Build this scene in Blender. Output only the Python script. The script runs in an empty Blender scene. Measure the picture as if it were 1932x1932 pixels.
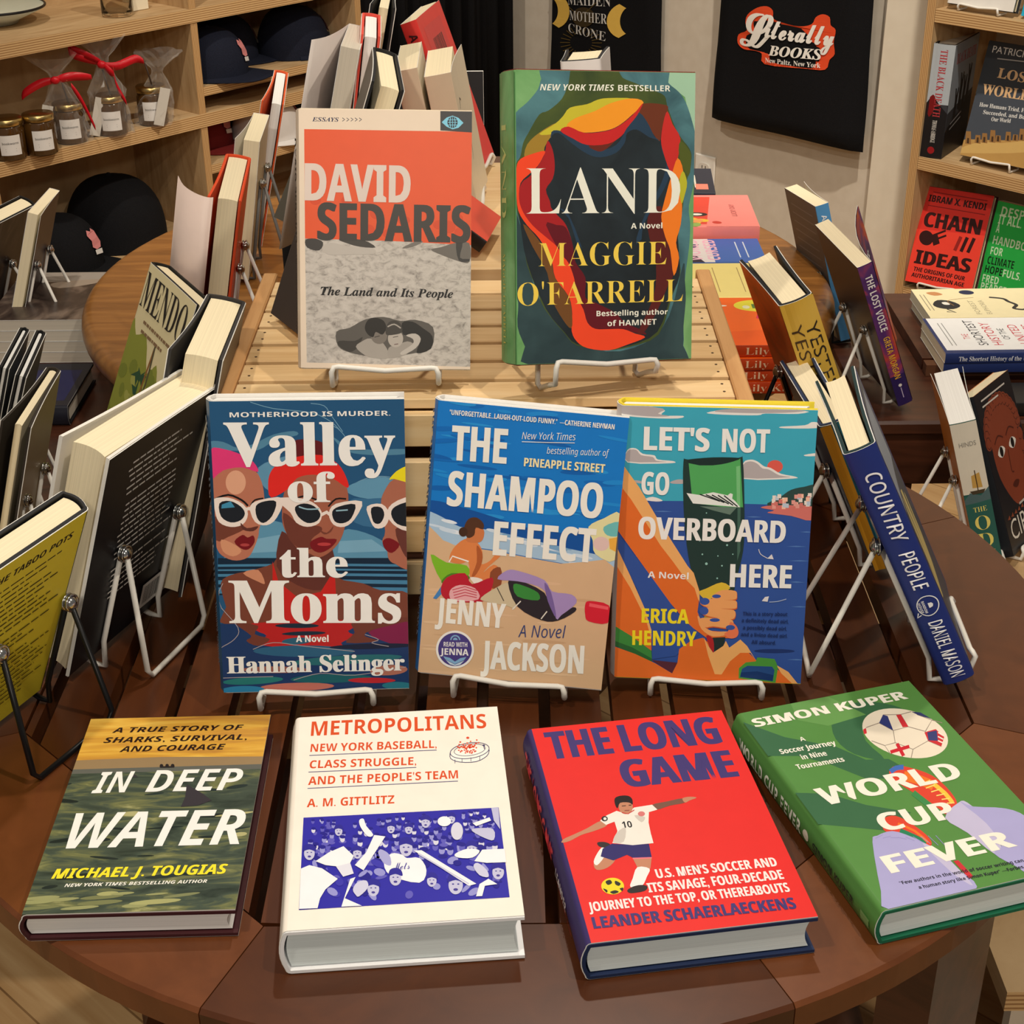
import bpy, math, random
import numpy as np
from mathutils import Vector, Matrix
from mathutils.geometry import tessellate_polygon
S = bpy.context.scene
COL = S.collection
rnd = random.Random(7)

# ---------------------------------------------------------------- camera, world, lamps, exposure
CAM_F, CAM_PITCH, CAM_ROLL, CAM_H = 2937.79, 28.29, -0.506, 0.7703     # focal in px of a 1932 px frame
def make_camera():
    c = bpy.data.cameras.new('camera'); c.sensor_width = 36; c.lens = 36*CAM_F/1932; c.clip_start = 0.02
    o = bpy.data.objects.new('camera', c); COL.objects.link(o)
    p, r = math.radians(CAM_PITCH), math.radians(CAM_ROLL)
    f = Vector((0, math.cos(p), -math.sin(p))); x = Vector((1, 0, 0)); u = Vector((0, math.sin(p), math.cos(p)))
    x2 = x*math.cos(r)+u*math.sin(r); u2 = u*math.cos(r)-x*math.sin(r)
    o.matrix_world = Matrix(((x2.x, u2.x, -f.x, 0), (x2.y, u2.y, -f.y, 0), (x2.z, u2.z, -f.z, CAM_H), (0, 0, 0, 1)))
    S.camera = o
make_camera()
S.view_settings.view_transform = 'Standard'; S.view_settings.look = 'None'
S.view_settings.exposure = -0.08; S.view_settings.gamma = 1.0; S.view_settings.use_curve_mapping = False
W = bpy.data.worlds.new('shop_air'); S.world = W; W.use_nodes = True
W.node_tree.nodes['Background'].inputs[0].default_value = (1.0, 0.93, 0.84, 1)
W.node_tree.nodes['Background'].inputs[1].default_value = 0.17
def spot(x, y, z, tx, ty, tz, power, size=90, radius=0.035, col=(1, 0.90, 0.76)):
    l = bpy.data.lights.new('track_lamp', 'SPOT'); l.energy = power; l.spot_size = math.radians(size); l.spot_blend = 0.6
    l.shadow_soft_size = radius; l.color = col
    o = bpy.data.objects.new('track_lamp', l); COL.objects.link(o); o.location = (x, y, z)
    o.rotation_euler = (Vector((tx, ty, tz))-Vector((x, y, z))).to_track_quat('-Z', 'Y').to_euler()
spot(-0.75, 0.35, 2.0, -0.1, 1.2, 0.0, 66)
spot(0.75, 0.45, 2.0, 0.1, 1.2, 0.0, 66)
spot(0.15, 1.9, 2.0, 0.0, 1.3, 0.0, 62)
spot(0.0, -0.85, 1.45, 0.0, 1.0, 0.05, 52, 100, 0.10)
spot(-0.9, 2.4, 2.0, -0.8, 3.8, -0.1, 90)
spot(0.7, 2.3, 2.0, 0.7, 4.0, -0.2, 175)

# ---------------------------------------------------------------- materials
def lin(c): return tuple(((x/255)/12.92 if x/255 <= 0.04045 else ((x/255+0.055)/1.055)**2.4) for x in c)
MATS = {}
def new_mat(name):
    m = bpy.data.materials.new(name); m.use_nodes = True
    nt = m.node_tree; b = nt.nodes['Principled BSDF']
    return m, nt, b
def ink(c, rough=0.42, metal=0.0, spec=0.28, trans=0.0):
    k = (tuple(c), rough, metal, spec, trans)
    if k in MATS: return MATS[k]
    m, nt, b = new_mat('ink_%d_%d_%d' % tuple(c))
    nz = nt.nodes.new('ShaderNodeTexNoise'); nz.inputs['Scale'].default_value = 60; nz.inputs['Detail'].default_value = 2
    tc = nt.nodes.new('ShaderNodeTexCoord'); nt.links.new(tc.outputs['Object'], nz.inputs['Vector'])
    mx = nt.nodes.new('ShaderNodeMix'); mx.data_type = 'RGBA'; nt.links.new(nz.outputs['Fac'], mx.inputs['Factor'])
    l = lin(c)
    mx.inputs['A'].default_value = (*[v*0.955 for v in l], 1); mx.inputs['B'].default_value = (*[min(1, v*1.045) for v in l], 1)
    nt.links.new(mx.outputs['Result'], b.inputs['Base Color'])
    b.inputs['Roughness'].default_value = rough; b.inputs['Metallic'].default_value = metal
    b.inputs['Specular IOR Level'].default_value = spec
    if trans: b.inputs['Transmission Weight'].default_value = trans
    MATS[k] = m; return m
def ramp_mat(name, build, stops, rough=0.5, spec=0.3, bump=0.0, bumpfac=None):
    """build(nt, coord) -> float socket driving a colour ramp"""
    m, nt, b = new_mat(name)
    tc = nt.nodes.new('ShaderNodeTexCoord')
    s = build(nt, tc.outputs['Object'])
    r = nt.nodes.new('ShaderNodeValToRGB'); e = r.color_ramp.elements
    while len(e) < len(stops): e.new(0.5)
    for q, (p, c) in zip(e, stops): q.position = p; q.color = (*lin(c), 1)
    nt.links.new(s, r.inputs[0]); nt.links.new(r.outputs[0], b.inputs['Base Color'])
    b.inputs['Roughness'].default_value = rough; b.inputs['Specular IOR Level'].default_value = spec
    if bump:
        bp = nt.nodes.new('ShaderNodeBump'); bp.inputs['Strength'].default_value = bump; bp.inputs['Distance'].default_value = 0.002
        nt.links.new(s, bp.inputs['Height']); nt.links.new(bp.outputs[0], b.inputs['Normal'])
    return m
def mapping(nt, co, scale, rot=(0, 0, 0), loc=(0, 0, 0)):
    n = nt.nodes.new('ShaderNodeMapping'); n.inputs['Scale'].default_value = scale; n.inputs['Rotation'].default_value = rot; n.inputs['Location'].default_value = loc
    nt.links.new(co, n.inputs['Vector']); return n.outputs[0]
def noise(nt, co, sc, det=4, dist=0.0, rough=0.5):
    n = nt.nodes.new('ShaderNodeTexNoise'); n.inputs['Scale'].default_value = sc; n.inputs['Detail'].default_value = det
    n.inputs['Distortion'].default_value = dist; n.inputs['Roughness'].default_value = rough
    nt.links.new(co, n.inputs['Vector']); return n.outputs['Fac']
def mathn(nt, op, a, b):
    n = nt.nodes.new('ShaderNodeMath'); n.operation = op
    for i, v in enumerate((a, b)):
        if isinstance(v, (int, float)): n.inputs[i].default_value = v
        else: nt.links.new(v, n.inputs[i])
    return n.outputs[0]
def grain(scale, sc=3.0, dist=0.6, island=0.0, rot=(0, 0, 0)):
    def f(nt, co):
        v = mapping(nt, co, scale, rot)
        if island:
            g = nt.nodes.new('ShaderNodeNewGeometry'); a = nt.nodes.new('ShaderNodeVectorMath'); a.operation = 'ADD'
            k = nt.nodes.new('ShaderNodeCombineXYZ')
            for i in range(3): nt.links.new(mathn(nt, 'MULTIPLY', g.outputs['Random Per Island'], 37.0+11*i), k.inputs[i])
            nt.links.new(v, a.inputs[0]); nt.links.new(k.outputs[0], a.inputs[1]); v = a.outputs[0]
        s = noise(nt, v, sc, 6, dist, 0.6)
        if island:
            g2 = mathn(nt, 'MULTIPLY', g.outputs['Random Per Island'], island)
            s = mathn(nt, 'ADD', mathn(nt, 'MULTIPLY', s, 1-island), g2)
        return s
    return f
PINE = [(0.25, (204, 164, 112)), (0.5, (228, 194, 144)), (0.75, (240, 212, 168))]
M_pine_x = ramp_mat('pine_slat_wood', grain((2.5, 30, 30), 2.0, 0.8, 0.35), PINE, 0.55)
M_pine_y = ramp_mat('pine_side_wood', grain((30, 2.5, 30), 2.0, 0.8, 0.3), [(0.25, (180, 128, 78)), (0.75, (214, 166, 112))], 0.55)
M_ply = ramp_mat('plywood_face', grain((2.0, 2.0, 9), 2.2, 1.6), [(0.3, (168, 134, 92)), (0.5, (190, 158, 116)), (0.7, (204, 174, 132))], 0.6)
def plyedge(nt, co):
    w = nt.nodes.new('ShaderNodeTexWave'); w.wave_type = 'BANDS'; w.bands_direction = 'Z'; w.inputs['Scale'].default_value = 62; w.inputs['Distortion'].default_value = 0.6
    w.inputs['Detail Scale'].default_value = 0.3; nt.links.new(co, w.inputs['Vector']); return w.outputs['Fac']
M_plyedge = ramp_mat('plywood_edge', plyedge, [(0.0, (150, 108, 66)), (0.4, (196, 158, 108)), (1.0, (214, 178, 128))], 0.6)
def plyedge_y(nt, co):
    w = nt.nodes.new('ShaderNodeTexWave'); w.wave_type = 'BANDS'; w.bands_direction = 'Y'; w.inputs['Scale'].default_value = 62; w.inputs['Distortion'].default_value = 0.6
    w.inputs['Detail Scale'].default_value = 0.3; nt.links.new(co, w.inputs['Vector']); return w.outputs['Fac']
M_plyedge_y = ramp_mat('plywood_board_edge', plyedge_y, [(0.0, (150, 108, 66)), (0.4, (196, 158, 108)), (1.0, (214, 178, 128))], 0.6)
def plyedge_v(nt, co):
    w = nt.nodes.new('ShaderNodeTexWave'); w.wave_type = 'BANDS'; w.bands_direction = 'X'; w.inputs['Scale'].default_value = 75; w.inputs['Distortion'].default_value = 0.5
    nt.links.new(co, w.inputs['Vector']); return w.outputs['Fac']
M_plyedge_v = ramp_mat('plywood_upright_edge', plyedge_v, [(0.0, (150, 108, 66)), (0.4, (190, 150, 100)), (1.0, (206, 168, 118))], 0.6)
M_walnut = ramp_mat('walnut_butcher_block', grain((3.0, 26, 26), 1.6, 0.9), [(0.25, (112, 70, 28)), (0.5, (144, 94, 42)), (0.75, (170, 118, 58))], 0.33, 0.5)
M_mahog = ramp_mat('mahogany_slats', grain((26, 2.2, 26), 1.8, 0.9, 0.45), [(0.2, (54, 25, 9)), (0.5, (78, 38, 14)), (0.8, (104, 55, 24))], 0.35, 0.5)
M_mahog_r = ramp_mat('mahogany_rim', grain((9, 9, 9), 1.8, 1.2, 0.5), [(0.2, (58, 27, 10)), (0.5, (84, 43, 17)), (0.8, (112, 62, 30))], 0.34, 0.5)
M_dark = ramp_mat('dark_brown_wood', grain((3, 24, 24), 1.6, 0.8), [(0.3, (52, 26, 16)), (0.7, (84, 46, 30))], 0.33, 0.5)
def floorf(nt, co):
    v = mapping(nt, co, (1, 1, 1), (0, 0, math.radians(43)))
    b = nt.nodes.new('ShaderNodeTexBrick'); b.inputs['Scale'].default_value = 1.0; b.inputs['Mortar Size'].default_value = 0.0015
    b.inputs['Brick Width'].default_value = 1.1; b.inputs['Row Height'].default_value = 0.09; b.offset = 0.37
    b.inputs['Color1'].default_value = (0.3, 0.3, 0.3, 1); b.inputs['Color2'].default_value = (0.62, 0.62, 0.62, 1); b.inputs['Mortar'].default_value = (0, 0, 0, 1)
    nt.links.new(v, b.inputs['Vector'])
    g = noise(nt, mapping(nt, v, (2, 26, 2)), 2.0, 5, 0.5)
    return mathn(nt, 'ADD', mathn(nt, 'MULTIPLY', b.outputs['Color'], 0.6), mathn(nt, 'MULTIPLY', g, 0.5))
M_floor = ramp_mat('oak_floor', floorf, [(0.1, (96, 64, 34)), (0.45, (176, 138, 92)), (0.8, (212, 180, 134))], 0.45)
M_wall = ramp_mat('painted_wall', lambda nt, co: noise(nt, co, 30, 3), [(0.3, (205, 194, 178)), (0.7, (212, 202, 187))], 0.8, 0.2)
M_trim = ramp_mat('painted_trim', lambda nt, co: noise(nt, co, 20, 2), [(0.3, (222, 212, 194)), (0.7, (228, 219, 202))], 0.6, 0.3)
M_black_cloth = ramp_mat('black_cotton', lambda nt, co: noise(nt, mapping(nt, co, (1, 1, 1)), 700, 2), [(0.3, (12, 12, 14)), (0.7, (24, 24, 27))], 0.9, 0.15)
def pagef(nt, co):
    v = mapping(nt, co, (0.6, 0.6, 900)); return noise(nt, v, 1.0, 3)
def pages(c, name):
    return ramp_mat(name, pagef, [(0.3, tuple(int(x*0.94) for x in c)), (0.6, c)], 0.8, 0.15)
M_pg_white = pages((240, 239, 236), 'white_page_edges')
M_pg_cream = pages((240, 226, 192), 'cream_page_edges')
M_pg_grey = pages((206, 196, 180), 'grey_page_edges')
M_pg_mint = pages((230, 240, 240), 'cool_white_page_edges')
M_wire = ink((232, 228, 220), 0.35)
M_wire_black = ink((22, 22, 24), 0.35)
M_steel = ink((190, 190, 188), 0.18, 1.0)

# ---------------------------------------------------------------- mesh helpers
class MB:
    def __init__(s): s.v = []; s.f = []; s.mi = []; s.sm = []; s.mats = []
    def m(s, mat):
        if mat not in s.mats: s.mats.append(mat)
        return s.mats.index(mat)
    def add(s, vs, fs, mat, smooth=False):
        o = len(s.v); k = s.m(mat); s.v += [tuple(v) for v in vs]
        for f in fs: s.f.append([o+i for i in f]); s.mi.append(k); s.sm.append(smooth)
        return s
    def box(s, x0, x1, y0, y1, z0, z1, mat, bev=0.0):
        if not bev:
            v = [(x, y, z) for z in (z0, z1) for y in (y0, y1) for x in (x0, x1)]
            return s.add(v, [(0, 2, 3, 1), (4, 5, 7, 6), (0, 1, 5, 4), (2, 6, 7, 3), (0, 4, 6, 2), (1, 3, 7, 5)], mat)
        b = bev; rings = []
        for z, i in ((z0, b), (z0+b, 0), (z1-b, 0), (z1, b)):
            rings.append([(x0+i+(b if not i else 0)*0, y0+i, z), (x1-i, y0+i, z), (x1-i, y1-i, z), (x0+i, y1-i, z)])
        v = [p for r in rings for p in r]; f = [(3, 2, 1, 0), (12, 13, 14, 15)]
        for k in range(3):
            for j in range(4): f.append((k*4+j, k*4+(j+1) % 4, k*4+4+(j+1) % 4, k*4+4+j))
        return s.add(v, f, mat)
    def prism(s, poly, z0, z1, mat, side=None, T=None):
        """poly: xy outline counter-clockwise, extruded z0..z1; T maps points"""
        n = len(poly); tri = tessellate_polygon([[Vector((p[0], p[1], 0)) for p in poly]])
        v = [(p[0], p[1], z0) for p in poly]+[(p[0], p[1], z1) for p in poly]
        if T: v = [T(p) for p in v]
        s.add(v, [tuple(t) for t in tri]+[tuple(n+i for i in reversed(t)) for t in tri], mat)
        s.add(v, [(i, (i+1) % n, n+(i+1) % n, n+i) for i in range(n)], side or mat)
        return s
    def tube(s, pts, r, mat, n=8, closed=False, taper=None):
        P = [Vector(p) for p in pts]; m = len(P); rings = []
        up = None
        for i in range(m):
            a = P[(i-1) % m] if (closed or i > 0) else P[i]; b = P[(i+1) % m] if (closed or i < m-1) else P[i]
            t = (b-a).normalized()
            if up is None:
                up = t.orthogonal().normalized()
            up = (up-t*up.dot(t)); up = up.normalized() if up.length > 1e-6 else t.orthogonal().normalized()
            w = t.cross(up); rr = r if not taper else r*taper[i]
            rings += [P[i]+(up*math.cos(2*math.pi*j/n)+w*math.sin(2*math.pi*j/n))*rr for j in range(n)]
        f = []
        for i in range(m if closed else m-1):
            k = (i+1) % m
            for j in range(n): f.append((i*n+j, i*n+(j+1) % n, k*n+(j+1) % n, k*n+j))
        if not closed: f += [tuple(reversed(range(n))), tuple(range((m-1)*n, m*n))]
        return s.add(rings, f, mat, True)
    def lathe(s, prof, mat, n=32, c=(0, 0, 0), a0=0, a1=2*math.pi):
        full = abs(a1-a0-2*math.pi) < 1e-6; k = n if full else n+1; v = []
        for r, z in prof:
            for j in range(k):
                a = a0+(a1-a0)*j/n; v.append((c[0]+r*math.cos(a), c[1]+r*math.sin(a), c[2]+z))
        f = []
        for i in range(len(prof)-1):
            for j in range(n):
                q = (j+1) % k; f.append((i*k+j, i*k+q, (i+1)*k+q, (i+1)*k+j))
        return s.add(v, f, mat, True)
    def ball(s, c, r, mat, sc=(1, 1, 1), n=12):
        prof = [(max(1e-5, r*math.sin(math.pi*i/n)), -r*math.cos(math.pi*i/n)) for i in range(n+1)]
        v = []
        for a, z in prof:
            for j in range(2*n):
                t = math.pi*j/n; v.append((c[0]+a*math.cos(t)*sc[0], c[1]+a*math.sin(t)*sc[1], c[2]+z*sc[2]))
        f = [(i*2*n+j, i*2*n+(j+1) % (2*n), (i+1)*2*n+(j+1) % (2*n), (i+1)*2*n+j) for i in range(n) for j in range(2*n)]
        return s.add(v, f, mat, True)
    def build(s, name, parent=None, loc=None, M=None):
        me = bpy.data.meshes.new(name); me.from_pydata(s.v, [], s.f)
        for mt in s.mats: me.materials.append(mt)
        me.polygons.foreach_set('material_index', s.mi); me.polygons.foreach_set('use_smooth', s.sm); me.update()
        o = bpy.data.objects.new(name, me); COL.objects.link(o)
        if parent: o.parent = parent
        if loc: o.location = loc
        if M: o.matrix_world = M
        return o
def tag(o, label=None, cat=None, group=None, kind=None):
    if label: o['label'] = label
    if cat: o['category'] = cat
    if group: o['group'] = group
    if kind: o['kind'] = kind
    return o
def thing(name, label, cat, M=None, group=None):
    o = bpy.data.objects.new(name, None); COL.objects.link(o); o.empty_display_size = 0.05
    if M is not None: o.matrix_world = M if isinstance(M, Matrix) else Matrix.Translation(Vector(M))
    return tag(o, label, cat, group)
def frame_M(P, ex, ey, ez):
    return Matrix(((ex[0], ey[0], ez[0], P[0]), (ex[1], ey[1], ez[1], P[1]), (ex[2], ey[2], ez[2], P[2]), (0, 0, 0, 1)))
def smooth(pts, n=4, closed=True):
    P = [Vector((p[0], p[1])) if len(p) == 2 else Vector(p) for p in pts]; m = len(P); out = []
    for i in range(m if closed else m-1):
        if closed: a, b, c, d = P[(i-1) % m], P[i], P[(i+1) % m], P[(i+2) % m]
        else: a, b, c, d = P[max(i-1, 0)], P[i], P[i+1], P[min(i+2, m-1)]
        for k in range(n):
            t = k/n; out.append(tuple(0.5*((2*b)+(c-a)*t+(2*a-5*b+4*c-d)*t*t+(3*b-a-3*c+d)*t**3)))
    if not closed: out.append(tuple(P[-1]))
    return out

# ---------------------------------------------------------------- lettering
STY = {'sansb': (0x1D5D4, 0x1D5EE, 0x1D7EC), 'sansbi': (0x1D63C, 0x1D656, 0x1D7EC), 'sansi': (0x1D608, 0x1D622, None), 'serifb': (0x1D400, 0x1D41A, 0x1D7CE),
       'serifbi': (0x1D468, 0x1D482, 0x1D7CE), 'script': (0x1D4D0, 0x1D4EA, None), 'sans': (None, None, None)}
def style(s, st):
    U, L, D = STY[st]; o = ''
    for ch in s:
        if U and 'A' <= ch <= 'Z': o += chr(U+ord(ch)-65)
        elif L and 'a' <= ch <= 'z': o += chr(L+ord(ch)-97)
        elif D and '0' <= ch <= '9': o += chr(D+ord(ch)-48)
        else: o += ch
    return o
_cap = {}
def glyphs(s, st, off=0.0, sp=1.0, shear=0.0, res=3):
    c = bpy.data.curves.new('t', 'FONT'); c.body = style(s, st); c.offset = off; c.space_character = sp; c.shear = shear; c.resolution_u = res
    o = bpy.data.objects.new('t', c); me = o.to_mesh()
    v = np.array([p.co[:2] for p in me.vertices]).reshape(-1, 2); f = [tuple(p.vertices) for p in me.polygons]
    o.to_mesh_clear(); bpy.data.objects.remove(o); bpy.data.curves.remove(c)
    return v, f
def cap_h(st):
    if st not in _cap:
        v, f = glyphs('H', st); _cap[st] = v[:, 1].max()
    return _cap[st]

def homography(src, dst):
    A = []
    for (x, y), (u, v) in zip(src, dst):
        A.append([x, y, 1, 0, 0, 0, -u*x, -u*y, -u]); A.append([0, 0, 0, x, y, 1, -v*x, -v*y, -v])
    return np.linalg.svd(np.array(A, float))[2][-1].reshape(3, 3)
def clip(poly, x0, x1, y0, y1):
    for ax, val, sg in ((0, x0, 1), (0, x1, -1), (1, y0, 1), (1, y1, -1)):
        out = []; n = len(poly)
        for i in range(n):
            a, b = poly[i], poly[(i+1) % n]; da, db = sg*(a[ax]-val), sg*(b[ax]-val)
            if da >= 0: out.append(a)
            if (da >= 0) != (db >= 0):
                t = da/(da-db); out.append((a[0]+(b[0]-a[0])*t, a[1]+(b[1]-a[1])*t))
        poly = out
        if len(poly) < 3: return []
    return poly
class Art:
    """Flat print on one face. quad = that face's TL,TR,BR,BL in the reference layout; rect = (u0,u1,v0,v1) of the face; surf(u,v,d) -> point lifted by d."""
    def __init__(s, mb, surf, rect, quad=None, crop=(0, 0, 1), rough=0.42, step=5.0e-6, strips=1):
        s.mb, s.surf, s.rect, s.crop, s.rough, s.step, s.k = mb, surf, rect, crop, rough, step, 1; s.strips = strips
        u0, u1, v0, v1 = rect
        s.H = homography(quad, [(u0, v1), (u1, v1), (u1, v0), (u0, v0)]) if quad else None
    def uv(s, p):
        if s.H is None: return (p[0], p[1])
        x = s.crop[0]+p[0]/s.crop[2]; y = s.crop[1]+p[1]/s.crop[2]
        a = s.H @ np.array([x, y, 1.0]); return (a[0]/a[2], a[1]/a[2])
    def mat(s, c): return c if not isinstance(c, tuple) else ink(c, s.rough)
    def _poly(s, c, P):
        P = clip(P, *s.rect)
        if len(P) < 3: return
        d = s.step*s.k; s.k += 1; u0, u1, v0, v1 = s.rect; n = s.strips
        for i in range(n):
            Q = P if n == 1 else clip(P, u0+(u1-u0)*i/n, u0+(u1-u0)*(i+1)/n, v0, v1)
            if len(Q) < 3: continue
            tri = tessellate_polygon([[Vector((p[0], p[1], 0)) for p in Q]])
            s.mb.add([s.surf(p[0], p[1], d) for p in Q], [tuple(t) for t in tri], s.mat(c))
    def poly(s, c, pts, sm=0):
        if sm: pts = smooth(pts, max(3, sm))
        s._poly(c, [s.uv(p) for p in pts])
    def ell(s, c, x, y, rx, ry, n=28, rot=0.0):
        cr, sr = math.cos(rot), math.sin(rot)
        s.poly(c, [(x+rx*math.cos(t)*cr-ry*math.sin(t)*sr, y+rx*math.cos(t)*sr+ry*math.sin(t)*cr) for t in [2*math.pi*i/n for i in range(n)]])
    def stroke(s, c, pts, w, sm=0, closed=False):
        if sm: pts = smooth(pts, sm, closed)
        P = [np.array(p, float) for p in pts]; n = len(P)
        d = s.step*s.k; s.k += 1; V = []; F = []
        for i in range(n):
            a = P[(i-1) % n] if (closed or i) else P[i]; b = P[(i+1) % n] if (closed or i < n-1) else P[i]
            t = b-a; t = t/(np.linalg.norm(t)+1e-9); nn = np.array([-t[1], t[0]])*w/2
            V += [s.uv(P[i]+nn), s.uv(P[i]-nn)]
        for i in range(n if closed else n-1):
            k = (i+1) % n; F.append((2*i, 2*i+1, 2*k+1, 2*k))
        u0, u1, v0, v1 = s.rect
        V = [(min(max(a, u0), u1), min(max(b, v0), v1)) for a, b in V]
        s.mb.add([s.surf(a, b, d) for a, b in V], F, s.mat(c))
    def text(s, c, t, bl, br, h, st='sansb', off=0.0, sp=1.0, shear=0.0, up=None):
        """baseline bl->br, cap height h (same units as the points); letters stand along the face's own vertical unless up is given"""
        wide = off if off > 0.0085 else 0.0
        v, f = glyphs(t, st, 0.003 if wide else off, sp, shear)
        if not len(v): return
        ch = cap_h(st); x0, x1 = v[:, 0].min(), v[:, 0].max()
        if s.H is None: B0, B1 = np.array(bl, float), np.array(br, float)
        else: B0, B1 = np.array(s.uv(bl)), np.array(s.uv(br))
        ex = B1-B0; L = np.linalg.norm(ex)
        if up is None:
            mid = ((bl[0]+br[0])/2, (bl[1]+br[1])/2)
            if s.H is None: hh = h
            else:
                a = np.array(s.uv(mid)); b = np.array(s.uv((mid[0], mid[1]-h))); n = np.array([-ex[1], ex[0]])/L; hh = abs((b-a) @ n)
            n = np.array([-ex[1], ex[0]])/L; uv = n*hh
        else: uv = np.array(up, float)*h
        for sh in ((-wide, wide, 0.0) if wide else (0.0,)):
            d = s.step*s.k+(0.0002 if s.strips > 1 else 0.0); s.k += 1
            P = [B0+ex*((q[0]+sh*1.1-x0)/(x1-x0))+uv*(q[1]/ch) for q in v]
            s.mb.add([s.surf(p[0], p[1], d) for p in P], f, s.mat(c))
# ---------------------------------------------------------------- books
def frame(a, phi, rho):
    a, phi, rho = (math.radians(x) for x in (a, phi, rho))
    n = np.array([math.sin(a), -math.cos(a), 0]); ex = np.array([math.cos(a), math.sin(a), 0]); z = np.array([0, 0, 1.])
    ey = math.cos(phi)*z-math.sin(phi)*n; ez = math.cos(phi)*n+math.sin(phi)*z
    c, s = math.cos(rho), math.sin(rho)
    return ex*c+ey*s, -ex*s+ey*c, ez
def upath(w, t, bulge, r, x_in=0.0, z_in=0.0, of=0.0, ob=0.0, n=6):
    """open outline of a cover in (x,z): fore-edge tip of the front board, round the spine, to the tip of the back board; inset by x_in / z_in; of, ob = how far the boards spring open"""
    P = []; r = max(r-x_in, 0.0004)
    for i in range(n+1):
        x = w-(w-r-x_in)*i/n; P.append((x, t-z_in+of*(max(0, x)/w)**2))
    for i in range(1, 4):
        a = math.pi/2*i/3; P.append((x_in+r-r*math.sin(a), t-z_in-r+r*math.cos(a)))
    for i in range(1, 6):
        q = -1+2*i/6; z = (t/2)-q*(t/2-z_in-r); P.append((x_in-bulge*(1-q*q), z))
    for i in range(0, 4):
        a = math.pi/2*i/3; P.append((x_in+r-r*math.cos(a), z_in+r-r*math.sin(a)))
    for i in range(1, n+1):
        x = r+x_in+(w-r-x_in)*i/n; P.append((x, z_in-ob*(max(0, x)/w)**2))
    return P
def ushell(mb, outer, inner, y0, y1, mo, mi, mrim):
    """solid shell between two open outlines; outer side may be a list of (count, material) runs along the outline"""
    n = len(outer)
    def P(path, y): return [(x, y, z) for x, z in path]
    runs = mo if isinstance(mo, list) else [(n-1, mo)]
    i = 0
    for cnt, m in runs:
        seg = outer[i:i+cnt+1]; k = len(seg); v = P(seg, y0)+P(seg, y1)
        mb.add(v, [(j, k+j, k+j+1, j+1) for j in range(k-1)], m, True); i += cnt
    v = P(inner, y0)+P(inner, y1); mb.add(v, [(j, j+1, n+j+1, n+j) for j in range(n-1)], mi, True)
    for y, fl in ((y0, 0), (y1, 1)):
        v = P(outer, y)+P(inner, y); f = [(j, j+1, n+j+1, n+j) for j in range(n-1)]
        mb.add(v, f if not fl else [tuple(reversed(q)) for q in f], mrim)
    for e in (0, n-1):
        v = [(*outer[e][:1], y0, outer[e][1]), (outer[e][0], y1, outer[e][1]), (inner[e][0], y1, inner[e][1]), (inner[e][0], y0, inner[e][1])]
        mb.add(v, [(0, 1, 2, 3)], mrim)
def pageblock(w, h, t, x0, mat, round_spine=0.0, concave=0.003, fan=0.0, inset=0.003):
    mb = MB(); n = 10; z0, z1 = 0, t; out = []
    for i in range(n+1):
        q = -1+2*i/n; out.append((w-concave*(1-q*q)+fan*i/n, z0+(z1-z0)*i/n))
    for i in range(n+1):
        q = 1-2*i/n; out.append((x0-round_spine*(1-q*q), z0+(z1-z0)*(1-i/n)))
    # xz outline extruded along y
    mb.prism(out, 0, 1, mat, mat, lambda p: (p[0], inset+(h-2*inset)*p[2], p[1]))
    return mb
NFRONT, NSPINE = 6, 12
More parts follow.
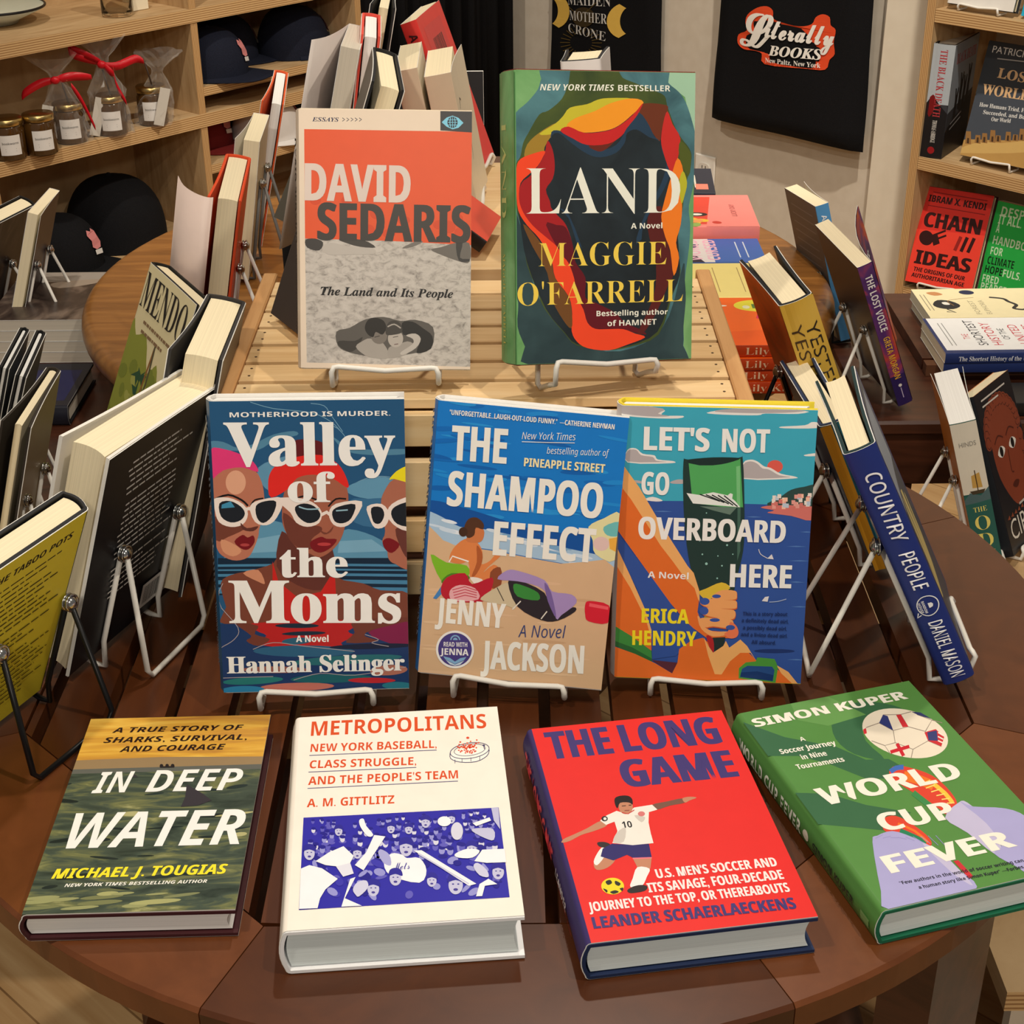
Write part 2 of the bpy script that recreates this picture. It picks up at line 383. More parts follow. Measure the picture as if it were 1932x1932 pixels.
def book(label, P, rot, size, front, spine=None, back=None, board=(40, 40, 46), pg=None, kind='hard', bulge=0.003, rim=(236, 234, 228), of=0.0, ob=0.0,
         art=None, group=None, flat=None, rough=0.38, flap=None, concave=0.003, gap=0.0015):
    """P = lower back corner at the spine; rot = (yaw, tilt, roll) or ready axes; art = function(fr, sp, bk) drawing on front, spine and back faces"""
    w, h, t = size; pg = pg or M_pg_cream
    ex, ey, ez = frame(*rot) if flat is None else flat
    M = frame_M(P, ex, ey, ez)
    root = thing('hardcover_book' if kind == 'hard' else 'paperback_book', label, 'book', M, group)
    spine = spine or front; back = back or front
    mo = [(NFRONT, ink(front, rough)), (NSPINE, ink(spine, rough)), (NFRONT, ink(back, rough))]
    if kind == 'hard':
        th = 0.0008; bd = 0.0026
        j = MB(); o = upath(w, t, bulge, 0.004, 0, 0, of, ob); i_ = upath(w, t, bulge, 0.004, th, th, of, ob); i_[0] = (w, i_[0][1]); i_[-1] = (w, i_[-1][1])
        ushell(j, o, i_, 0.0008, h-0.0008, mo, ink(rim), ink(rim))
        c = MB(); a = upath(w, t, bulge, 0.004, th+1e-4, th+1e-4, of, ob); b = upath(w, t, bulge, 0.004, th+bd, th+bd, of, ob)
        ushell(c, a, b, 0.0, h, ink(board, 0.6), ink(board, 0.6), ink(board, 0.6))
        c.build('cover_boards', root)
        pb = pageblock(w-0.004, h, t-2*(th+bd)-2*gap, th+bd+0.001, pg, bulge*0.8, concave)
        pb.v = [(x, y, z+th+bd+gap) for x, y, z in pb.v]; pb.build('page_block', root)
        cov = j; name = 'dust_jacket'
    else:
        th = 0.0006; cov = MB(); o = upath(w, t, bulge*0.3, 0.0012, 0, 0, of, ob); i_ = upath(w, t, bulge*0.3, 0.0012, th, th, of, ob)
        i_[0] = (w, i_[0][1]); i_[-1] = (w, i_[-1][1])
        ushell(cov, o, i_, 0, h, mo, ink(rim), ink(rim))
        pb = pageblock(w-0.0005, h, t-2*th-2e-4, th+1e-4, pg, 0, 0.0, 0, 0.0004); pb.v = [(x, y, z+th+1e-4) for x, y, z in pb.v]; pb.build('page_block', root)
        name = 'paper_cover'; bulge = bulge*0.3
    if art:
        def s_front(u, v, d): return (u, v, t+of*(max(0, u)/w)**2+d+0.00003+of*0.02)
        def s_back(u, v, d): return (w-u, v, -ob*(max(0, w-u)/w)**2-d-0.00003-ob*0.02)
        r = 0.004 if kind == 'hard' else 0.0012
        def s_spine(u, v, d):
            q = (u-t/2)/(t/2-r); q = max(-1, min(1, q)); return (-bulge*(1-q*q)-d*2-0.0002-bulge*0.16, v, u)
        F = lambda quad=None, crop=(0, 0, 1): Art(cov, s_front, (0.0 if kind != 'hard' else 0.001, w, 0.001, h-0.001), quad, crop, rough, strips=8 if of else 1)
        B = lambda quad=None, crop=(0, 0, 1): Art(cov, s_back, (0, w-0.001, 0.001, h-0.001), quad, crop, rough, strips=8 if ob else 1)
        Sp = lambda quad=None, crop=(0, 0, 1): Art(cov, s_spine, (0.0, t, 0.001, h-0.001), quad, crop, rough, strips=8)
        art(F, Sp, B)
    cov.build(name, root)
    if flap: flap(root)
    return root
def easel(label, P, rot, size, zs, wire=None, a=0.047, b=0.040, yb=0.125, back=0.022, lip=0.002, r=0.0025, group='wire book easels', ball=True, xc=None):
    """wire display easel under and behind a leaning book; zs = height of the surface it stands on"""
    w, h, t = size; wire = wire or M_wire
    ex, ey, ez = (Vector(v) for v in frame(*rot)); O = Vector(P)+ex*(w/2 if xc is None else xc)
    yaw = math.radians(rot[0]); hx = Vector((math.cos(yaw), math.sin(yaw), 0)); n = Vector((math.sin(yaw), -math.cos(yaw), 0))
    base = Vector((O.x, O.y, zs)); root = thing('book_easel', label, 'easel', base, group)
    I = Matrix.Translation(-base)
    zr = zs+r+0.0003; phi = math.radians(rot[1])
    def low(x, f): p = O+hx*x+n*f; return Vector((p.x, p.y, zr))
    lift = max(0.0, O.z+t*math.sin(phi)-0.013-zr)
    fr = []
    tf = t*math.cos(phi)+0.003
    for sgn in (-1, 1):
        top = O+ex*(sgn*b)+ey*yb-ez*(r+0.001)
        side = [top, O+ex*(sgn*a)+ey*0.012-ez*(r+0.001), low(sgn*a, -0.006), low(sgn*a, 0.004), low(sgn*a, tf*0.6)+Vector((0, 0, lift*0.6)), low(sgn*a, tf)+Vector((0, 0, lift))]
        lipz = O+ex*(sgn*a)+ez*(t+r+0.0015)+ey*lip
        side += [lipz-ey*0.004+n*0.002, lipz+n*0.001-hx*(sgn*0.002), lipz-hx*(sgn*0.006)]
        fr.append(side)
    bar = fr[0]+[O+ez*(t+r+0.0015)+ey*(lip-0.003)]+list(reversed(fr[1]))
    mb = MB(); mb.tube([I @ p for p in bar], r, wire, 8); mb.build('lip_frame', root)
    rear = []
    for sgn in (-1, 1):
        top = O+ex*(sgn*b)+ey*yb-ez*(3*r+0.002); rear.append((top, low(sgn*(a+0.004), (top-O).dot(n)-back)))
    (t0, f0), (t1, f1) = rear
    k = 0.006
    path = [t0, f0+Vector((0, 0, 0.008)), f0+hx*k, (f0+f1)/2, f1-hx*k, f1+Vector((0, 0, 0.008)), t1]
    mb = MB(); mb.tube([I @ p for p in path], r, wire, 8); mb.build('rear_stand', root)
    if ball:
        for sgn in (-1, 1):
            c = O+ex*(sgn*b)+ey*(yb+0.003)-ez*(2*r+0.0015)
            mb = MB(); mb.ball((0, 0, 0), 0.0062, M_steel, n=8)
            for q in range(2): mb.tube([(math.cos(i*math.pi/6)*0.0064*1.05, (q-0.5)*0.004, math.sin(i*math.pi/6)*0.0064*1.05) for i in range(12)], 0.0012, M_steel, 6, True)
            o = mb.build('hinge_coil', root); o.location = I @ c; o.rotation_euler[2] = yaw
    return root
def quadpx(*p): return list(p)
# ---------------------------------------------------------------- setting
FZ = -0.72
def struct(o): o['kind'] = 'structure'; return o
mb = MB(); mb.box(-3.2, 3.4, -0.9, 6.2, FZ-0.05, FZ, M_floor); struct(mb.build('floor'))
wu = Vector((0.68, -0.733, 0)); wn = Vector((-0.733, -0.68, 0)); W0 = Vector((0.55, 4.25, 0))     # right wall
lu = Vector((0.669, 0.743, 0)); ln = Vector((0.743, -0.669, 0)); D0 = Vector((-0.748, 3.83, 0))   # left shelf front line
RW = frame_M((W0.x, W0.y, FZ), wu, (0, 0, 1), wn)      # local x along the wall, y up, z into the room
LW = frame_M((D0.x-ln.x*0.335, D0.y-ln.y*0.335, FZ), lu, (0, 0, 1), ln)
mb = MB(); mb.box(-0.95, 2.6, 0, 2.9, -0.08, 0, M_wall); struct(mb.build('wall_right', M=RW))
mb = MB(); mb.box(-2.6, 1.05, 0, 2.9, -0.08, 0, M_wall); struct(mb.build('wall_left', M=LW))
mb = MB(); mb.box(-0.9, 0.45, 0, 0.09, 0.001, 0.014, M_trim, 0.003); struct(mb.build('baseboard_right', M=RW))
mb = MB(); mb.box(0.56, 0.80, 0, 2.9, 0.001, 0.05, M_trim, 0.004); struct(mb.build('trim_1', M=RW))
# wall outlet
t = thing('wall_outlet', 'white double power outlet low on the beige wall under the black tote', 'outlet', RW @ Matrix.Translation((-0.005, FZ*-1-0.462, 0.001)))
mb = MB(); mb.box(-0.036, 0.036, -0.058, 0.058, 0, 0.006, ink((236, 232, 224)), 0.003); mb.build('cover_plate', t)
for y in (-0.022, 0.022):
    mb = MB(); mb.prism(smooth([(-0.017, -0.010), (0.017, -0.010), (0.017, 0.010), (0, 0.015), (-0.017, 0.010)], 3), 0.0065, 0.009, ink((226, 221, 212)))
    for x in (-0.006, 0.006): mb.box(x-0.0012, x+0.0012, 0.0, 0.008, 0.009, 0.0094, ink((40, 38, 36)))
    mb.prism([(0.0025*math.cos(a), -0.005+0.0025*math.sin(a)) for a in [i*math.pi/5 for i in range(10)]], 0.009, 0.0094, ink((40, 38, 36)))
    o = mb.build('socket', t); o.location = (0, y, 0)

# ---------------------------------------------------------------- display furniture
# round slatted table in front: octagonal rim of eight mitred pieces, slats running away from the viewer
CX, CY, CR = -0.0128, 1.2177, 0.5118
t = thing('round_table', 'round dark reddish-brown slatted wooden table carrying the front books', 'table', (CX, CY, FZ))
top = -FZ
mb = MB(); AP = 0.395
for k in range(8):
    a0 = math.radians(-22.5+45*k); a1 = a0+math.pi/4; g = 0.0011
    inn = [(AP/math.cos(math.pi/8)*math.cos(a), AP/math.cos(math.pi/8)*math.sin(a)) for a in (a0+g, a1-g)]
    prev = None
    out = [((CR)*math.cos(a0+g*0.8+(a1-a0-2*g*0.8)*i/14), CR*math.sin(a0+g*0.8+(a1-a0-2*g*0.8)*i/14)) for i in range(15)]
    def ring(s, z): return [(x*s, y*s, z) for x, y in out]
    poly = [inn[0]]+out+[inn[1]]
    mb.prism(poly, top-0.024, top-0.0001-0.003, M_mahog_r)
    poly2 = [inn[0]]+[(x*0.9945, y*0.9945) for x, y in out]+[inn[1]]
    n = len(poly)
    v = [(x, y, top-0.003) for x, y in poly]+[(x, y, top) for x, y in poly2]
    tri = tessellate_polygon([[Vector((p[0], p[1], 0)) for p in poly2]])
    mb.add(v, [(i, (i+1) % n, n+(i+1) % n, n+i) for i in range(n)]+[tuple(n+i for i in q) for q in tri], M_mahog_r)
mb.build('rim', t)
mb = MB()
for k in range(-9, 9):
    xa = 0.0388+0.0525*k+0.005; xb = xa+0.0425
    def ylim(x):
        lo = -AP
        for sg in (-1, 1):
            pass
        c = AP; d = AP*math.sqrt(2)-abs(x); return min(c, d)
    if min(abs(xa), abs(xb)) > AP-0.004 : continue
    xa2, xb2 = max(xa, -AP+0.002), min(xb, AP-0.002)
    ya, yb = ylim(xa2)-0.002, ylim(xb2)-0.002
    poly = [(xa2, -ya), (xb2, -yb), (xb2, yb), (xa2, ya)]
    mb.prism(poly, top-0.022, top-0.0008, M_mahog)
mb.build('slatted_top', t)
mb = MB()
for a in (0, math.pi/2): 
    mb.box(-0.44, 0.44, -0.03, 0.03, top-0.05, top-0.025, M_dark) if a == 0 else mb.box(-0.03, 0.03, -0.44, 0.44, top-0.05, top-0.025, M_dark)
mb.lathe([(0.455, top-0.062), (0.465, top-0.025), (0.475, top-0.025), (0.475, top-0.062), (0.455, top-0.062)], M_dark, 48)
mb.build('apron', t)
for deg in (-40, 82, 152):
    a = math.radians(deg); mb = MB(); mb.box(-0.022, 0.022, -0.055, 0.055, 0, top-0.063, M_dark, 0.004)
    o = mb.build('leg', t); o.location = (0.455*math.cos(a), 0.455*math.sin(a), 0); o.rotation_euler[2] = a
mb = MB(); mb.box(-0.34, 0.34, -0.26, 0.26, 0.345, 0.370, M_mahog_r, 0.003); mb.build('lower_shelf', t)

# round walnut table behind
DX, DY, DR, DZ = -0.0763, 2.2663, 0.566, -0.045
t = thing('round_table', 'round honey-brown walnut table behind the pine crate', 'table', (DX, DY, FZ)); h = DZ-FZ
mb = MB(); prof = [(0.001, h-0.040), (DR-0.03, h-0.040)]+[(DR-0.018+0.018*math.cos(a), h-0.02+0.02*math.sin(a)) for a in [math.radians(-90+180*i/10) for i in range(11)]]+[(DR-0.03, h), (0.001, h)]
mb.lathe(prof, M_walnut, 96); mb.build('tabletop', t)
mb = MB(); mb.lathe([(0.26, 0.0), (0.26, 0.03), (0.09, 0.06), (0.05, 0.12), (0.05, h-0.10), (0.12, h-0.041), (0.001, h-0.0405)], M_dark, 40); mb.build('pedestal', t)

# dark side tables
def dark_table(label, x0, x1, y0, y1, z, slots=()):
    t = thing('side_table', label, 'table', ((x0+x1)/2, (y0+y1)/2, FZ)); hx, hy, h = (x1-x0)/2, (y1-y0)/2, z-FZ
    mb = MB(); mb.box(-hx, hx, -hy, hy, h-0.022, h, M_dark, 0.004); mb.build('tabletop', t)
    mb = MB(); mb.box(-hx+0.012, hx-0.012, -hy+0.012, hy-0.012, h-0.105, h-0.0225, M_dark, 0.002); mb.build('apron', t)
    for sx in (-1, 1):
        for sy in (-1, 1):
            mb = MB(); mb.box(-0.03, 0.03, -0.03, 0.03, 0, h-0.1055, M_dark, 0.003); o = mb.build('leg', t); o.location = (sx*(hx-0.05), sy*(hy-0.05), 0)
    return t
TZ = -0.16
dark_table('dark brown side table at the right holding the purple paperback', 0.50, 1.5, 1.985, 2.46, TZ)
dark_table('dark brown side table at the left under the leaning grey and tan books', -1.45, -0.40, 1.58, 2.52, TZ)
# dark slats laid as a low tray on the right table
t = thing('slatted_tray', 'low brown slatted tray on the right side table under the white-covered paperbacks', 'tray', (0.93, 2.2, TZ))
mb = MB(); mb.box(-0.31, 0.5, -0.055, -0.035, 0.0005, 0.018, ink((96, 62, 42))); mb.box(-0.31, 0.5, -0.028, 0.25, 0.0005, 0.018, M_dark); mb.build('slat_row', t)
# low pale bench right of the table
t = thing('low_bench', 'low pale plywood bench right of the round table under the two leaning paperbacks', 'bench', (0.78, 1.43, FZ)); h = 0.47
mb = MB(); mb.box(-0.35, 0.45, -0.43, 0.43, h-0.022, h, M_ply); mb.box(-0.35, 0.45, -0.4305, -0.43, h-0.022, h, M_plyedge); mb.build('bench_top', t)
for y in (-0.40, 0.385):
    mb = MB(); mb.box(-0.33, 0.43, y, y+0.015, 0.0, h-0.0225, M_trim); mb.build('bench_side', t)

# pine crate with slatted top and front
c0 = Vector((-0.2475, 1.268, 0)); t = thing('wooden_crate', 'pale pine slatted crate on the round table carrying two upright books', 'crate', (-0.02, 1.43, 0)); CZ = 0.205
x0, x1, y0, y1 = -0.245, 0.235, -0.163, 0.157
mb = MB(); slat = 0.0365; gp = 0.0085; y = y0+0.001; i = 0
while y+slat < y1+0.002:
    mb.box(x0+0.0155, x1-0.0155, y, min(y+slat, y1), CZ-0.012, CZ-0.002, M_pine_x, 0.001)
    for xx in (x0+0.024, x1-0.024):
        for dy in (0.010, 0.027): mb.prism([(xx+0.0013*math.cos(a), y+dy+0.0013*math.sin(a)) for a in [j*math.pi/4 for j in range(8)]], CZ-0.002, CZ-0.0017, ink((70, 48, 32)))
    y += slat+gp
mb.build('top_slats', t)
mb = MB()
for za, zb in ((CZ-0.044, CZ-0.0125), (0.100, 0.146), (0.052, 0.086), (0.006, 0.040)): mb.box(x0+0.0155, x1-0.0155, y0-0.0105, y0-0.0005, za, zb, M_pine_x, 0.001)
mb.build('front_slats', t)
mb = MB()
for za, zb in ((CZ-0.044, CZ-0.0125), (0.100, 0.146), (0.006, 0.05)): mb.box(x0+0.0155, x1-0.0155, y1+0.0005, y1+0.0105, za, zb, M_pine_x, 0.001)
mb.build('back_slats', t)
for xa, xb in ((x0, x0+0.015), (x1-0.015, x1)):
    mb = MB(); mb.box(xa, xb, y0-0.011, y1+0.011, 0.0005, CZ, M_pine_y, 0.0015); mb.build('side_panel', t)
# second pine box behind it
t = thing('wooden_box', 'pale pine box behind the crate carrying the back row of books', 'crate', (-0.03, 1.815, DZ)); h = 0.198-DZ
mb = MB(); mb.box(-0.19, 0.19, -0.19, 0.23, h-0.015, h, M_pine_x, 0.001); mb.build('top_panel', t)
mb = MB()
for s in (-1, 1):
    mb.box(-0.188, 0.188, s*0.18-0.008, s*0.18+0.008, 0.0005, h-0.0155, M_pine_x); mb.box(s*0.18-0.008, s*0.18+0.008, -0.17, 0.17, 0.0005, h-0.0155, M_pine_y)
mb.build('side_panels', t)

# ---------------------------------------------------------------- plywood shelf units
def shelf_unit(label, M, length0, length1, zs, dividers, depth, top, th=0.030, sub=(), ends=True, back=True):
    """M: local x along the front, y up (from floor), z out of the wall; front at z=0"""
    t = thing('bookshelf', label, 'shelf', M)
    def board(nm, x0, x1, ya, yb, z0, z1, e=M_plyedge_y):
        mb = MB(); mb.box(x0, x1, ya, yb, z0, z1-0.0012, M_ply); mb.box(x0, x1, ya, yb, z1-0.0012, z1, e); mb.build(nm, t)
    for ya in zs: board('shelf_board', length0+0.021, length1-0.021, ya-th, ya, -depth, 0.0)
    for x0, x1, ya in sub: board('shelf_board', x0, x1, ya-0.022, ya, -depth, -0.004)
    for x in dividers:
        zz = sorted([0.0]+[z for z in zs]+[top]);
        for za, zb in zip(zz[:-1], zz[1:]): board('divider', x-0.010, x+0.010, za+0.0003, zb-(th+0.0003 if zb in zs else 0), -depth, -0.003, M_plyedge_v)
    if ends:
        for x in (length0, length1-0.02): board('side_panel', x, x+0.02, 0.0005, top, -depth, 0.001, M_plyedge_v)
    mb = MB(); mb.box(length0+0.0203, length1-0.0203, 0.001, top-0.001, -depth-0.012, -depth-0.0005, M_ply); mb.build('back_panel', t)
    return t
LF = frame_M((D0.x, D0.y, FZ), lu, (0, 0, 1), ln)
shelf_unit('pale plywood shelf unit at the back left holding candle jars and caps', LF, -0.60, 0.54, (0.24, 0.545, 0.795), (0.0,), 0.30, 1.35, 0.032, sub=((0.0105, 0.5185, 0.415), (0.0105, 0.5185, 0.608)))
V0 = Vector((0.907, 3.474, 0)); RF = frame_M((V0.x, V0.y, FZ), wu, (0, 0, 1), wn)
shelf_unit('pale plywood bookshelf at the back right with face-out books', RF, 0.0, 1.3, (0.22, 0.527, 0.849), (), 0.27, 1.9, 0.028)
# ---------------------------------------------------------------- the nine face-out books
WHT = (244, 243, 240); FR = (238, 224, 216); DK = (28, 32, 40)
def valley_art(F, Sp, B):
    A = F([(391, 754), (763, 752), (771, 1299), (421, 1309)], (380, 720, 3.116))
    A.poly((36, 86, 128), [(0, 60), (1300, 60), (1300, 1900), (0, 1900)])
    A.poly((82, 134, 164), [(40, 345), (120, 348), (210, 385), (300, 360), (420, 305), (540, 285), (560, 310), (430, 340), (320, 400), (170, 400), (40, 395)], 2)
    A.poly((82, 134, 164), [(770, 320), (860, 375), (1000, 398), (1205, 395), (1205, 425), (1000, 430), (850, 405)], 2)
    for pts in ([(280, 110), (420, 150), (640, 175), (760, 230), (820, 290)], [(640, 120), (720, 135), (760, 190), (830, 290)], [(700, 230), (800, 270), (870, 355)], [(860, 620), (980, 565), (1100, 560), (1205, 600)]): A.stroke((120, 165, 190), pts, 4, 3)
    A.poly((96, 148, 180), [(330, 500), (470, 440), (560, 430), (500, 520), (420, 640), (350, 600)], 3)
    A.poly((98, 152, 184), [(850, 620), (1000, 565), (1120, 570), (1210, 640), (1210, 700), (980, 690), (870, 660)], 3)
    A.poly((58, 110, 150), [(870, 700), (980, 690), (1080, 700), (1070, 850), (900, 830)], 3)
    A.poly((92, 148, 180), [(300, 860), (470, 830), (480, 1045), (120, 1045), (240, 1000)], 2)
    A.poly((92, 148, 180), [(820, 880), (960, 890), (1090, 960), (1110, 1045), (760, 1045)], 2)
    A.poly((122, 172, 200), [(300, 930), (470, 900), (480, 1000), (290, 1010)]); A.poly((122, 172, 200), [(810, 940), (1000, 930), (1100, 1000), (800, 1010)])
    A.poly((18, 40, 62), [(90, 1040), (1230, 1040), (1230, 1260), (90, 1260)])
    for y, hh in ((1078, 14), (1108, 9), (1135, 16), (1172, 24), (1215, 36)): A.poly((70, 130, 168), [(90, y), (700, y-6), (1230, y), (1230, y+hh), (700, y+hh*0.6), (90, y+hh)], 0)
    # left swimmer
    A.poly((186, 116, 92), [(50, 560), (120, 512), (230, 492), (310, 520), (350, 590), (365, 680), (360, 780), (335, 870), (330, 910), (305, 980), (270, 1035), (200, 1055), (130, 1035), (85, 985), (62, 860)], 3)
    A.ell((224, 166, 136), 195, 590, 60, 72); A.poly((116, 62, 48), [(66, 790), (150, 850), (230, 845), (245, 870), (150, 915), (80, 935)], 2)
    A.poly((214, 150, 116), [(110, 930), (190, 960), (230, 1000), (180, 1030), (120, 1000)], 2)
    A.poly((226, 58, 122), [(40, 395), (130, 392), (230, 425), (300, 468), (328, 528), (230, 500), (120, 518), (45, 566)], 2)
    A.stroke((22, 16, 18), [(62, 692), (150, 664), (230, 695), (268, 730)], 12, 3); A.stroke((22, 16, 18), [(285, 725), (310, 695), (360, 685)], 9, 3)
    A.poly(FR, [(58, 690), (150, 680), (240, 720), (268, 780), (238, 840), (165, 855), (95, 825), (70, 750)], 3); A.poly(FR, [(280, 735), (340, 695), (478, 684), (440, 800), (380, 845), (310, 825)], 2)
    A.stroke(FR, [(230, 760), (275, 745), (310, 765)], 20)
    A.poly(DK, [(98, 715), (160, 700), (225, 733), (250, 775), (225, 815), (165, 828), (108, 792)], 3); A.poly((64, 140, 176), [(112, 722), (165, 702), (190, 738), (110, 745)]); A.poly(DK, [(316, 730), (370, 702), (436, 706), (412, 790), (360, 832), (322, 800)], 2)
    A.poly((96, 50, 42), [(225, 830), (262, 862), (330, 850), (300, 880), (240, 872)], 2); A.poly((118, 20, 28), [(188, 942), (236, 902), (266, 918), (300, 906), (308, 945), (272, 988), (230, 984)], 2); A.ell((176, 66, 66), 250, 962, 28, 9)
    # centre swimmer
    A.poly((122, 66, 50), [(108, 1190), (170, 1140), (300, 1110), (420, 1070), (480, 1000), (760, 1000), (790, 1150), (950, 1190), (1050, 1230), (1230, 1255), (1230, 1450), (190, 1450), (140, 1330)], 2)
    A.poly((206, 140, 108), [(240, 1130), (330, 1110), (370, 1190), (330, 1180)], 2)
    A.poly((98, 50, 42), [(470, 880), (560, 980), (690, 1035), (770, 990), (775, 1150), (700, 1230), (560, 1200), (440, 1090)], 2)
    A.poly((200, 36, 32), [(415, 1060), (450, 1180), (560, 1270), (700, 1240), (755, 1150), (785, 1160), (800, 1450), (415, 1450)])
    A.poly((98, 26, 30), [(530, 350), (640, 335), (740, 370), (755, 440), (530, 450)], 2)
    A.poly((164, 96, 74), [(490, 620), (560, 545), (700, 530), (820, 560), (858, 640), (862, 720), (848, 830), (818, 930), (760, 1000), (690, 1037), (640, 1015), (560, 980), (500, 900), (470, 800)], 3)
    A.poly((112, 58, 46), [(478, 770), (580, 840), (690, 850), (705, 880), (645, 930), (655, 985), (560, 975), (500, 900)], 2)
    A.poly((226, 42, 36), [(388, 600), (402, 530), (450, 480), (560, 438), (700, 428), (800, 480), (850, 560), (860, 625), (760, 562), (650, 545), (560, 565), (505, 630), (405, 680)], 2)
    A.stroke((22, 16, 18), [(540, 700), (600, 672), (690, 700)], 10, 3); A.stroke((22, 16, 18), [(745, 735), (790, 690), (850, 690)], 10, 3)
    A.poly(FR, [(440, 690), (560, 682), (650, 708), (705, 765), (690, 832), (620, 855), (555, 830), (520, 770)], 2); A.poly(FR, [(748, 775), (790, 718), (944, 704), (900, 810), (840, 855), (775, 842)], 2); A.stroke(FR, [(690, 790), (735, 768), (770, 795)], 20)
    A.poly(DK, [(548, 738), (600, 716), (660, 732), (698, 778), (678, 820), (620, 832), (565, 792)], 3); A.poly(DK, [(768, 765), (810, 734), (904, 722), (880, 805), (830, 834), (782, 822)], 2)
    A.stroke((150, 190, 206), [(570, 735), (620, 750), (690, 748)], 8, 3); A.stroke((150, 190, 206), [(790, 760), (860, 755)], 8)
    A.poly((120, 64, 50), [(690, 870), (735, 890), (775, 850), (760, 885), (720, 900)], 1); A.poly((122, 22, 30), [(638, 946), (700, 914), (735, 926), (795, 930), (760, 978), (700, 1008), (652, 990)], 2); A.ell((186, 62, 64), 720, 958, 40, 10)
    # right swimmer
    A.poly((172, 106, 84), [(1055, 720), (1078, 640), (1130, 575), (1230, 575), (1230, 1070), (1140, 1075), (1100, 1045), (1090, 990), (1062, 940), (1080, 880)], 2); A.poly((104, 56, 48), [(1140, 870), (1225, 860), (1225, 1040), (1180, 1000)], 1)
    A.poly((238, 222, 34), [(1105, 575), (1145, 528), (1200, 498), (1230, 500), (1230, 590), (1135, 572)], 1)
    A.poly(FR, [(974, 734), (1060, 720), (1105, 780), (1080, 852), (1020, 862), (986, 800)], 2); A.poly(FR, [(1092, 790), (1120, 720), (1230, 688), (1230, 868), (1150, 858)], 2)
    A.poly(DK, [(998, 745), (1055, 740), (1075, 785), (1050, 835), (1010, 825)], 2); A.poly(DK, [(1115, 780), (1140, 735), (1230, 715), (1230, 845), (1150, 838)], 2)
    A.poly((122, 22, 30), [(1066, 940), (1105, 922), (1165, 960), (1120, 1010), (1078, 985)], 2)
    # water
    A.poly((28, 56, 104), [(90, 1430), (1240, 1430), (1240, 1880), (90, 1880)])
    A.poly((186, 34, 36), [(300, 1425), (920, 1405), (860, 1470), (900, 1500), (820, 1540), (840, 1570), (700, 1580), (340, 1555), (380, 1500), (320, 1470)], 2)
    A.poly((112, 58, 46), [(200, 1430), (330, 1440), (310, 1490), (400, 1520), (330, 1560), (260, 1530), (290, 1500)], 2); A.poly((112, 58, 46), [(900, 1410), (1230, 1390), (1230, 1460), (1000, 1470), (960, 1500), (1040, 1530), (850, 1540), (900, 1480)], 2)
    A.poly((128, 30, 74), [(980, 1480), (1100, 1440), (1235, 1420), (1235, 1550), (1100, 1540)], 2)
    for i, (x, y, w, hh, c) in enumerate(((560, 1440, 130, 14, (26, 44, 62)), (600, 1485, 130, 12, (26, 44, 62)), (560, 1530, 90, 20, (44, 96, 124)), (600, 1590, 300, 34, (44, 96, 132)), (1000, 1560, 250, 16, (24, 34, 60)), (850, 1640, 330, 26, (40, 108, 118)), (430, 1700, 200, 20, (150, 92, 84)), (760, 1750, 240, 26, (30, 96, 106)), (300, 1765, 180, 22, (36, 120, 120)), (1000, 1760, 140, 16, (190, 40, 50)), (560, 1800, 220, 24, (190, 112, 100)), (1100, 1700, 110, 30, (176, 112, 96)), (1150, 1790, 90, 22, (40, 120, 140)), (240, 1820, 130, 24, (44, 130, 176)))): A.ell(c, x, y, w, hh, 20, -0.03*(i % 3))
    for pts in ([(120, 1190), (90, 1300), (210, 1450), (190, 1520), (110, 1570)], [(300, 1580), (420, 1540), (600, 1560), (900, 1590)], [(960, 1490), (1040, 1520), (1000, 1540), (1100, 1560)], [(540, 1760), (700, 1720), (900, 1730), (1200, 1680)], [(120, 1750), (250, 1745), (420, 1740)]): A.stroke((170, 160, 165), pts, 4, 4)
    A.text(WHT, 'MOTHERHOOD IS MURDER.', (158, 200), (1112, 195), 29, 'sansb')
    A.text(WHT, 'Valley', (135, 490), (1136, 488), 256, 'serifb', 0.012); A.text(WHT, 'of', (510, 708), (782, 706), 176, 'serifb', 0.012)
    A.text(WHT, 'the', (463, 1152), (857, 1152), 172, 'serifb', 0.012); A.text(WHT, 'Moms', (165, 1424), (1168, 1420), 248, 'serifb', 0.012)
    A.text(WHT, 'A Novel', (555, 1536), (746, 1534), 38, 'sansb', 0.01); A.text(WHT, 'Hannah Selinger', (150, 1722), (1190, 1700), 96, 'serifb', 0.02)
    s = Sp(); s.text(WHT, 'Valley of the Moms', (0.009, 0.235), (0.009, 0.085), 0.011, 'serifb'); s.text(WHT, 'Hannah Selinger', (0.010, 0.075), (0.010, 0.02), 0.006, 'serifb')
VP = ((-0.2441, 1.0987, 0.0183), (3.9, 12.76, -1.45), (0.1549, 0.2483, 0.0282))
book('blue novel with three swimmers in white sunglasses, leftmost in front of the crate', *VP, (36, 86, 128), art=valley_art, pg=M_pg_white, board=(232, 230, 226))

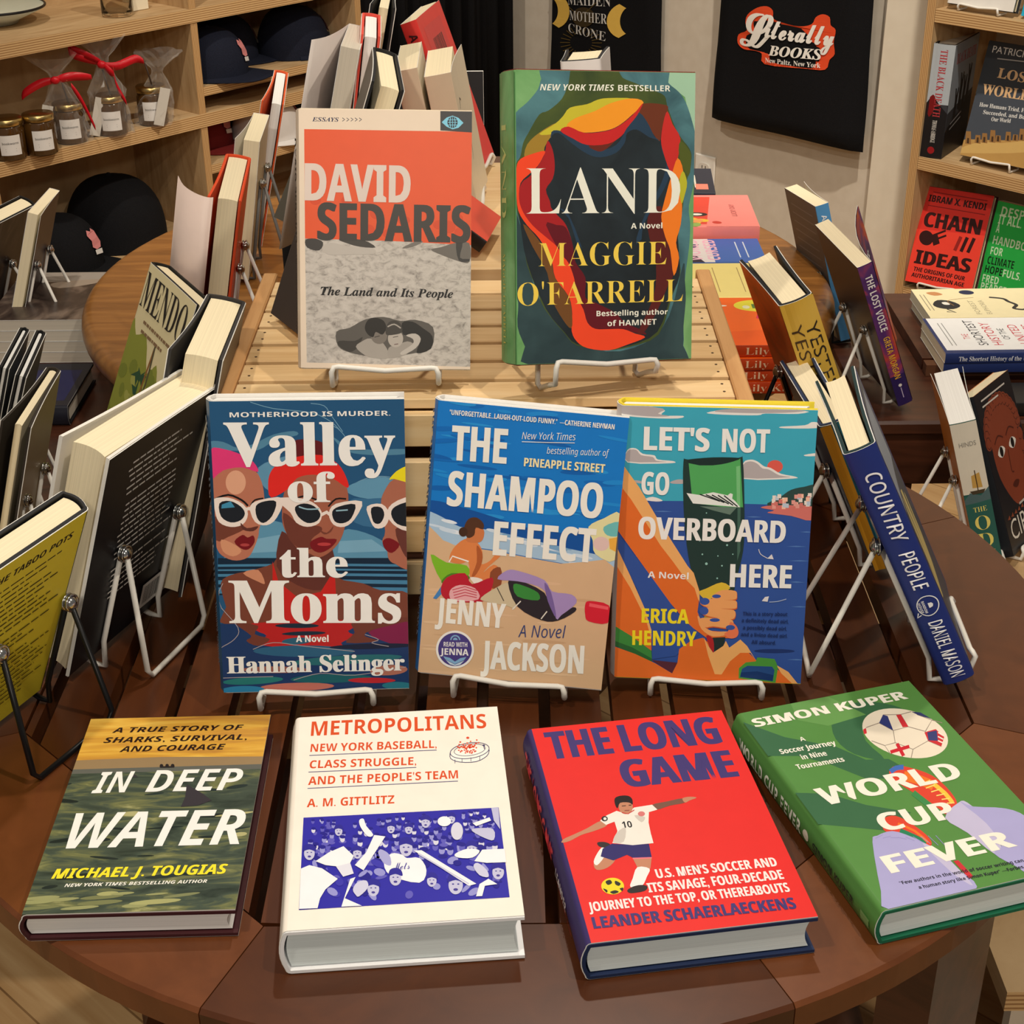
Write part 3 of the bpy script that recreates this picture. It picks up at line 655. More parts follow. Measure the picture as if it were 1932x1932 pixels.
def shampoo_art(F, Sp, B):
    A = F([(826, 752), (1188, 787), (1134, 1302), (786, 1270)], (770, 720, 3.1156))
    A.poly((20, 122, 206), [(0, 50), (1400, 50), (1400, 1900), (0, 1900)])
    r = random.Random(3)
    for i in range(46):
        x, y = r.uniform(130, 1280), r.uniform(110, 820); c = r.choice([(14, 106, 190), (30, 138, 216), (12, 96, 178), (38, 146, 220)]); A.ell(c, x, y, r.uniform(40, 130), r.uniform(6, 16), 14, r.uniform(-0.05, 0.25))
    A.poly((18, 82, 160), [(110, 690), (400, 760), (800, 880), (1060, 860), (1260, 780), (1240, 1060), (900, 990), (480, 890), (300, 860), (90, 790)], 1)
    A.poly((166, 196, 222), [(100, 765), (200, 795), (300, 850), (480, 870), (900, 970), (1230, 1045), (1225, 1110), (900, 1065), (480, 985), (300, 965), (90, 920)], 2)
    for i in range(16):
        q = r.random(); A.ell(r.choice([(206, 222, 238), (120, 166, 206), (226, 234, 244)]), 130+1060*q, 830+235*q+r.uniform(-40, 50), r.uniform(30, 90), r.uniform(6, 14), 12, 0.22)
    A.poly((214, 178, 140), [(80, 905), (200, 930), (300, 968), (480, 990), (900, 1068), (1230, 1105), (1140, 1830), (40, 1830)], 1)
    for i in range(30): A.ell(r.choice([(224, 190, 152), (204, 166, 128), (220, 184, 148)]), r.uniform(100, 1150), r.uniform(1080, 1750), r.uniform(40, 140), r.uniform(4, 10), 12, 0.06)
    A.poly((228, 222, 168), [(1060, 850), (1150, 800), (1250, 775), (1220, 1045), (1100, 1010), (1085, 930)], 1); A.poly((110, 190, 190), [(1150, 850), (1245, 820), (1240, 900), (1170, 900)], 1); A.ell((226, 196, 190), 1135, 950, 48, 42); A.poly((236, 176, 70), [(1180, 920), (1235, 910), (1225, 1000), (1185, 980)])
    A.poly((126, 186, 42), [(126, 1015), (220, 1062), (340, 1080), (350, 1140), (250, 1125), (190, 1172)], 1); A.poly((74, 130, 36), [(190, 1172), (250, 1125), (350, 1140), (340, 1170), (220, 1190)], 1)
    A.poly((222, 132, 74), [(238, 1050), (260, 980), (330, 922), (400, 940), (434, 1000), (425, 1070), (480, 1050), (535, 980), (548, 1015), (470, 1085), (440, 1120), (500, 1075), (540, 1110), (545, 1190), (480, 1225), (400, 1222), (385, 1150), (360, 1145), (350, 1060), (300, 1070)], 2)
    A.poly((176, 92, 48), [(400, 960), (434, 1010), (425, 1080), (390, 1140), (370, 1140), (400, 1060)], 2); A.poly((140, 74, 44), [(480, 1120), (540, 1090), (545, 1190), (490, 1215)], 1)
    A.poly((206, 122, 72), [(390, 850), (442, 868), (436, 925), (400, 945), (335, 930)], 2); A.poly((84, 52, 34), [(325, 860), (350, 805), (400, 795), (440, 830), (436, 865), (395, 855), (385, 900), (345, 915)], 2); A.ell((70, 44, 30), 320, 880, 26, 28)
    A.stroke((244, 240, 232), [(235, 1060), (256, 1024), (352, 1056)], 8); A.poly((238, 230, 222), [(360, 1150), (430, 1160), (440, 1200), (400, 1200)], 1)
    A.stroke((60, 46, 44), [(500, 985), (530, 972)], 12); A.poly((70, 130, 190), [(140, 1275), (195, 1195), (210, 1230), (160, 1280)])
    A.poly((186, 30, 50), [(186, 1235), (220, 1152), (330, 1125), (372, 1190), (492, 1150), (482, 1232), (430, 1295), (240, 1290)], 1); A.poly((232, 172, 178), [(240, 1230), (300, 1195), (390, 1215), (410, 1280), (260, 1290)], 1)
    for k in range(4): A.stroke((196, 60, 80), [(255+4*k, 1225+16*k), (330, 1205+17*k), (400, 1228+14*k)], 5)
    A.poly((206, 190, 158), [(425, 1270), (520, 1208), (595, 1188), (630, 1330), (580, 1318), (450, 1292)], 1); A.stroke((90, 80, 70), [(520, 1210), (560, 1290)], 6)
    A.poly((44, 38, 44), [(585, 1180), (640, 1165), (800, 1240), (860, 1372), (968, 1325), (982, 1350), (880, 1405), (780, 1402), (640, 1322)], 1); A.poly((58, 138, 60), [(618, 1190), (680, 1200), (762, 1240), (762, 1285), (640, 1262)], 1)
    A.poly((166, 142, 196), [(522, 1160), (580, 1108), (650, 1112), (800, 1165), (845, 1232), (960, 1250), (988, 1300), (900, 1372), (868, 1392), (820, 1255), (760, 1202), (640, 1172)], 1); A.poly((120, 98, 160), [(800, 1180), (840, 1240), (870, 1390), (820, 1290)], 1)
    A.stroke((226, 220, 208), [(610, 1340), (660, 1290)], 7); A.stroke((226, 220, 208), [(780, 1395), (815, 1350)], 7)
    A.poly((214, 34, 54), [(1040, 1310), (1066, 1288), (1180, 1314), (1172, 1418), (1060, 1408), (1040, 1370)], 1); A.poly((240, 90, 100), [(1066, 1300), (1176, 1322), (1174, 1340), (1062, 1320)])
    W_ = (240, 238, 230)
    A.text(W_, '"UNFORGETTABLE...LAUGH-OUT-LOUD FUNNY."  —CATHERINE NEWMAN', (240, 183), (1213, 274), 30, 'sansb', 0.01)
    A.text(W_, 'THE', (250, 452), (572, 475), 205, 'sansb', 0.022); A.text(W_, 'SHAMPOO', (225, 722), (1132, 800), 205, 'sansb', 0.022); A.text(W_, 'EFFECT', (497, 1016), (1088, 1062), 200, 'sansb', 0.022)
    A.text(W_, 'JENNY', (155, 1416), (560, 1452), 145, 'sansb', 0.022); A.text(W_, 'JACKSON', (425, 1690), (1025, 1718), 165, 'sansb', 0.022)
    A.text(W_, 'New York Times', (668, 330), (985, 338), 42, 'sansi', -0.004); A.stroke(W_, [(668, 345), (820, 350), (980, 353)], 4); A.text(W_, 'bestselling author of', (815, 416), (1182, 432), 38, 'sansi', -0.004)
    A.text((244, 230, 178), 'PINEAPPLE STREET', (680, 490), (1155, 530), 50, 'sansb', 0.012)
    A.text((38, 60, 120), 'A Novel', (645, 1503), (925, 1508), 72, 'sansi', -0.006)
    A.ell((240, 238, 236), 270, 1578, 113, 112, 48); A.ell((74, 62, 132), 270, 1578, 100, 99, 48)
    for q in (30, 22, 14): A.poly((130, 176, 216) if q != 22 else (74, 62, 132), [(272+q*math.cos(t), 1522-q*math.sin(t)) for t in [math.pi*i/12 for i in range(13)]])
    A.text((240, 238, 240), 'READ WITH', (203, 1560), (343, 1563), 27, 'sansb'); A.text((240, 238, 240), 'JENNA', (183, 1608), (350, 1614), 38, 'sansb', 0.01)
    A.poly((130, 176, 216), [(200, 1618), (240, 1628), (270, 1650), (300, 1630), (338, 1622), (325, 1640), (270, 1665), (212, 1636)]); A.poly((200, 220, 236), [(215, 1640), (270, 1668), (325, 1644), (300, 1668), (270, 1674), (240, 1666)])
    s = Sp(); s.text(W_, 'THE SHAMPOO EFFECT', (0.009, 0.225), (0.009, 0.10), 0.010, 'sansb', 0.02); s.text(W_, 'JENNY JACKSON', (0.010, 0.09), (0.010, 0.03), 0.008, 'sansb')
SP = ((-0.0801, 1.1231, 0.0198), (-3.06, 15.55, -4.57), (0.1563, 0.2342, 0.0298))
book('bright blue beach-scene novel, middle one in front of the crate', *SP, (20, 122, 206), back=(120, 160, 60), art=shampoo_art, pg=M_pg_white, board=(236, 234, 230))

def overboard_art(F, Sp, B):
    A = F([(1170, 762), (1544, 775), (1510, 1291), (1158, 1280)], (1140, 720, 3.115))
    SK, LT = (228, 112, 44), (240, 178, 108)
    A.poly((64, 172, 198), [(0, 50), (1400, 50), (1400, 800), (0, 800)])
    A.poly((50, 84, 160), [(0, 700), (470, 704), (820, 722), (1300, 738), (1300, 1900), (0, 1900)])
    CL, CW = (184, 176, 178), (238, 234, 230)
    A.poly(CW, [(60, 120), (340, 150), (330, 190), (460, 195), (430, 210), (250, 205), (60, 180)], 1); A.poly(CL, [(60, 120), (340, 150), (310, 180), (380, 196), (250, 196), (60, 170)], 1)
    A.poly(CW, [(600, 178), (760, 160), (1180, 172), (1140, 190), (950, 186), (900, 196), (700, 190)], 1); A.poly(CL, [(650, 172), (760, 156), (1160, 168), (1120, 180), (900, 184)], 1)
    A.poly(CW, [(1040, 265), (1180, 258), (1220, 240), (1260, 245), (1260, 275), (1060, 275)], 1); A.poly(CW, [(1178, 434), (1250, 424), (1250, 440), (1190, 442)], 1)
    A.poly(CW, [(130, 395), (180, 388), (220, 420), (290, 430), (310, 455), (402, 465), (390, 478), (130, 472)], 1); A.poly(CL, [(130, 402), (180, 396), (210, 428), (280, 440), (300, 462), (360, 470), (130, 466)], 1)
    A.ell((226, 96, 84), 1005, 502, 46, 38)
    A.poly(CW, [(818, 480), (860, 460), (900, 470), (940, 500), (980, 510), (1040, 545), (1122, 562), (1110, 574), (818, 574)], 1); A.poly(CL, [(818, 490), (860, 470), (900, 484), (930, 512), (970, 520), (1030, 554), (1090, 566), (818, 568)], 1)
    A.poly(CL, [(385, 590), (430, 575), (470, 580), (470, 600), (400, 600)], 1); A.poly(CL, [(170, 578), (215, 585), (215, 598), (175, 592)], 1); A.poly(CW, [(230, 695), (280, 678), (340, 700), (300, 706)], 1)
    for (x, y, w) in ((340, 765, 60), (880, 800, 50), (1130, 975, 60), (1150, 1060, 70), (1130, 1185, 50), (200, 1140, 50), (270, 1275, 50), (1150, 1330, 55), (1130, 1640, 60), (1190, 890, 40), (430, 1030, 30), (150, 1030, 40)): A.poly((84, 124, 190), [(x-w, y), (x, y-4), (x+w, y+2), (x, y+4)])
    for (x, y, w) in ((210, 1215, 40), (250, 1305, 40), (370, 1465, 40), (1000, 1590, 120)): A.ell((30, 52, 112), x, y, w, 12, 16)
    A.poly((48, 74, 70), [(960, 735), (1040, 680), (1100, 640), (1180, 622), (1260, 615), (1260, 745)], 1); A.poly((214, 118, 110), [(920, 745), (1000, 732), (1240, 742), (1215, 822), (1100, 795), (960, 776), (1000, 762)], 1)
    r = random.Random(5)
    for i in range(34): x, y = r.uniform(990, 1215), r.uniform(672, 745); A.poly(r.choice([(232, 160, 150), (240, 226, 216), (214, 120, 112), (190, 204, 220), (250, 196, 170)]), [(x-11, y-12), (x+11, y-12), (x+11, y+12), (x-11, y+12)])
    # raised bottle
    A.poly((36, 60, 56), [(463, 470), (490, 456), (640, 444), (790, 448), (815, 460), (824, 700), (822, 950), (800, 1080), (772, 1180), (745, 1245), (560, 1245), (505, 1090), (476, 900), (463, 700)], 1)
    A.poly((84, 172, 96), [(494, 478), (560, 492), (640, 492), (740, 470), (800, 452), (816, 742), (700, 740), (518, 716)], 0); A.poly((122, 196, 130), [(776, 500), (798, 495), (800, 742), (780, 742)]); A.poly((30, 50, 48), [(490, 462), (640, 448), (800, 450), (720, 480), (620, 492), (520, 482)], 1)
    A.poly((70, 104, 92), [(784, 745), (802, 745), (800, 1000), (782, 1060)]); A.poly((104, 128, 116), [(560, 735), (780, 742), (740, 786), (640, 760)], 0)
    A.poly((236, 240, 236), [(482, 656), (560, 668), (640, 652), (730, 672), (770, 705), (800, 742), (520, 718)], 0)
    for k in range(5): A.stroke((30, 40, 40), [(560+36*k, 664+2*k), (680+26*k, 706+8*k)], 7)
    A.poly((236, 240, 236), [(728, 668), (742, 658), (756, 664), (752, 690), (734, 684)])
    for (x, y, q) in ((722, 966, 6), (600, 1076, 8), (692, 1088, 5), (576, 1020, 5), (664, 1162, 5), (600, 775, 4), (560, 940, 4), (668, 1030, 4), (756, 1020, 4)): A.ell((150, 200, 190), x, y, q, q, 10)
    A.stroke((226, 222, 226), [(908, 990), (920, 1020), (960, 1044)], 4, 3); A.poly((226, 222, 226), [(958, 1046), (985, 1020), (996, 1050)], 0); A.poly((226, 222, 226), [(926, 1296), (945, 1272), (968, 1268), (960, 1300)], 0); A.stroke((160, 176, 210), [(970, 1302), (1020, 1298), (1070, 1284)], 5, 3)
    # arms
    A.poly(LT, [(100, 480), (135, 530), (200, 620), (300, 790), (400, 950), (490, 1090), (525, 1130), (560, 1240), (560, 1300), (480, 1180), (330, 970), (240, 830), (100, 640)])
    A.poly(SK, [(80, 600), (150, 690), (240, 830), (330, 970), (400, 1060), (480, 1170), (530, 1220), (556, 1300), (548, 1360), (570, 1420), (610, 1470), (740, 1480), (770, 1450), (788, 1480), (750, 1515), (600, 1512), (500, 1440), (380, 1300), (75, 880)], 0)
    A.poly((50, 84, 160), [(60, 880), (250, 1120), (440, 1380), (560, 1490), (420, 1620), (280, 1640), (276, 1480), (200, 1250), (60, 960)], 0)
    A.poly(LT, [(60, 960), (150, 1150), (235, 1340), (276, 1470), (276, 1530), (240, 1460), (60, 1120)], 0); A.poly(SK, [(50, 1060), (150, 1220), (240, 1400), (276, 1520), (276, 1620), (50, 1500)], 0)
    A.poly((62, 140, 64), [(50, 1440), (150, 1500), (276, 1590), (280, 1660), (180, 1610), (50, 1560)], 0); A.poly((44, 104, 54), [(50, 1530), (160, 1570), (278, 1636), (280, 1660), (180, 1610), (50, 1560)])
    A.poly(SK, [(40, 1560), (180, 1610), (300, 1665), (410, 1730), (400, 1780), (40, 1760)], 0); A.poly((88, 44, 58), [(278, 1645), (430, 1660), (405, 1725), (330, 1680)], 0)
    A.poly((224, 190, 60), [(556, 1245), (600, 1222), (690, 1186), (740, 1222), (650, 1268), (600, 1290)], 1); A.poly((170, 150, 60), [(590, 1385), (660, 1392), (650, 1420), (600, 1410)], 1)
    HC_ = (240, 168, 104)
    for pts in ([(636, 1266), (690, 1232), (770, 1236), (780, 1262), (770, 1286), (700, 1290), (640, 1284)], [(560, 1300), (610, 1282), (700, 1290), (772, 1294), (780, 1318), (770, 1340), (690, 1340), (600, 1330)], [(560, 1352), (620, 1332), (700, 1342), (762, 1350), (772, 1376), (755, 1402), (690, 1398), (600, 1382)], [(560, 1400), (640, 1396), (740, 1402), (760, 1430), (730, 1455), (640, 1445), (590, 1450)]): A.poly((206, 96, 50), [(x+2, y+7) for x, y in pts], 2); A.poly(HC_, pts, 2)
    A.poly(HC_, [(560, 1390), (580, 1440), (640, 1475), (720, 1475), (740, 1490), (640, 1505), (570, 1460), (548, 1390)], 1); A.poly((236, 124, 84), [(740, 1420), (775, 1440), (790, 1480), (775, 1510), (735, 1515), (705, 1490), (730, 1470)], 2)
    for x, y, rx, ry in ((660, 1268, 26, 11), (590, 1298, 29, 21), (586, 1354, 27, 24), (650, 1408, 30, 11), (742, 1452, 27, 15)): A.ell((56, 88, 168), x, y, rx, ry, 18)
    A.poly((34, 52, 52), [(636, 1512), (712, 1508), (706, 1550), (690, 1590), (650, 1600)], 0); A.poly((176, 40, 44), [(600, 1500), (640, 1520), (644, 1600), (625, 1590)], 1)
    A.poly(SK, [(430, 1660), (440, 1580), (510, 1530), (580, 1512), (610, 1540), (650, 1680), (700, 1690), (790, 1600), (850, 1600), (900, 1650), (1010, 1690), (1150, 1800), (380, 1790), (400, 1720)], 0)
    A.poly(LT, [(586, 1510), (612, 1560), (640, 1600), (700, 1560), (715, 1530), (735, 1570), (770, 1545), (800, 1522), (840, 1560), (895, 1650), (860, 1600), (800, 1600), (740, 1650), (690, 1728), (650, 1726), (612, 1620)], 0); A.poly(LT, [(1010, 1670), (1080, 1710), (1140, 1785), (1110, 1785), (1040, 1720)], 0)
    A.poly((76, 152, 62), [(792, 1690), (832, 1656), (890, 1650), (900, 1626), (1000, 1635), (1012, 1660), (1020, 1690), (1006, 1775), (790, 1750)], 0); A.poly((38, 78, 138), [(810, 1694), (842, 1676), (985, 1680), (1000, 1700), (990, 1765), (798, 1742)], 0); A.poly((24, 56, 112), [(804, 1715), (900, 1708), (994, 1730), (988, 1765), (798, 1742)])
    A.text(WHT, "LET'S", (228, 395), (612, 408), 138, 'sansb', 0.022); A.text(WHT, 'NOT', (693, 412), (968, 418), 138, 'sansb', 0.022); A.text(WHT, 'GO', (214, 660), (374, 666), 132, 'sansb', 0.022)
    A.text(WHT, 'OVERBOARD', (197, 926), (1060, 954), 130, 'sansb', 0.022); A.text(WHT, 'HERE', (740, 1212), (1094, 1220), 134, 'sansb', 0.022); A.text(WHT, 'A Novel', (252, 1158), (494, 1168), 38, 'sansb')
    A.text((246, 226, 40), 'ERICA', (218, 1424), (496, 1430), 84, 'sansb', 0.016); A.text((246, 226, 40), 'HENDRY', (163, 1556), (540, 1562), 86, 'sansb', 0.016)
    for tx, a, b in (('This is a story about', (815, 1381), (1076, 1384)), ('a definitely dead girl,', (808, 1420), (1082, 1428)), ('a possibly dead girl,', (815, 1462), (1072, 1470)), ('and a living dead girl.', (803, 1502), (1076, 1512)), ('All absurd.', (865, 1547), (1008, 1552))): A.text((26, 44, 96), tx, a, b, 22, 'sansb', 0.004)
    s = Sp(); s.text(WHT, "LET'S NOT GO OVERBOARD HERE", (0.009, 0.225), (0.009, 0.07), 0.009, 'sansb')
OP = ((0.0874, 1.1303, 0.0105), (-4.86, 12.01, 0.11), (0.158, 0.2375, 0.03))
book('turquoise novel with an arm raising a green bottle, rightmost in front of the crate', *OP, (64, 172, 198), spine=(196, 186, 184), back=(226, 92, 66), art=overboard_art, pg=M_pg_white, board=(236, 214, 60))

sand = ramp_mat('grey_sand_photo', lambda nt, co: noise(nt, mapping(nt, co, (1, 1.5, 1)), 130, 8, 0.5, 0.66), [(0.25, (100, 94, 88)), (0.40, (172, 164, 157)), (0.52, (200, 192, 184)), (0.8, (214, 206, 198))], 0.4)
def sedaris_art(F, Sp, B):
    A = F([(562, 203), (891, 208), (887, 697), (565, 697)], (483, 0, 4))
    A.poly((236, 216, 194), [(280, 780), (1700, 780), (1700, 2850), (280, 2850)])
    A.poly((232, 88, 44), [(358, 965), (1640, 985), (1640, 1860), (362, 1815)]); A.poly(sand, [(362, 1800), (1000, 1815), (1628, 1845), (1622, 2770), (372, 2748)])
    r = random.Random(2)
    for i in range(10): A.ell((218, 76, 38), r.uniform(400, 1580), r.uniform(1500, 1760), r.uniform(30, 60), r.uniform(30, 50), 16)
    A.text((34, 40, 78), 'ESSAYS', (420, 905), (622, 908), 30, 'serifbi', 0.006)
    for k in range(5): A.stroke((50, 52, 70), [(650+32*k, 880), (668+32*k, 892), (650+32*k, 905)], 5)
    A.poly((56, 56, 58), [(1393, 818), (1650, 830), (1650, 992), (1393, 975)]); A.poly((128, 206, 234), [(1403, 913), (1440, 878), (1485, 863), (1530, 880), (1567, 918), (1530, 955), (1485, 967), (1440, 946)]); A.ell((40, 44, 54), 1485, 914, 39, 43)
    for k in (-1, 1): A.stroke((128, 206, 234), [(1485+k*14, 876), (1485+k*20, 914), (1485+k*14, 952)], 5, 3)
    for y in (895, 914, 934): A.stroke((128, 206, 234), [(1450, y), (1520, y)], 4)
    A.stroke((128, 206, 234), [(1485, 874), (1485, 955)], 4)
    D = lambda pts: [(x, y+1680) for x, y in pts]
    A.poly((70, 66, 62), D([(620, 125), (800, 128), (900, 185), (780, 180), (700, 160)]), 1); A.poly((64, 60, 58), D([(365, 130), (440, 120), (500, 150), (470, 210), (380, 190)]), 1); A.poly((192, 184, 176), D([(490, 190), (560, 150), (700, 180), (880, 195), (885, 235), (700, 240), (540, 242)]), 1)
    A.poly((110, 104, 98), D([(1320, 200), (1400, 180), (1500, 150), (1610, 150), (1612, 290), (1540, 290), (1400, 240)]), 1); A.poly((60, 58, 56), D([(1510, 150), (1560, 150), (1540, 260), (1610, 270), (1600, 290), (1530, 280)]), 1); A.poly((120, 114, 108), D([(1100, 190), (1200, 140), (1260, 140), (1180, 180)]), 1)
    A.poly((96, 91, 86), D([(600, 830), (700, 800), (820, 735), (960, 715), (1090, 745), (1200, 735), (1335, 790), (1322, 950), (1200, 988), (1100, 1005), (960, 1032), (820, 1012), (700, 988), (612, 940)]), 1)
    A.poly((66, 62, 58), D([(620, 900), (740, 900), (800, 870), (760, 950), (700, 985), (620, 940)]), 1)
    A.poly((46, 44, 42), D([(1100, 760), (1180, 750), (1260, 800), (1330, 860), (1318, 955), (1210, 988), (1240, 880), (1180, 840), (1110, 850)]), 1)
    A.poly((172, 164, 156), D([(748, 945), (800, 900), (860, 880), (960, 920), (1000, 1025), (900, 1030), (820, 1010)]), 1); A.poly((168, 160, 152), D([(998, 950), (1060, 930), (1140, 900), (1190, 930), (1130, 1000), (1000, 1028)]), 1); A.poly((196, 188, 180), D([(1130, 855), (1200, 840), (1242, 880), (1205, 950), (1112, 1002), (1088, 985), (1180, 920), (1180, 880)]), 1)
    A.ell((128, 120, 112), 925, 1680+860, 62, 62); A.poly((46, 43, 40), D([(816, 800), (840, 740), (900, 722), (960, 745), (980, 800), (950, 850), (900, 830), (880, 870), (840, 850)]), 2); A.ell((188, 179, 170), 1050, 1680+880, 58, 66); A.poly((72, 68, 64), D([(978, 800), (1000, 755), (1050, 742), (1090, 770), (1100, 830), (1040, 850), (980, 850)]), 2); A.stroke((176, 168, 160), D([(990, 790), (1040, 770), (1090, 800)]), 10, 3)
    A.stroke((70, 64, 60), D([(890, 870), (930, 860)]), 6); A.stroke((80, 72, 66), D([(1030, 870), (1070, 862)]), 5); A.stroke((110, 80, 76), D([(1040, 925), (1070, 920)]), 6)
    A.text((226, 208, 198), 'DAVID', (365, 1507), (1160, 1524), 280, 'sansb', 0.018); A.text((64, 60, 56), 'SEDARIS', (462, 1808), (1612, 1826), 280, 'sansb', 0.022)
    A.text((24, 22, 22), 'The Land and Its People', (480, 2230), (1486, 2246), 62, 'serifbi', 0.008)
    s = Sp(); s.text((60, 56, 52), 'DAVID SEDARIS', (0.010, 0.20), (0.010, 0.11), 0.010, 'sansb'); s.text((60, 56, 52), 'The Land and Its People', (0.012, 0.10), (0.012, 0.03), 0.006, 'serifbi')
DP = ((-0.1874, 1.302, 0.2205), (1.84, 19.55, -1.75), (0.1506, 0.2246, 0.0302))
book('cream, orange and grey essay hardcover standing on the left of the crate top', *DP, (236, 216, 194), art=sedaris_art, pg=M_pg_cream, board=(230, 214, 190))

def land_art(F, Sp, B):
    A = F([(972, 131), (1314, 133), (1303, 682), (976, 686)], (966, 0, 4)); q = 1680
    wash = lambda n, c, d: ramp_mat(n, lambda nt, co: noise(nt, co, 22, 5, 0.8), [(0.3, d), (0.7, c)], 0.4)
    G = wash('green_wash', (132, 184, 122), (84, 142, 78)); T = wash('teal_wash', (92, 142, 150), (54, 86, 96)); O = wash('olive_wash', (84, 98, 48), (58, 74, 42)); N = wash('night_wash', (44, 54, 60), (32, 38, 42)); SL = wash('slate_wash', (60, 84, 88), (42, 60, 66))
    A.poly(G, [(-20, 480), (1450, 480), (1450, 2800), (-20, 2800)]); A.poly((166, 206, 176), [(1105, 500), (1450, 500), (1450, 1500), (1385, 1100), (1310, 720), (1180, 620)], 0)
    A.poly(T, [(280, 500), (1112, 500), (1180, 610), (1262, 680), (1315, 760), (1362, 900), (1390, 1050), (1380, 1350), (1335, 1560), (1345, 1700), (1335, 1880), (1302, 2130), (1308, 2280), (1290, 2480), (1288, 2630), (1235, 2760), (160, 2760), (95, 2610), (40, 2460), (45, 2280), (12, 2140), (-6, 2030), (-6, 1100), (10, 950), (25, 850), (110, 770), (190, 670), (215, 590)], 1)
    A.poly(SL, [(0, 1600), (60, 1700), (110, 1950), (200, 2250), (400, 2500), (700, 2660), (1000, 2600), (1180, 2400), (1290, 2000), (1302, 2130), (1308, 2280), (1290, 2480), (1286, 2630), (1235, 2760), (160, 2760), (95, 2610), (40, 2460), (45, 2280), (12, 2140)], 1)
    A.poly(O, [(465, 500), (760, 500), (830, 575), (920, 612), (1060, 668), (1150, 710), (1172, 790), (1230, 950), (1282, 1040), (1340, 1115), (1358, 1190), (1332, 1320), (1305, 1420), (1290, 1560), (1250, 1800), (1244, 1900), (1262, 2000), (1265, 2090), (1200, 2260), (1100, 2540), (880, 2630), (700, 2650), (480, 2610), (390, 2520), (240, 2330), (180, 2180), (110, 2000), (90, 1850), (60, 1690), (30, 1560), (18, 1330), (30, 1230), (60, 1180), (80, 1080), (120, 1000), (200, 862), (270, 830), (370, 740), (420, 620)], 1)
    A.poly(N, [(60, 1240), (300, 980), (560, 1000), (900, 860), (1100, 900), (1250, 1300), (1250, 1800), (1262, 2090), (1190, 2260), (1090, 2520), (880, 2620), (700, 2640), (480, 2600), (390, 2510), (250, 2330), (110, 1980), (60, 1690), (22, 1400)], 1)
    A.poly((166, 132, 52), [(90, 1190), (110, 1090), (200, 1000), (340, 920), (330, 1000), (280, 1040), (240, 1110), (230, 1150), (150, 1180)], 1)
    A.poly((206, 194, 56), [(200, 1010), (320, 930), (380, 870), (430, 808), (560, 780), (640, 745), (720, 732), (900, 735), (760, 790), (620, 840), (500, 900), (400, 970), (300, 1010)], 1)
    A.poly((112, 56, 36), [(985, 772), (1160, 782), (1172, 830), (1130, 960), (1112, 1062), (1060, 1000), (960, 850)], 1)
    A.poly((44, 66, 88), [(285, 1030), (330, 980), (430, 1020), (560, 1090), (660, 1130), (780, 1090), (850, 980), (890, 880), (960, 845), (1020, 920), (1070, 1020), (1116, 1070), (1150, 1180), (1190, 1290), (1150, 1420), (1050, 1580), (980, 1720), (930, 1850), (540, 1900), (420, 1650), (300, 1500), (340, 1300)], 1)
    A.poly((110, 44, 34), [(570, 1095), (640, 1140), (700, 1125), (790, 1040), (720, 1070)], 1)
    A.poly(N, [(285, 1060), (340, 1000), (450, 1085), (560, 1160), (660, 1186), (780, 1150), (846, 1070), (862, 1000), (935, 972), (1030, 1030), (1112, 1062), (1135, 1150), (1165, 1215), (1140, 1340), (1080, 1470), (1010, 1600), (960, 1720), (930, 1850), (1000, 2000), (900, 2330), (640, 2330), (560, 2000), (420, 1620), (300, 1540), (330, 1280)], 1)
    A.poly((252, 160, 44), [(405, 945), (470, 888), (620, 832), (740, 770), (900, 733), (990, 764), (900, 860), (800, 942), (700, 982), (540, 998), (450, 972)], 1)
    A.poly((206, 44, 44), [(358, 985), (420, 952), (540, 1000), (700, 986), (800, 946), (905, 862), (985, 768), (940, 862), (862, 960), (822, 1020), (720, 1082), (560, 1092), (450, 1042)], 1)
    A.poly((172, 38, 42), [(262, 1060), (300, 1130), (316, 1250), (300, 1350), (250, 1430), (280, 1520), (290, 1570), (340, 1630), (400, 1700), (450, 1850), (470, 1980), (540, 2090), (530, 2160), (380, 1960), (240, 1790), (110, 1660), (45, 1500), (70, 1380), (130, 1330), (200, 1240), (240, 1160)], 1)
    A.poly((104, 28, 38), [(250, 1700), (330, 1700), (400, 1720), (450, 1850), (470, 1980), (545, 2100), (545, 2250), (620, 2290), (700, 2330), (770, 2370), (850, 2450), (960, 2500), (1000, 2540), (820, 2500), (620, 2490), (545, 2430), (480, 2260), (400, 2000)], 1); A.poly((96, 38, 36), [(1020, 1640), (1120, 1560), (1150, 1780), (1190, 1920), (1210, 2090), (1180, 2150), (1080, 2380), (980, 2530), (940, 2520), (1060, 2260), (1080, 2000), (1030, 1800)], 1)
    A.poly((250, 78, 44), [(240, 1138), (230, 1180), (190, 1250), (130, 1310), (62, 1380), (50, 1500), (80, 1600), (150, 1700), (250, 1790), (330, 1860), (372, 1930), (420, 1990), (462, 2110), (480, 2240), (530, 2340), (560, 2440), (620, 2488), (720, 2492), (830, 2495), (920, 2530), (996, 2560), (862, 2612), (720, 2652), (560, 2632), (480, 2580), (442, 2500), (446, 2370), (420, 2240), (320, 2100), (290, 1960), (200, 1800), (110, 1700), (45, 1590), (30, 1440), (30, 1270), (60, 1200), (150, 1160)], 1)
    A.poly((118, 78, 42), [(80, 1690), (180, 1790), (285, 1960), (318, 2100), (418, 2240), (444, 2370), (440, 2480), (380, 2420), (290, 2250), (260, 2060), (150, 1860)], 1)
    A.poly((206, 50, 46), [(1172, 830), (1212, 930), (1272, 1040), (1252, 1190), (1232, 1300), (1190, 1290), (1140, 1150), (1122, 1050), (1140, 920)], 1); A.poly((86, 96, 42), [(1272, 1060), (1340, 1130), (1356, 1190), (1332, 1330), (1262, 1180)], 1)
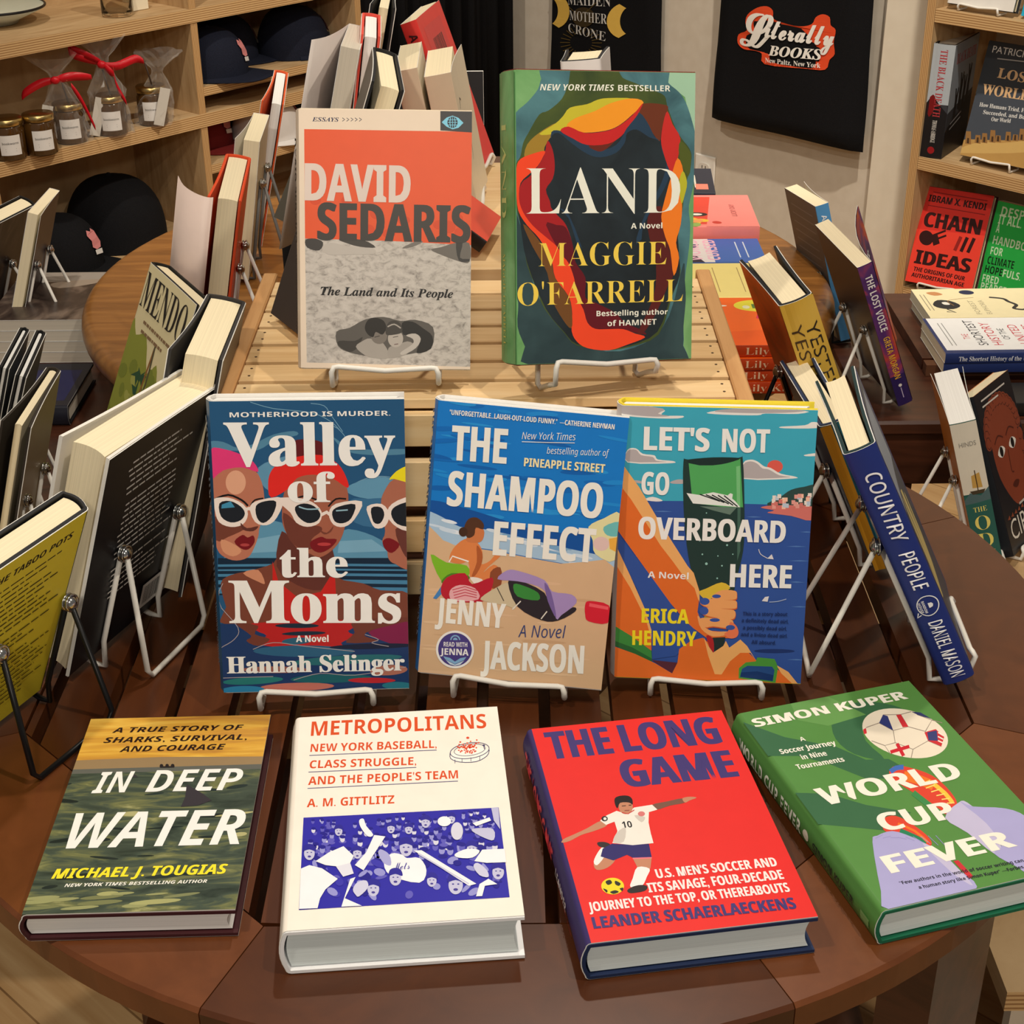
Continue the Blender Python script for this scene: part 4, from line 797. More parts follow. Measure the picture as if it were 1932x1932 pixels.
    A.poly((250, 132, 42), [(1250, 1190), (1292, 1290), (1252, 1380), (1282, 1530), (1272, 1700), (1235, 1840), (1258, 1960), (1216, 2095), (1190, 1900), (1150, 1790), (1122, 1640), (1160, 1470), (1200, 1330)], 1); A.poly((192, 188, 52), [(1290, 1290), (1322, 1380), (1302, 1480), (1278, 1540), (1258, 1390)], 1)
    Wt = (246, 246, 232); Y = (250, 216, 88)
    A.text(Wt, 'NEW YORK TIMES', (205, 678), (765, 676), 48, 'sansbi', -0.004); A.text(Wt, 'BESTSELLER', (795, 676), (1195, 676), 46, 'sansb', -0.004)
    A.text(Wt, 'LAND', (105, 1618), (1266, 1616), 352, 'serifb', -0.012, 1.0); A.text(Wt, 'A Novel', (890, 1732), (1130, 1730), 42, 'sansb')
    A.text(Y, 'MAGGIE', (195, 2012), (1160, 2008), 178, 'serifb', -0.012); A.text(Y, "O'FARRELL", (40, 2305), (1285, 2292), 172, 'serifb', -0.012)
    A.text(Wt, 'Bestselling author', (628, 2393), (1168, 2388), 40, 'sansb'); A.text(Wt, 'of HAMNET', (710, 2470), (1082, 2464), 42, 'sansb')
    s = Sp(); s.poly(G, [(0, 0), (0.042, 0), (0.042, 0.248), (0, 0.248)]); s.text((196, 206, 128), 'LAND', (0.014, 0.205), (0.014, 0.125), 0.014, 'serifb', -0.012); s.text((206, 196, 96), "MAGGIE O'FARRELL", (0.017, 0.095), (0.017, 0.015), 0.007, 'serifb', -0.01)
LP = ((-0.0071, 1.2792, 0.2336), (17.12, 16.39, -5.07), (0.1624, 0.2471, 0.0424))
book('green novel with a layered cave of colours standing on the right of the crate top', *LP, (128, 186, 122), back=(120, 40, 40), art=land_art, pg=M_pg_cream, board=(120, 40, 38))

# flat on the table
def lying(label, x, y, a, size, front, **k):
    ex = np.array([math.cos(a), math.sin(a), 0]); ey = np.array([-math.sin(a), math.cos(a), 0])
    return book(label, (x, y, k.pop('z', 0.0002)), None, size, front, flat=(ex, ey, np.array([0, 0, 1.])), **k)
seam = ramp_mat('stormy_sea_print', lambda nt, co: noise(nt, mapping(nt, co, (22, 90, 22)), 1.0, 7, 0.9, 0.58), [(0.3, (40, 50, 44)), (0.5, (70, 82, 70)), (0.62, (112, 116, 76)), (0.75, (168, 166, 116))], 0.35)
skym = ramp_mat('sunset_sky_print', lambda nt, co: noise(nt, mapping(nt, co, (14, 110, 14)), 1.0, 6, 0.6), [(0.3, (176, 122, 58)), (0.5, (214, 162, 62)), (0.7, (236, 196, 92))], 0.35)
def deep_art(F, Sp, B):
    A = F([(169, 1353), (511, 1352), (443, 1716), (37, 1727)], (0, 1280, 2.9625))
    A.poly(skym, [(380, 180), (1600, 180), (1520, 500), (300, 500)]); A.poly((150, 126, 92), [(300, 455), (900, 440), (1560, 448), (1540, 492), (300, 510)]); A.poly((96, 98, 92), [(300, 505), (1540, 488), (1520, 540), (300, 560)]); A.poly(seam, [(300, 530), (1550, 515), (1400, 1340), (60, 1360)])
    r = random.Random(9)
    for i in range(26): q = r.random(); A.ell(r.choice([(176, 172, 122), (128, 132, 92), (34, 44, 42), (40, 52, 50), (30, 40, 38)]), r.uniform(260, 1380), 590+q*680, r.uniform(40, 130), r.uniform(4, 14), 14, r.uniform(-0.15, 0.1))
    for i in range(16): A.ell(r.choice([(150, 152, 104), (166, 166, 112), (120, 124, 84)]), r.uniform(170, 900), r.uniform(1200, 1290), r.uniform(60, 150), r.uniform(5, 14), 16, -0.08)
    A.poly((58, 54, 60), [(1045, 598), (1090, 625), (1140, 655), (1184, 690), (1110, 716), (1012, 724), (1036, 670)], 0); A.poly((58, 58, 60), [(735, 530), (755, 538), (772, 554), (735, 556)])
    for x in (903, 935, 966): A.ell((40, 34, 36), x, 490, 10, 9, 10)
    A.poly((40, 34, 36), [(892, 494), (978, 494), (974, 502), (896, 502)])
    K = (40, 22, 18); A.text(K, 'A TRUE STORY OF', (622, 299), (1360, 295), 28, 'sansbi'); A.text(K, 'SHARKS, SURVIVAL,', (572, 356), (1380, 351), 30, 'sansbi'); A.text(K, 'AND COURAGE', (664, 409), (1258, 404), 31, 'sansbi')
    A.text(WHT, 'IN', (503, 642), (722, 638), 118, 'sansbi'); A.text(WHT, 'DEEP', (810, 638), (1342, 632), 120, 'sansbi'); A.text(WHT, 'WATER', (352, 954), (1345, 934), 196, 'sansbi')
    A.text((250, 230, 52), 'MICHAEL J. TOUGIAS', (278, 1124), (1264, 1098), 54, 'sansbi', 0.012); A.text((238, 236, 226), 'NEW YORK TIMES BESTSELLING AUTHOR', (352, 1171), (1156, 1148), 18, 'sansbi', 0.006)
    A.poly((58, 54, 60), [(1045, 598), (1090, 625), (1140, 655), (1184, 690), (1110, 716), (1012, 724), (1036, 670)], 0)
lying('sea-and-shark-fin hardcover lying at the left end of the front row', -0.3393, 0.8092, 0.0251, (0.1468, 0.229, 0.0241), (120, 110, 70), spine=(70, 74, 52), back=(36, 40, 40), art=deep_art, pg=M_pg_white, board=(62, 26, 30))

def metro_art(F, Sp, B):
    A = F([(556, 1353), (938, 1331), (991, 1729), (530, 1759)], (500, 1280, 2.9623)); O_ = (218, 80, 34); BL = (46, 42, 168); PL = (214, 214, 232)
    A.text(O_, 'METROPOLITANS', (248, 318), (1238, 272), 80, 'sansb'); A.text(O_, 'NEW YORK BASEBALL,', (245, 408), (957, 384), 44, 'sansb'); A.text(O_, 'CLASS STRUGGLE,', (240, 501), (842, 480), 44, 'sansb'); A.text(O_, "AND THE PEOPLE'S TEAM", (232, 595), (1078, 556), 46, 'sansb'); A.text(O_, 'A. M. GITTLITZ', (225, 720), (718, 698), 46, 'sansb')
    for a, b in (((240, 428), (957, 397)), ((235, 522), (842, 495)), ((230, 614), (1077, 572))): A.stroke((70, 70, 120), [a, b], 4)
    E = lambda x, y, rx, ry: [(x+rx*math.cos(t), y+ry*math.sin(t)-0.12*(rx*math.cos(t))) for t in [2*math.pi*i/30 for i in range(30)]]
    NV = (60, 60, 100); A.poly((250, 246, 238), E(1143, 425, 108, 42)); A.stroke(NV, E(1143, 400, 110, 44), 4, 0, True); A.stroke(NV, E(1143, 396, 88, 32), 3, 0, True); A.stroke(NV, [(1033, 412), (1036, 445), (1090, 465), (1180, 462), (1240, 430), (1254, 395)], 4, 3)
    for x in (1060, 1100, 1150, 1200): A.stroke(NV, [(x, 440-0.12*(x-1143)), (x, 462-0.12*(x-1143))], 3)
    for sgn in (1,): A.stroke(NV, [(1222, 372), (1226, 392)], 4); A.ell(NV, 1222, 370, 8, 5, 10)
    r = random.Random(11)
    k0 = A.k
    for i in range(60): A.k = k0+i % 20; a = r.uniform(0, 6.28); q = math.sqrt(r.random()); A.ell((222, 74, 40), 1140+66*q*math.cos(a), 392+24*q*math.sin(a)-r.choice([0, 0, 0, 18, 34]), 5, 4, 8)
    A.ell((222, 74, 40), 1132, 328, 9, 6, 10); A.ell((222, 74, 40), 1178, 360, 6, 4, 8); A.ell((222, 74, 40), 1090, 352, 6, 4, 8)
    Q = [(207, 780), (1307, 722), (1370, 1230), (180, 1302)]; A.poly(BL, Q)
    def pt(u, v): return tuple(np.array(Q[0])*(1-u)*(1-v)+np.array(Q[1])*u*(1-v)+np.array(Q[2])*u*v+np.array(Q[3])*(1-u)*v)
    M1, M2 = (150, 150, 214), (96, 92, 190)
    k0 = A.k
    for i in range(170):
        A.k = k0+(i % 12)*3
        u, v = r.uniform(0.02, 0.97), 0.04+0.46*(i/170); x, y = pt(u, v); s = 0.75+v*1.9; A.ell(r.choice([M1, M1, PL, M2]), x, y, 11*s, 14*s, 12); A.ell((34, 30, 140), x+1, y-11*s, 13*s, 8*s, 10)
        if r.random() < 0.5: A.ell(r.choice([M2, (34, 30, 140)]), x+r.uniform(-8, 8), y+20*s, 18*s, 8*s, 10)
    A.k = k0+40; k1 = A.k
    for i in range(40):
        A.k = k1+i % 16; u, v = r.uniform(0.03, 0.95), r.uniform(0.5, 0.93); x, y = pt(u, v); A.ell(r.choice([M2, (34, 30, 140), (60, 56, 176), M1]), x, y, r.uniform(16, 44), r.uniform(10, 26), 12, r.uniform(-1, 1))
    WH = (244, 243, 248); A.k = k1+17
    def face(x, y, s):
        A.ell((196, 196, 226), x, y, 30*s, 38*s); A.poly((44, 40, 150), [(x-34*s, y-14*s), (x-28*s, y-44*s), (x, y-54*s), (x+28*s, y-44*s), (x+36*s, y-12*s), (x, y-22*s)], 1)
        for d in (-11, 11): A.ell((60, 56, 150), x+d*s, y-5*s, 5*s, 3*s, 8)
        A.ell((70, 60, 150), x, y+18*s, 10*s, 6*s, 10)
    A.poly(WH, [(700, 985), (760, 990), (790, 1010), (860, 1010), (900, 1080), (860, 1150), (700, 1110), (660, 1040)], 1); A.poly((170, 170, 220), [(640, 960), (690, 990), (700, 1050), (660, 1040), (630, 990)], 1); face(785, 955, 1.2); A.text((40, 36, 150), 'Mets', (712, 1078), (806, 1072), 40, 'script')
    for x, y, s in ((600, 1185, 1.1), (725, 1125, 1.1), (1065, 1165, 1.35), (1305, 1090, 1.1), (930, 1140, 0.9), (1155, 960, 0.9), (895, 810, 0.8), (1040, 790, 0.7), (240, 985, 1.0), (510, 985, 0.8), (700, 845, 0.7), (405, 860, 0.7), (800, 850, 0.7)): face(x, y, s)
    A.poly(WH, [(192, 1072), (240, 1052), (310, 1070), (400, 1130), (330, 1190), (300, 1240), (286, 1296), (182, 1300)], 0); A.poly(WH, [(275, 1030), (350, 980), (432, 945), (490, 1000), (470, 1040), (400, 1060), (330, 1052)], 0); A.poly((226, 226, 240), [(390, 1060), (470, 1040), (490, 1100), (430, 1118)], 0); A.poly(WH, [(470, 1130), (500, 1120), (440, 1240), (535, 1282), (420, 1288)], 0)
    A.poly(WH, [(605, 882), (668, 890), (545, 1082), (496, 1052), (560, 980)], 0); A.poly(WH, [(520, 800), (545, 790), (560, 830), (600, 880), (570, 890), (530, 840)], 1); A.poly(WH, [(828, 970), (872, 968), (1182, 1158), (1140, 1170), (1000, 1080)], 0); A.poly((200, 200, 230), [(860, 985), (1140, 1155), (1138, 1162), (850, 990)])
    A.poly(WH, [(1170, 1030), (1215, 965), (1342, 960), (1350, 1036), (1240, 1040)], 0); A.poly(WH, [(1060, 990), (1130, 960), (1200, 970), (1160, 1010), (1080, 1010)], 1); A.poly(WH, [(1160, 815), (1255, 782), (1265, 800), (1180, 832)], 0); A.poly((196, 196, 226), [(1170, 845), (1275, 848), (1280, 910), (1230, 900), (1160, 862)], 1); A.poly((190, 190, 224), [(1265, 728), (1305, 724), (1316, 850), (1280, 800)], 0)
    A.poly((206, 206, 232), [(1165, 1060), (1190, 1040), (1240, 1080), (1250, 1120), (1200, 1110)], 1); A.poly(WH, [(1180, 1230), (1200, 1160), (1250, 1130), (1300, 1160), (1230, 1170), (1215, 1228)], 0); A.poly((206, 206, 232), [(485, 1190), (510, 1150), (560, 1140), (570, 1180), (520, 1230), (500, 1220)], 1)
    A.ell(WH, 1000, 805, 38, 28); A.ell(PL, 1072, 860, 34, 50)
lying('white baseball history hardcover with a blue crowd photo lying in the front row', -0.1552, 0.776, 0.0806, (0.1618, 0.242, 0.0384), (246, 238, 226), art=metro_art, pg=M_pg_mint, board=(240, 240, 242))

def long_art(F, Sp, B):
    A = F([(995, 1373), (1360, 1339), (1545, 1729), (1103, 1786)], (960, 1280, 2.9633)); NV = (66, 54, 116)
    A.text(NV, 'THE', (235, 443), (586, 410), 152, 'sansb', 0.03); A.text(NV, 'LONG', (655, 402), (1190, 354), 150, 'sansb', 0.03); A.text(NV, 'GAME', (655, 602), (1282, 540), 152, 'sansb', 0.03)
    SKN = (194, 134, 104)
    A.poly(SKN, [(510, 792), (545, 818), (470, 850), (400, 872), (330, 908), (286, 916), (300, 895), (350, 872), (430, 835)], 1); A.poly((120, 84, 70), [(800, 700), (880, 682), (970, 664), (985, 688), (900, 705), (826, 728)], 1); A.poly(SKN, [(970, 664), (1010, 655), (1050, 660), (1010, 676), (985, 688)], 1)
    A.poly(SKN, [(468, 1035), (500, 1000), (560, 985), (590, 1015), (545, 1060), (485, 1072)], 1); A.poly((240, 236, 232), [(468, 1025), (490, 975), (520, 940), (545, 945), (530, 995), (488, 1045)], 1); A.poly((52, 44, 46), [(490, 915), (530, 912), (562, 925), (548, 946), (500, 938)], 1)
    A.poly(SKN, [(688, 1000), (798, 995), (790, 1064), (720, 1064)], 0); A.poly((242, 238, 236), [(716, 1056), (785, 1064), (770, 1110), (740, 1165), (676, 1170), (690, 1120)], 1); A.poly((46, 40, 42), [(658, 1190), (690, 1168), (735, 1158), (772, 1165), (758, 1192), (680, 1206)], 1)
    A.poly((48, 42, 106), [(572, 922), (690, 928), (782, 922), (798, 1000), (690, 1002), (658, 985), (580, 1018), (508, 995), (520, 950)], 0); A.poly((236, 120, 130), [(690, 1002), (798, 998), (798, 1006), (690, 1010)])
    A.poly((238, 232, 224), [(506, 790), (545, 760), (600, 735), (650, 750), (700, 716), (800, 700), (830, 728), (782, 742), (780, 800), (792, 860), (808, 918), (690, 930), (575, 918), (604, 850), (588, 796), (540, 815)], 0); A.poly((206, 198, 190), [(600, 860), (650, 830), (640, 910), (580, 915)], 1); A.poly((206, 198, 190), [(700, 760), (760, 770), (740, 800)], 1)
    A.ell(SKN, 652, 712, 40, 42); A.poly((34, 28, 28), [(592, 700), (590, 665), (620, 650), (665, 650), (688, 668), (690, 700), (670, 688), (620, 690), (606, 720)], 1); A.stroke((70, 46, 38), [(630, 708), (652, 706)], 5); A.stroke((70, 46, 38), [(668, 704), (684, 702)], 5); A.stroke((140, 70, 60), [(645, 734), (672, 732)], 5); A.stroke((200, 60, 60), [(630, 745), (665, 752), (700, 730)], 5)
    A.ell((40, 40, 44), 532, 780, 18, 15); A.ell((238, 232, 224), 534, 780, 9, 8); A.ell((214, 120, 120), 740, 752, 20, 14); A.text((30, 30, 34), '10', (635, 832), (690, 828), 36, 'sansb')
    A.ell((238, 214, 40), 575, 1166, 65, 48, 32); 
    for pts in ([(535, 1140), (560, 1130), (572, 1148), (548, 1160)], [(590, 1135), (620, 1150), (610, 1165), (590, 1155)], [(520, 1180), (545, 1190), (540, 1204)], [(560, 1200), (590, 1190), (610, 1200), (580, 1212)], [(615, 1180), (636, 1175), (630, 1195)]): A.poly((46, 44, 40), pts, 1)
    Wt = (244, 232, 230)
    A.text(Wt, "U.S. MEN'S SOCCER AND", (830, 1120), (1506, 1046), 52, 'sansb', 0.02); A.text(Wt, 'ITS SAVAGE, FOUR-DECADE', (783, 1202), (1543, 1119), 54, 'sansb', 0.02); A.text(Wt, 'JOURNEY TO THE TOP, OR THEREABOUTS', (443, 1316), (1578, 1192), 54, 'sansb', 0.02); A.text(NV, 'LEANDER SCHAERLAECKENS', (468, 1414), (1616, 1288), 66, 'sansb', 0.024)
    s = Sp(); s.text((226, 66, 74), 'THE LONG GAME', (0.009, 0.225), (0.009, 0.105), 0.014, 'sansb', 0.02); s.text(Wt, 'LEANDER', (0.015, 0.09), (0.015, 0.05), 0.006, 'sansb'); s.text((226, 66, 74), 'SCHAERLAECKENS', (0.008, 0.085), (0.008, 0.03), 0.006, 'sansb')
lying('red soccer hardcover with a kicking player lying in the front row', 0.0459, 0.7681, 0.1495, (0.1594, 0.2415, 0.0325), (228, 44, 40), spine=(62, 52, 104), back=(228, 44, 40), art=long_art, pg=M_pg_mint, board=(30, 44, 78))

def cup_art(F, Sp, B):
    A = F([(1387.7, 1346.4), (1713.9, 1283.5), (2039.6, 1632.9), (1663, 1720.9)], (1360, 1240, 2.792)); DG = (60, 106, 72)
    A.poly(DG, [(95, 335), (330, 420), (600, 470), (760, 540), (880, 535), (960, 580), (900, 640), (760, 640), (560, 560), (400, 520), (220, 520)], 0); A.poly(DG, [(580, 330), (640, 270), (740, 230), (900, 250), (960, 290), (760, 340), (760, 440), (860, 540), (700, 510), (600, 430)], 1)
    A.poly(DG, [(370, 715), (560, 720), (760, 780), (1000, 820), (900, 920), (700, 900), (480, 880)], 0); A.poly((104, 154, 84), [(360, 240), (560, 205), (760, 300), (560, 360), (400, 330)], 0)
    A.poly((76, 124, 70), [(820, 1000), (900, 940), (1100, 1000), (1250, 1190), (1000, 1190), (860, 1120)], 0)
    A.ell((238, 226, 206), 968, 400, 232, 124, 48, 0.24)
    LN = (150, 136, 124)
    for pts in ([(830, 345), (905, 385), (985, 365), (945, 300), (850, 302)], [(905, 385), (915, 450), (1010, 485), (1090, 440), (1075, 390), (985, 365)], [(915, 450), (860, 465), (890, 510)], [(1010, 485), (1000, 530)], [(1090, 440), (1160, 470)], [(830, 345), (760, 370)], [(945, 300), (1000, 285)], [(1075, 390), (1110, 330), (1030, 300)], [(1110, 330), (1165, 345)], [(860, 465), (790, 440)]): A.stroke(LN, pts, 4)
    A.poly((52, 60, 120), [(830, 345), (850, 302), (875, 308), (905, 385)]); A.poly((206, 50, 56), [(920, 303), (945, 300), (985, 365), (955, 368)])
    A.poly((206, 50, 56), [(1070, 395), (1130, 378), (1175, 420), (1160, 470), (1090, 440)]); A.poly((60, 66, 120), [(1085, 395), (1135, 385), (1142, 440), (1092, 438)])
    for k in range(3): A.stroke((240, 230, 220), [(1142, 395+22*k), (1170, 412+20*k)], 7)
    A.stroke((206, 40, 52), [(890, 500), (990, 470)], 18); A.stroke((206, 40, 52), [(925, 455), (960, 520)], 18); A.poly((206, 50, 60), [(745, 380), (760, 372), (765, 400), (750, 405)]); A.poly((50, 56, 100), [(1000, 285), (1050, 290), (1110, 325), (1040, 305)])
    def boot(pts, stripes):
        A.poly((222, 70, 50), pts, 1)
        for c, w_, q in stripes: A.stroke(c, q, w_, 2)
    boot([(885, 620), (900, 580), (960, 575), (1080, 610), (1160, 660), (1230, 740), (1240, 790), (1180, 830), (1100, 770), (1020, 720), (940, 670)], [((70, 110, 190), 26, [(890, 605), (920, 585), (960, 580)]), ((236, 120, 40), 50, [(960, 625), (1050, 650), (1120, 680)]), ((64, 140, 80), 30, [(1010, 715), (1080, 770), (1160, 830)]), ((240, 200, 70), 22, [(1120, 670), (1180, 720), (1220, 770)])])
    for k in range(6): A.stroke((244, 220, 120), [(1050+28*k, 672+20*k), (1100+26*k, 650+24*k)], 6)
    boot([(850, 905), (860, 850), (920, 840), (1000, 880), (1080, 940), (1110, 990), (1060, 1010), (960, 960), (880, 930)], [((40, 130, 90), 30, [(940, 920), (1010, 950), (1080, 985)]), ((240, 120, 40), 12, [(930, 880), (1020, 920), (1090, 980)])])
    LIL = (172, 168, 216); LL = (196, 190, 222)
    A.poly(LL, [(1180, 850), (1250, 770), (1300, 770), (1420, 880), (1480, 1010), (1440, 1040), (1300, 930)], 1); A.poly(LIL, [(1260, 765), (1330, 790), (1500, 800), (1620, 850), (1800, 1010), (1700, 1180), (1560, 1110), (1440, 1040), (1480, 1000), (1400, 880)], 1)
    A.poly(LIL, [(795, 980), (820, 945), (900, 920), (1000, 950), (1100, 1000), (1190, 1060), (1260, 1130), (1350, 1215), (1250, 1290), (880, 1335), (840, 1240)], 1); A.poly(LL, [(1060, 985), (1140, 1020), (1230, 1100), (1330, 1210), (1240, 1160), (1130, 1060)], 1)
    A.poly((206, 50, 60), [(1225, 1080), (1250, 1075), (1330, 1160), (1310, 1175)])
    for k in range(9): A.stroke((150, 146, 200), [(810+40*k, 960-2*k), (850+42*k, 940+8*k)], 3)
    Wt = (244, 240, 226); C = lambda t, a, b, h, **k: A.text(Wt, t, a, b, h, 'sansb', **k)
    C('SIMON KUPER', (178, 368), (985, 216), 46, off=0.02); C('A', (415, 443), (443, 439), 22); C('Soccer Journey', (312, 512), (605, 462), 27, off=0.01); C('in Nine', (425, 541), (557, 518), 27, off=0.01); C('Tournaments', (400, 593), (650, 550), 27, off=0.01)
    C('WORLD', (545, 785), (1280, 636), 98, off=0.02); C('CUP', (862, 922), (1250, 848), 98, off=0.02); C('FEVER', (900, 1145), (1562, 1000), 100, off=0.02)
    A.text((40, 40, 56), '"Few authors in the world of soccer writing can', (945, 1206), (1600, 1084), 18, 'sansb'); A.text((40, 40, 56), 'a human story like Simon Kuper" —Forbes', (1045, 1229), (1600, 1118), 18, 'sansb')
    s = Sp(); s.text(Wt, 'WORLD CUP FEVER', (0.009, 0.222), (0.009, 0.112), 0.011, 'sansb', 0.006); s.ell((236, 222, 204), 0.0145, 0.104, 0.0045, 0.0045); s.text((36, 48, 40), 'SIMON KUPER', (0.011, 0.092), (0.011, 0.03), 0.007, 'sansb'); s.poly((120, 160, 96), [(0.009, 0.008), (0.017, 0.008), (0.017, 0.020), (0.009, 0.020)])
lying('green soccer book with lilac socks lying at the right end of the front row', 0.2475, 0.7982, 0.2913, (0.1562, 0.2395, 0.0307), (88, 140, 70), spine=(84, 134, 66), back=(70, 120, 64), art=cup_art, pg=M_pg_mint, board=(22, 104, 74))

# easels of the upright books
easel('white wire easel under the book with three swimmers', *VP, 0.0)
easel('white wire easel under the beach-scene novel', *SP, 0.0)
easel('white wire easel under the green bottle novel', *OP, 0.0)
easel('white wire easel under the essay hardcover on the crate', *DP, CZ-0.002, yb=0.10)
easel('white wire easel under the green cave-cover novel on the crate', *LP, CZ-0.002, yb=0.10)
# ---------------------------------------------------------------- books leaning at the right
def country_art(F, Sp, B):
    s = Sp(); Wt = (240, 240, 244)
    s.text(Wt, 'COUNTRY', (0.0085, 0.214), (0.0085, 0.146), 0.0125, 'sansi', 0.006); s.text(Wt, 'PEOPLE', (0.0085, 0.136), (0.0085, 0.098), 0.0125, 'sansi', 0.006); s.text(Wt, 'DANIEL MASON', (0.0085, 0.066), (0.0085, 0.006), 0.0115, 'sansi', 0.006)
    R = [(0.0135+0.0095*math.cos(a)*(1.0 if math.cos(a) > 0 else 0.85), 0.0815+0.0095*math.sin(a)) for a in [2*math.pi*i/24 for i in range(24)]]
    s.stroke(Wt, R, 0.0009, 0, True); s.stroke(Wt, [(0.0045, 0.077), (0.0025, 0.073), (0.0062, 0.0745)], 0.0009)
    s.text(Wt, 'RANDOM', (0.010, 0.0875), (0.010, 0.0755), 0.0022, 'sansb'); s.text(Wt, 'HOUSE', (0.0068, 0.0865), (0.0068, 0.0765), 0.0022, 'sansb')
    s.poly(Wt, [(0.0145, 0.079), (0.0145, 0.084), (0.0175, 0.0835), (0.0185, 0.0815), (0.0175, 0.0795)])
    f = F(); f.poly((70, 76, 84), [(0.004, 0.004), (0.15, 0.004), (0.15, 0.232), (0.004, 0.232)]); f.poly((206, 186, 120), [(0.02, 0.07), (0.10, 0.06), (0.12, 0.12), (0.05, 0.15)], 3); f.poly((150, 158, 168), [(0.01, 0.16), (0.14, 0.15), (0.14, 0.22), (0.01, 0.225)])
CP = ((0.363, 1.084, 0.016), (87.5, 25.9, -1.6), (0.156, 0.237, 0.027))
book('dark blue hardcover with white spine lettering leaning at the right edge of the round table', *CP, (38, 52, 120), art=country_art, board=(36, 58, 60), bulge=0.0015, of=0.006, ob=0.004)
easel('white wire easel behind the dark blue spine at the right table edge', *CP, 0.0, yb=0.125, back=0.045)
def teal_art(F, Sp, B):
    s = Sp(); s.poly((206, 146, 40), [(0.0, 0.0), (0.010, 0.0), (0.010, 0.17), (0.0, 0.17)]); s.poly((46, 120, 140), [(0.012, 0.0), (0.03, 0.0), (0.03, 0.17), (0.012, 0.17)])
GP = ((0.347, 1.282, 0.012), (94.5, 23.7, 0), (0.154, 0.170, 0.028))
book('teal and gold spined book half hidden behind the dark blue hardcover', *GP, (60, 80, 110), spine=(40, 96, 116), back=(44, 56, 84), art=teal_art, board=(44, 56, 84), of=0.004)
easel('white wire easel behind the teal and gold spine', *GP, 0.0, yb=0.10, back=0.045)
yest = ramp_mat('yesteryear_sunset_print', lambda nt, co: mathn(nt, 'ADD', noise(nt, mapping(nt, co, (8, 3, 8)), 1.2, 3, 0.6), -0.0), [(0.3, (120, 128, 50)), (0.5, (200, 160, 60)), (0.7, (226, 190, 96))], 0.38)
orng = ramp_mat('orange_meadow_print', lambda nt, co: noise(nt, mapping(nt, co, (6, 12, 6)), 1.5, 4, 0.8), [(0.3, (126, 84, 36)), (0.5, (196, 96, 36)), (0.7, (222, 118, 48))], 0.38)
def yest_art(F, Sp, B):
    s = Sp(); s.poly(yest, [(0, 0), (0.034, 0), (0.034, 0.232), (0, 0.232)]); K = (44, 36, 26)
    s.text(K, 'YESTERYEAR', (0.017, 0.205), (0.017, 0.07), 0.013, 'sans', -0.004); s.text((70, 50, 30), 'YESTERYEAR', (0.003, 0.208), (0.003, 0.065), 0.011, 'sans', -0.006)
    B().poly(orng, [(0, 0), (0.156, 0), (0.156, 0.232), (0, 0.232)])
    f = F(); f.poly((84, 156, 148), [(0, 0), (0.156, 0), (0.156, 0.232), (0, 0.232)])
YP = ((0.343, 1.412, 0.016), (96.4, 21.1, -2.5), (0.156, 0.232, 0.034))
book('olive-gold spined hardcover with orange back leaning right of the crate', *YP, (84, 156, 148), spine=(190, 160, 64), back=(206, 100, 40), art=yest_art, board=(34, 36, 40), of=0.005, ob=0.003)
easel('dark wire easel behind the olive-gold spined hardcover', *YP, 0.0, wire=M_wire_black, yb=0.11, back=0.03)
pur = ramp_mat('purple_sunset_print', lambda nt, co: noise(nt, mapping(nt, co, (14, 9, 14)), 1.5, 4, 1.0), [(0.3, (52, 34, 84)), (0.48, (94, 52, 116)), (0.6, (190, 70, 60)), (0.75, (226, 130, 60))], 0.35)
def voice_art(F, Sp, B):
    s = Sp(); s.poly(pur, [(0, 0), (0.021, 0), (0.021, 0.232), (0, 0.232)]); s.poly((48, 34, 92), [(0, 0), (0.021, 0), (0.021, 0.05), (0, 0.05)])
    s.text((244, 240, 240), 'THE LOST VOICE', (0.006, 0.215), (0.006, 0.125), 0.010, 'sansb'); s.text((232, 178, 60), 'GRETA MORGAN', (0.006, 0.115), (0.006, 0.045), 0.009, 'sansb', -0.004)
    s.ell((240, 236, 230), 0.0105, 0.033, 0.0025, 0.0025); s.stroke((200, 190, 220), [(0.0105, 0.029), (0.0105, 0.012)], 0.0012)
    f = F(); f.poly(pur, [(0, 0), (0.168, 0), (0.168, 0.232), (0, 0.232)]); f.text((244, 240, 240), 'THE LOST VOICE', (0.02, 0.15), (0.15, 0.15), 0.02, 'sansb')
XP = ((0.549, 2.011, -0.148), (98.7, 22.0, 2.6), (0.168, 0.232, 0.021))
book('purple and red paperback with a curling cover leaning on the right side table', *XP, (70, 44, 100), back=(54, 44, 48), art=voice_art, kind='paper', of=0.045)
easel('white wire easel under the purple paperback on the side table', *XP, TZ, yb=0.11, back=0.035)
def blue_art(F, Sp, B):
    s = Sp(); s.text((236, 240, 244), 'A HOUSE', (0.006, 0.205), (0.006, 0.15), 0.008, 'sansb', -0.004)
    b = B()
    for k in range(7): b.stroke((120, 118, 120), [(0.02, 0.20-0.014*k), (0.115, 0.20-0.014*k)], 0.002)
BP = ((0.514, 2.257, -0.148), (101.3, 14.2, -4.7), (0.137, 0.221, 0.021))
book('pale blue spined paperback with grey back leaning by the wall behind the walnut table', *BP, (84, 150, 206), back=(92, 88, 88), art=blue_art, kind='paper', of=0.012)
easel('dark wire easel with round joints behind the pale blue spined paperback', *BP, TZ, wire=M_wire_black, yb=0.10, back=0.03)
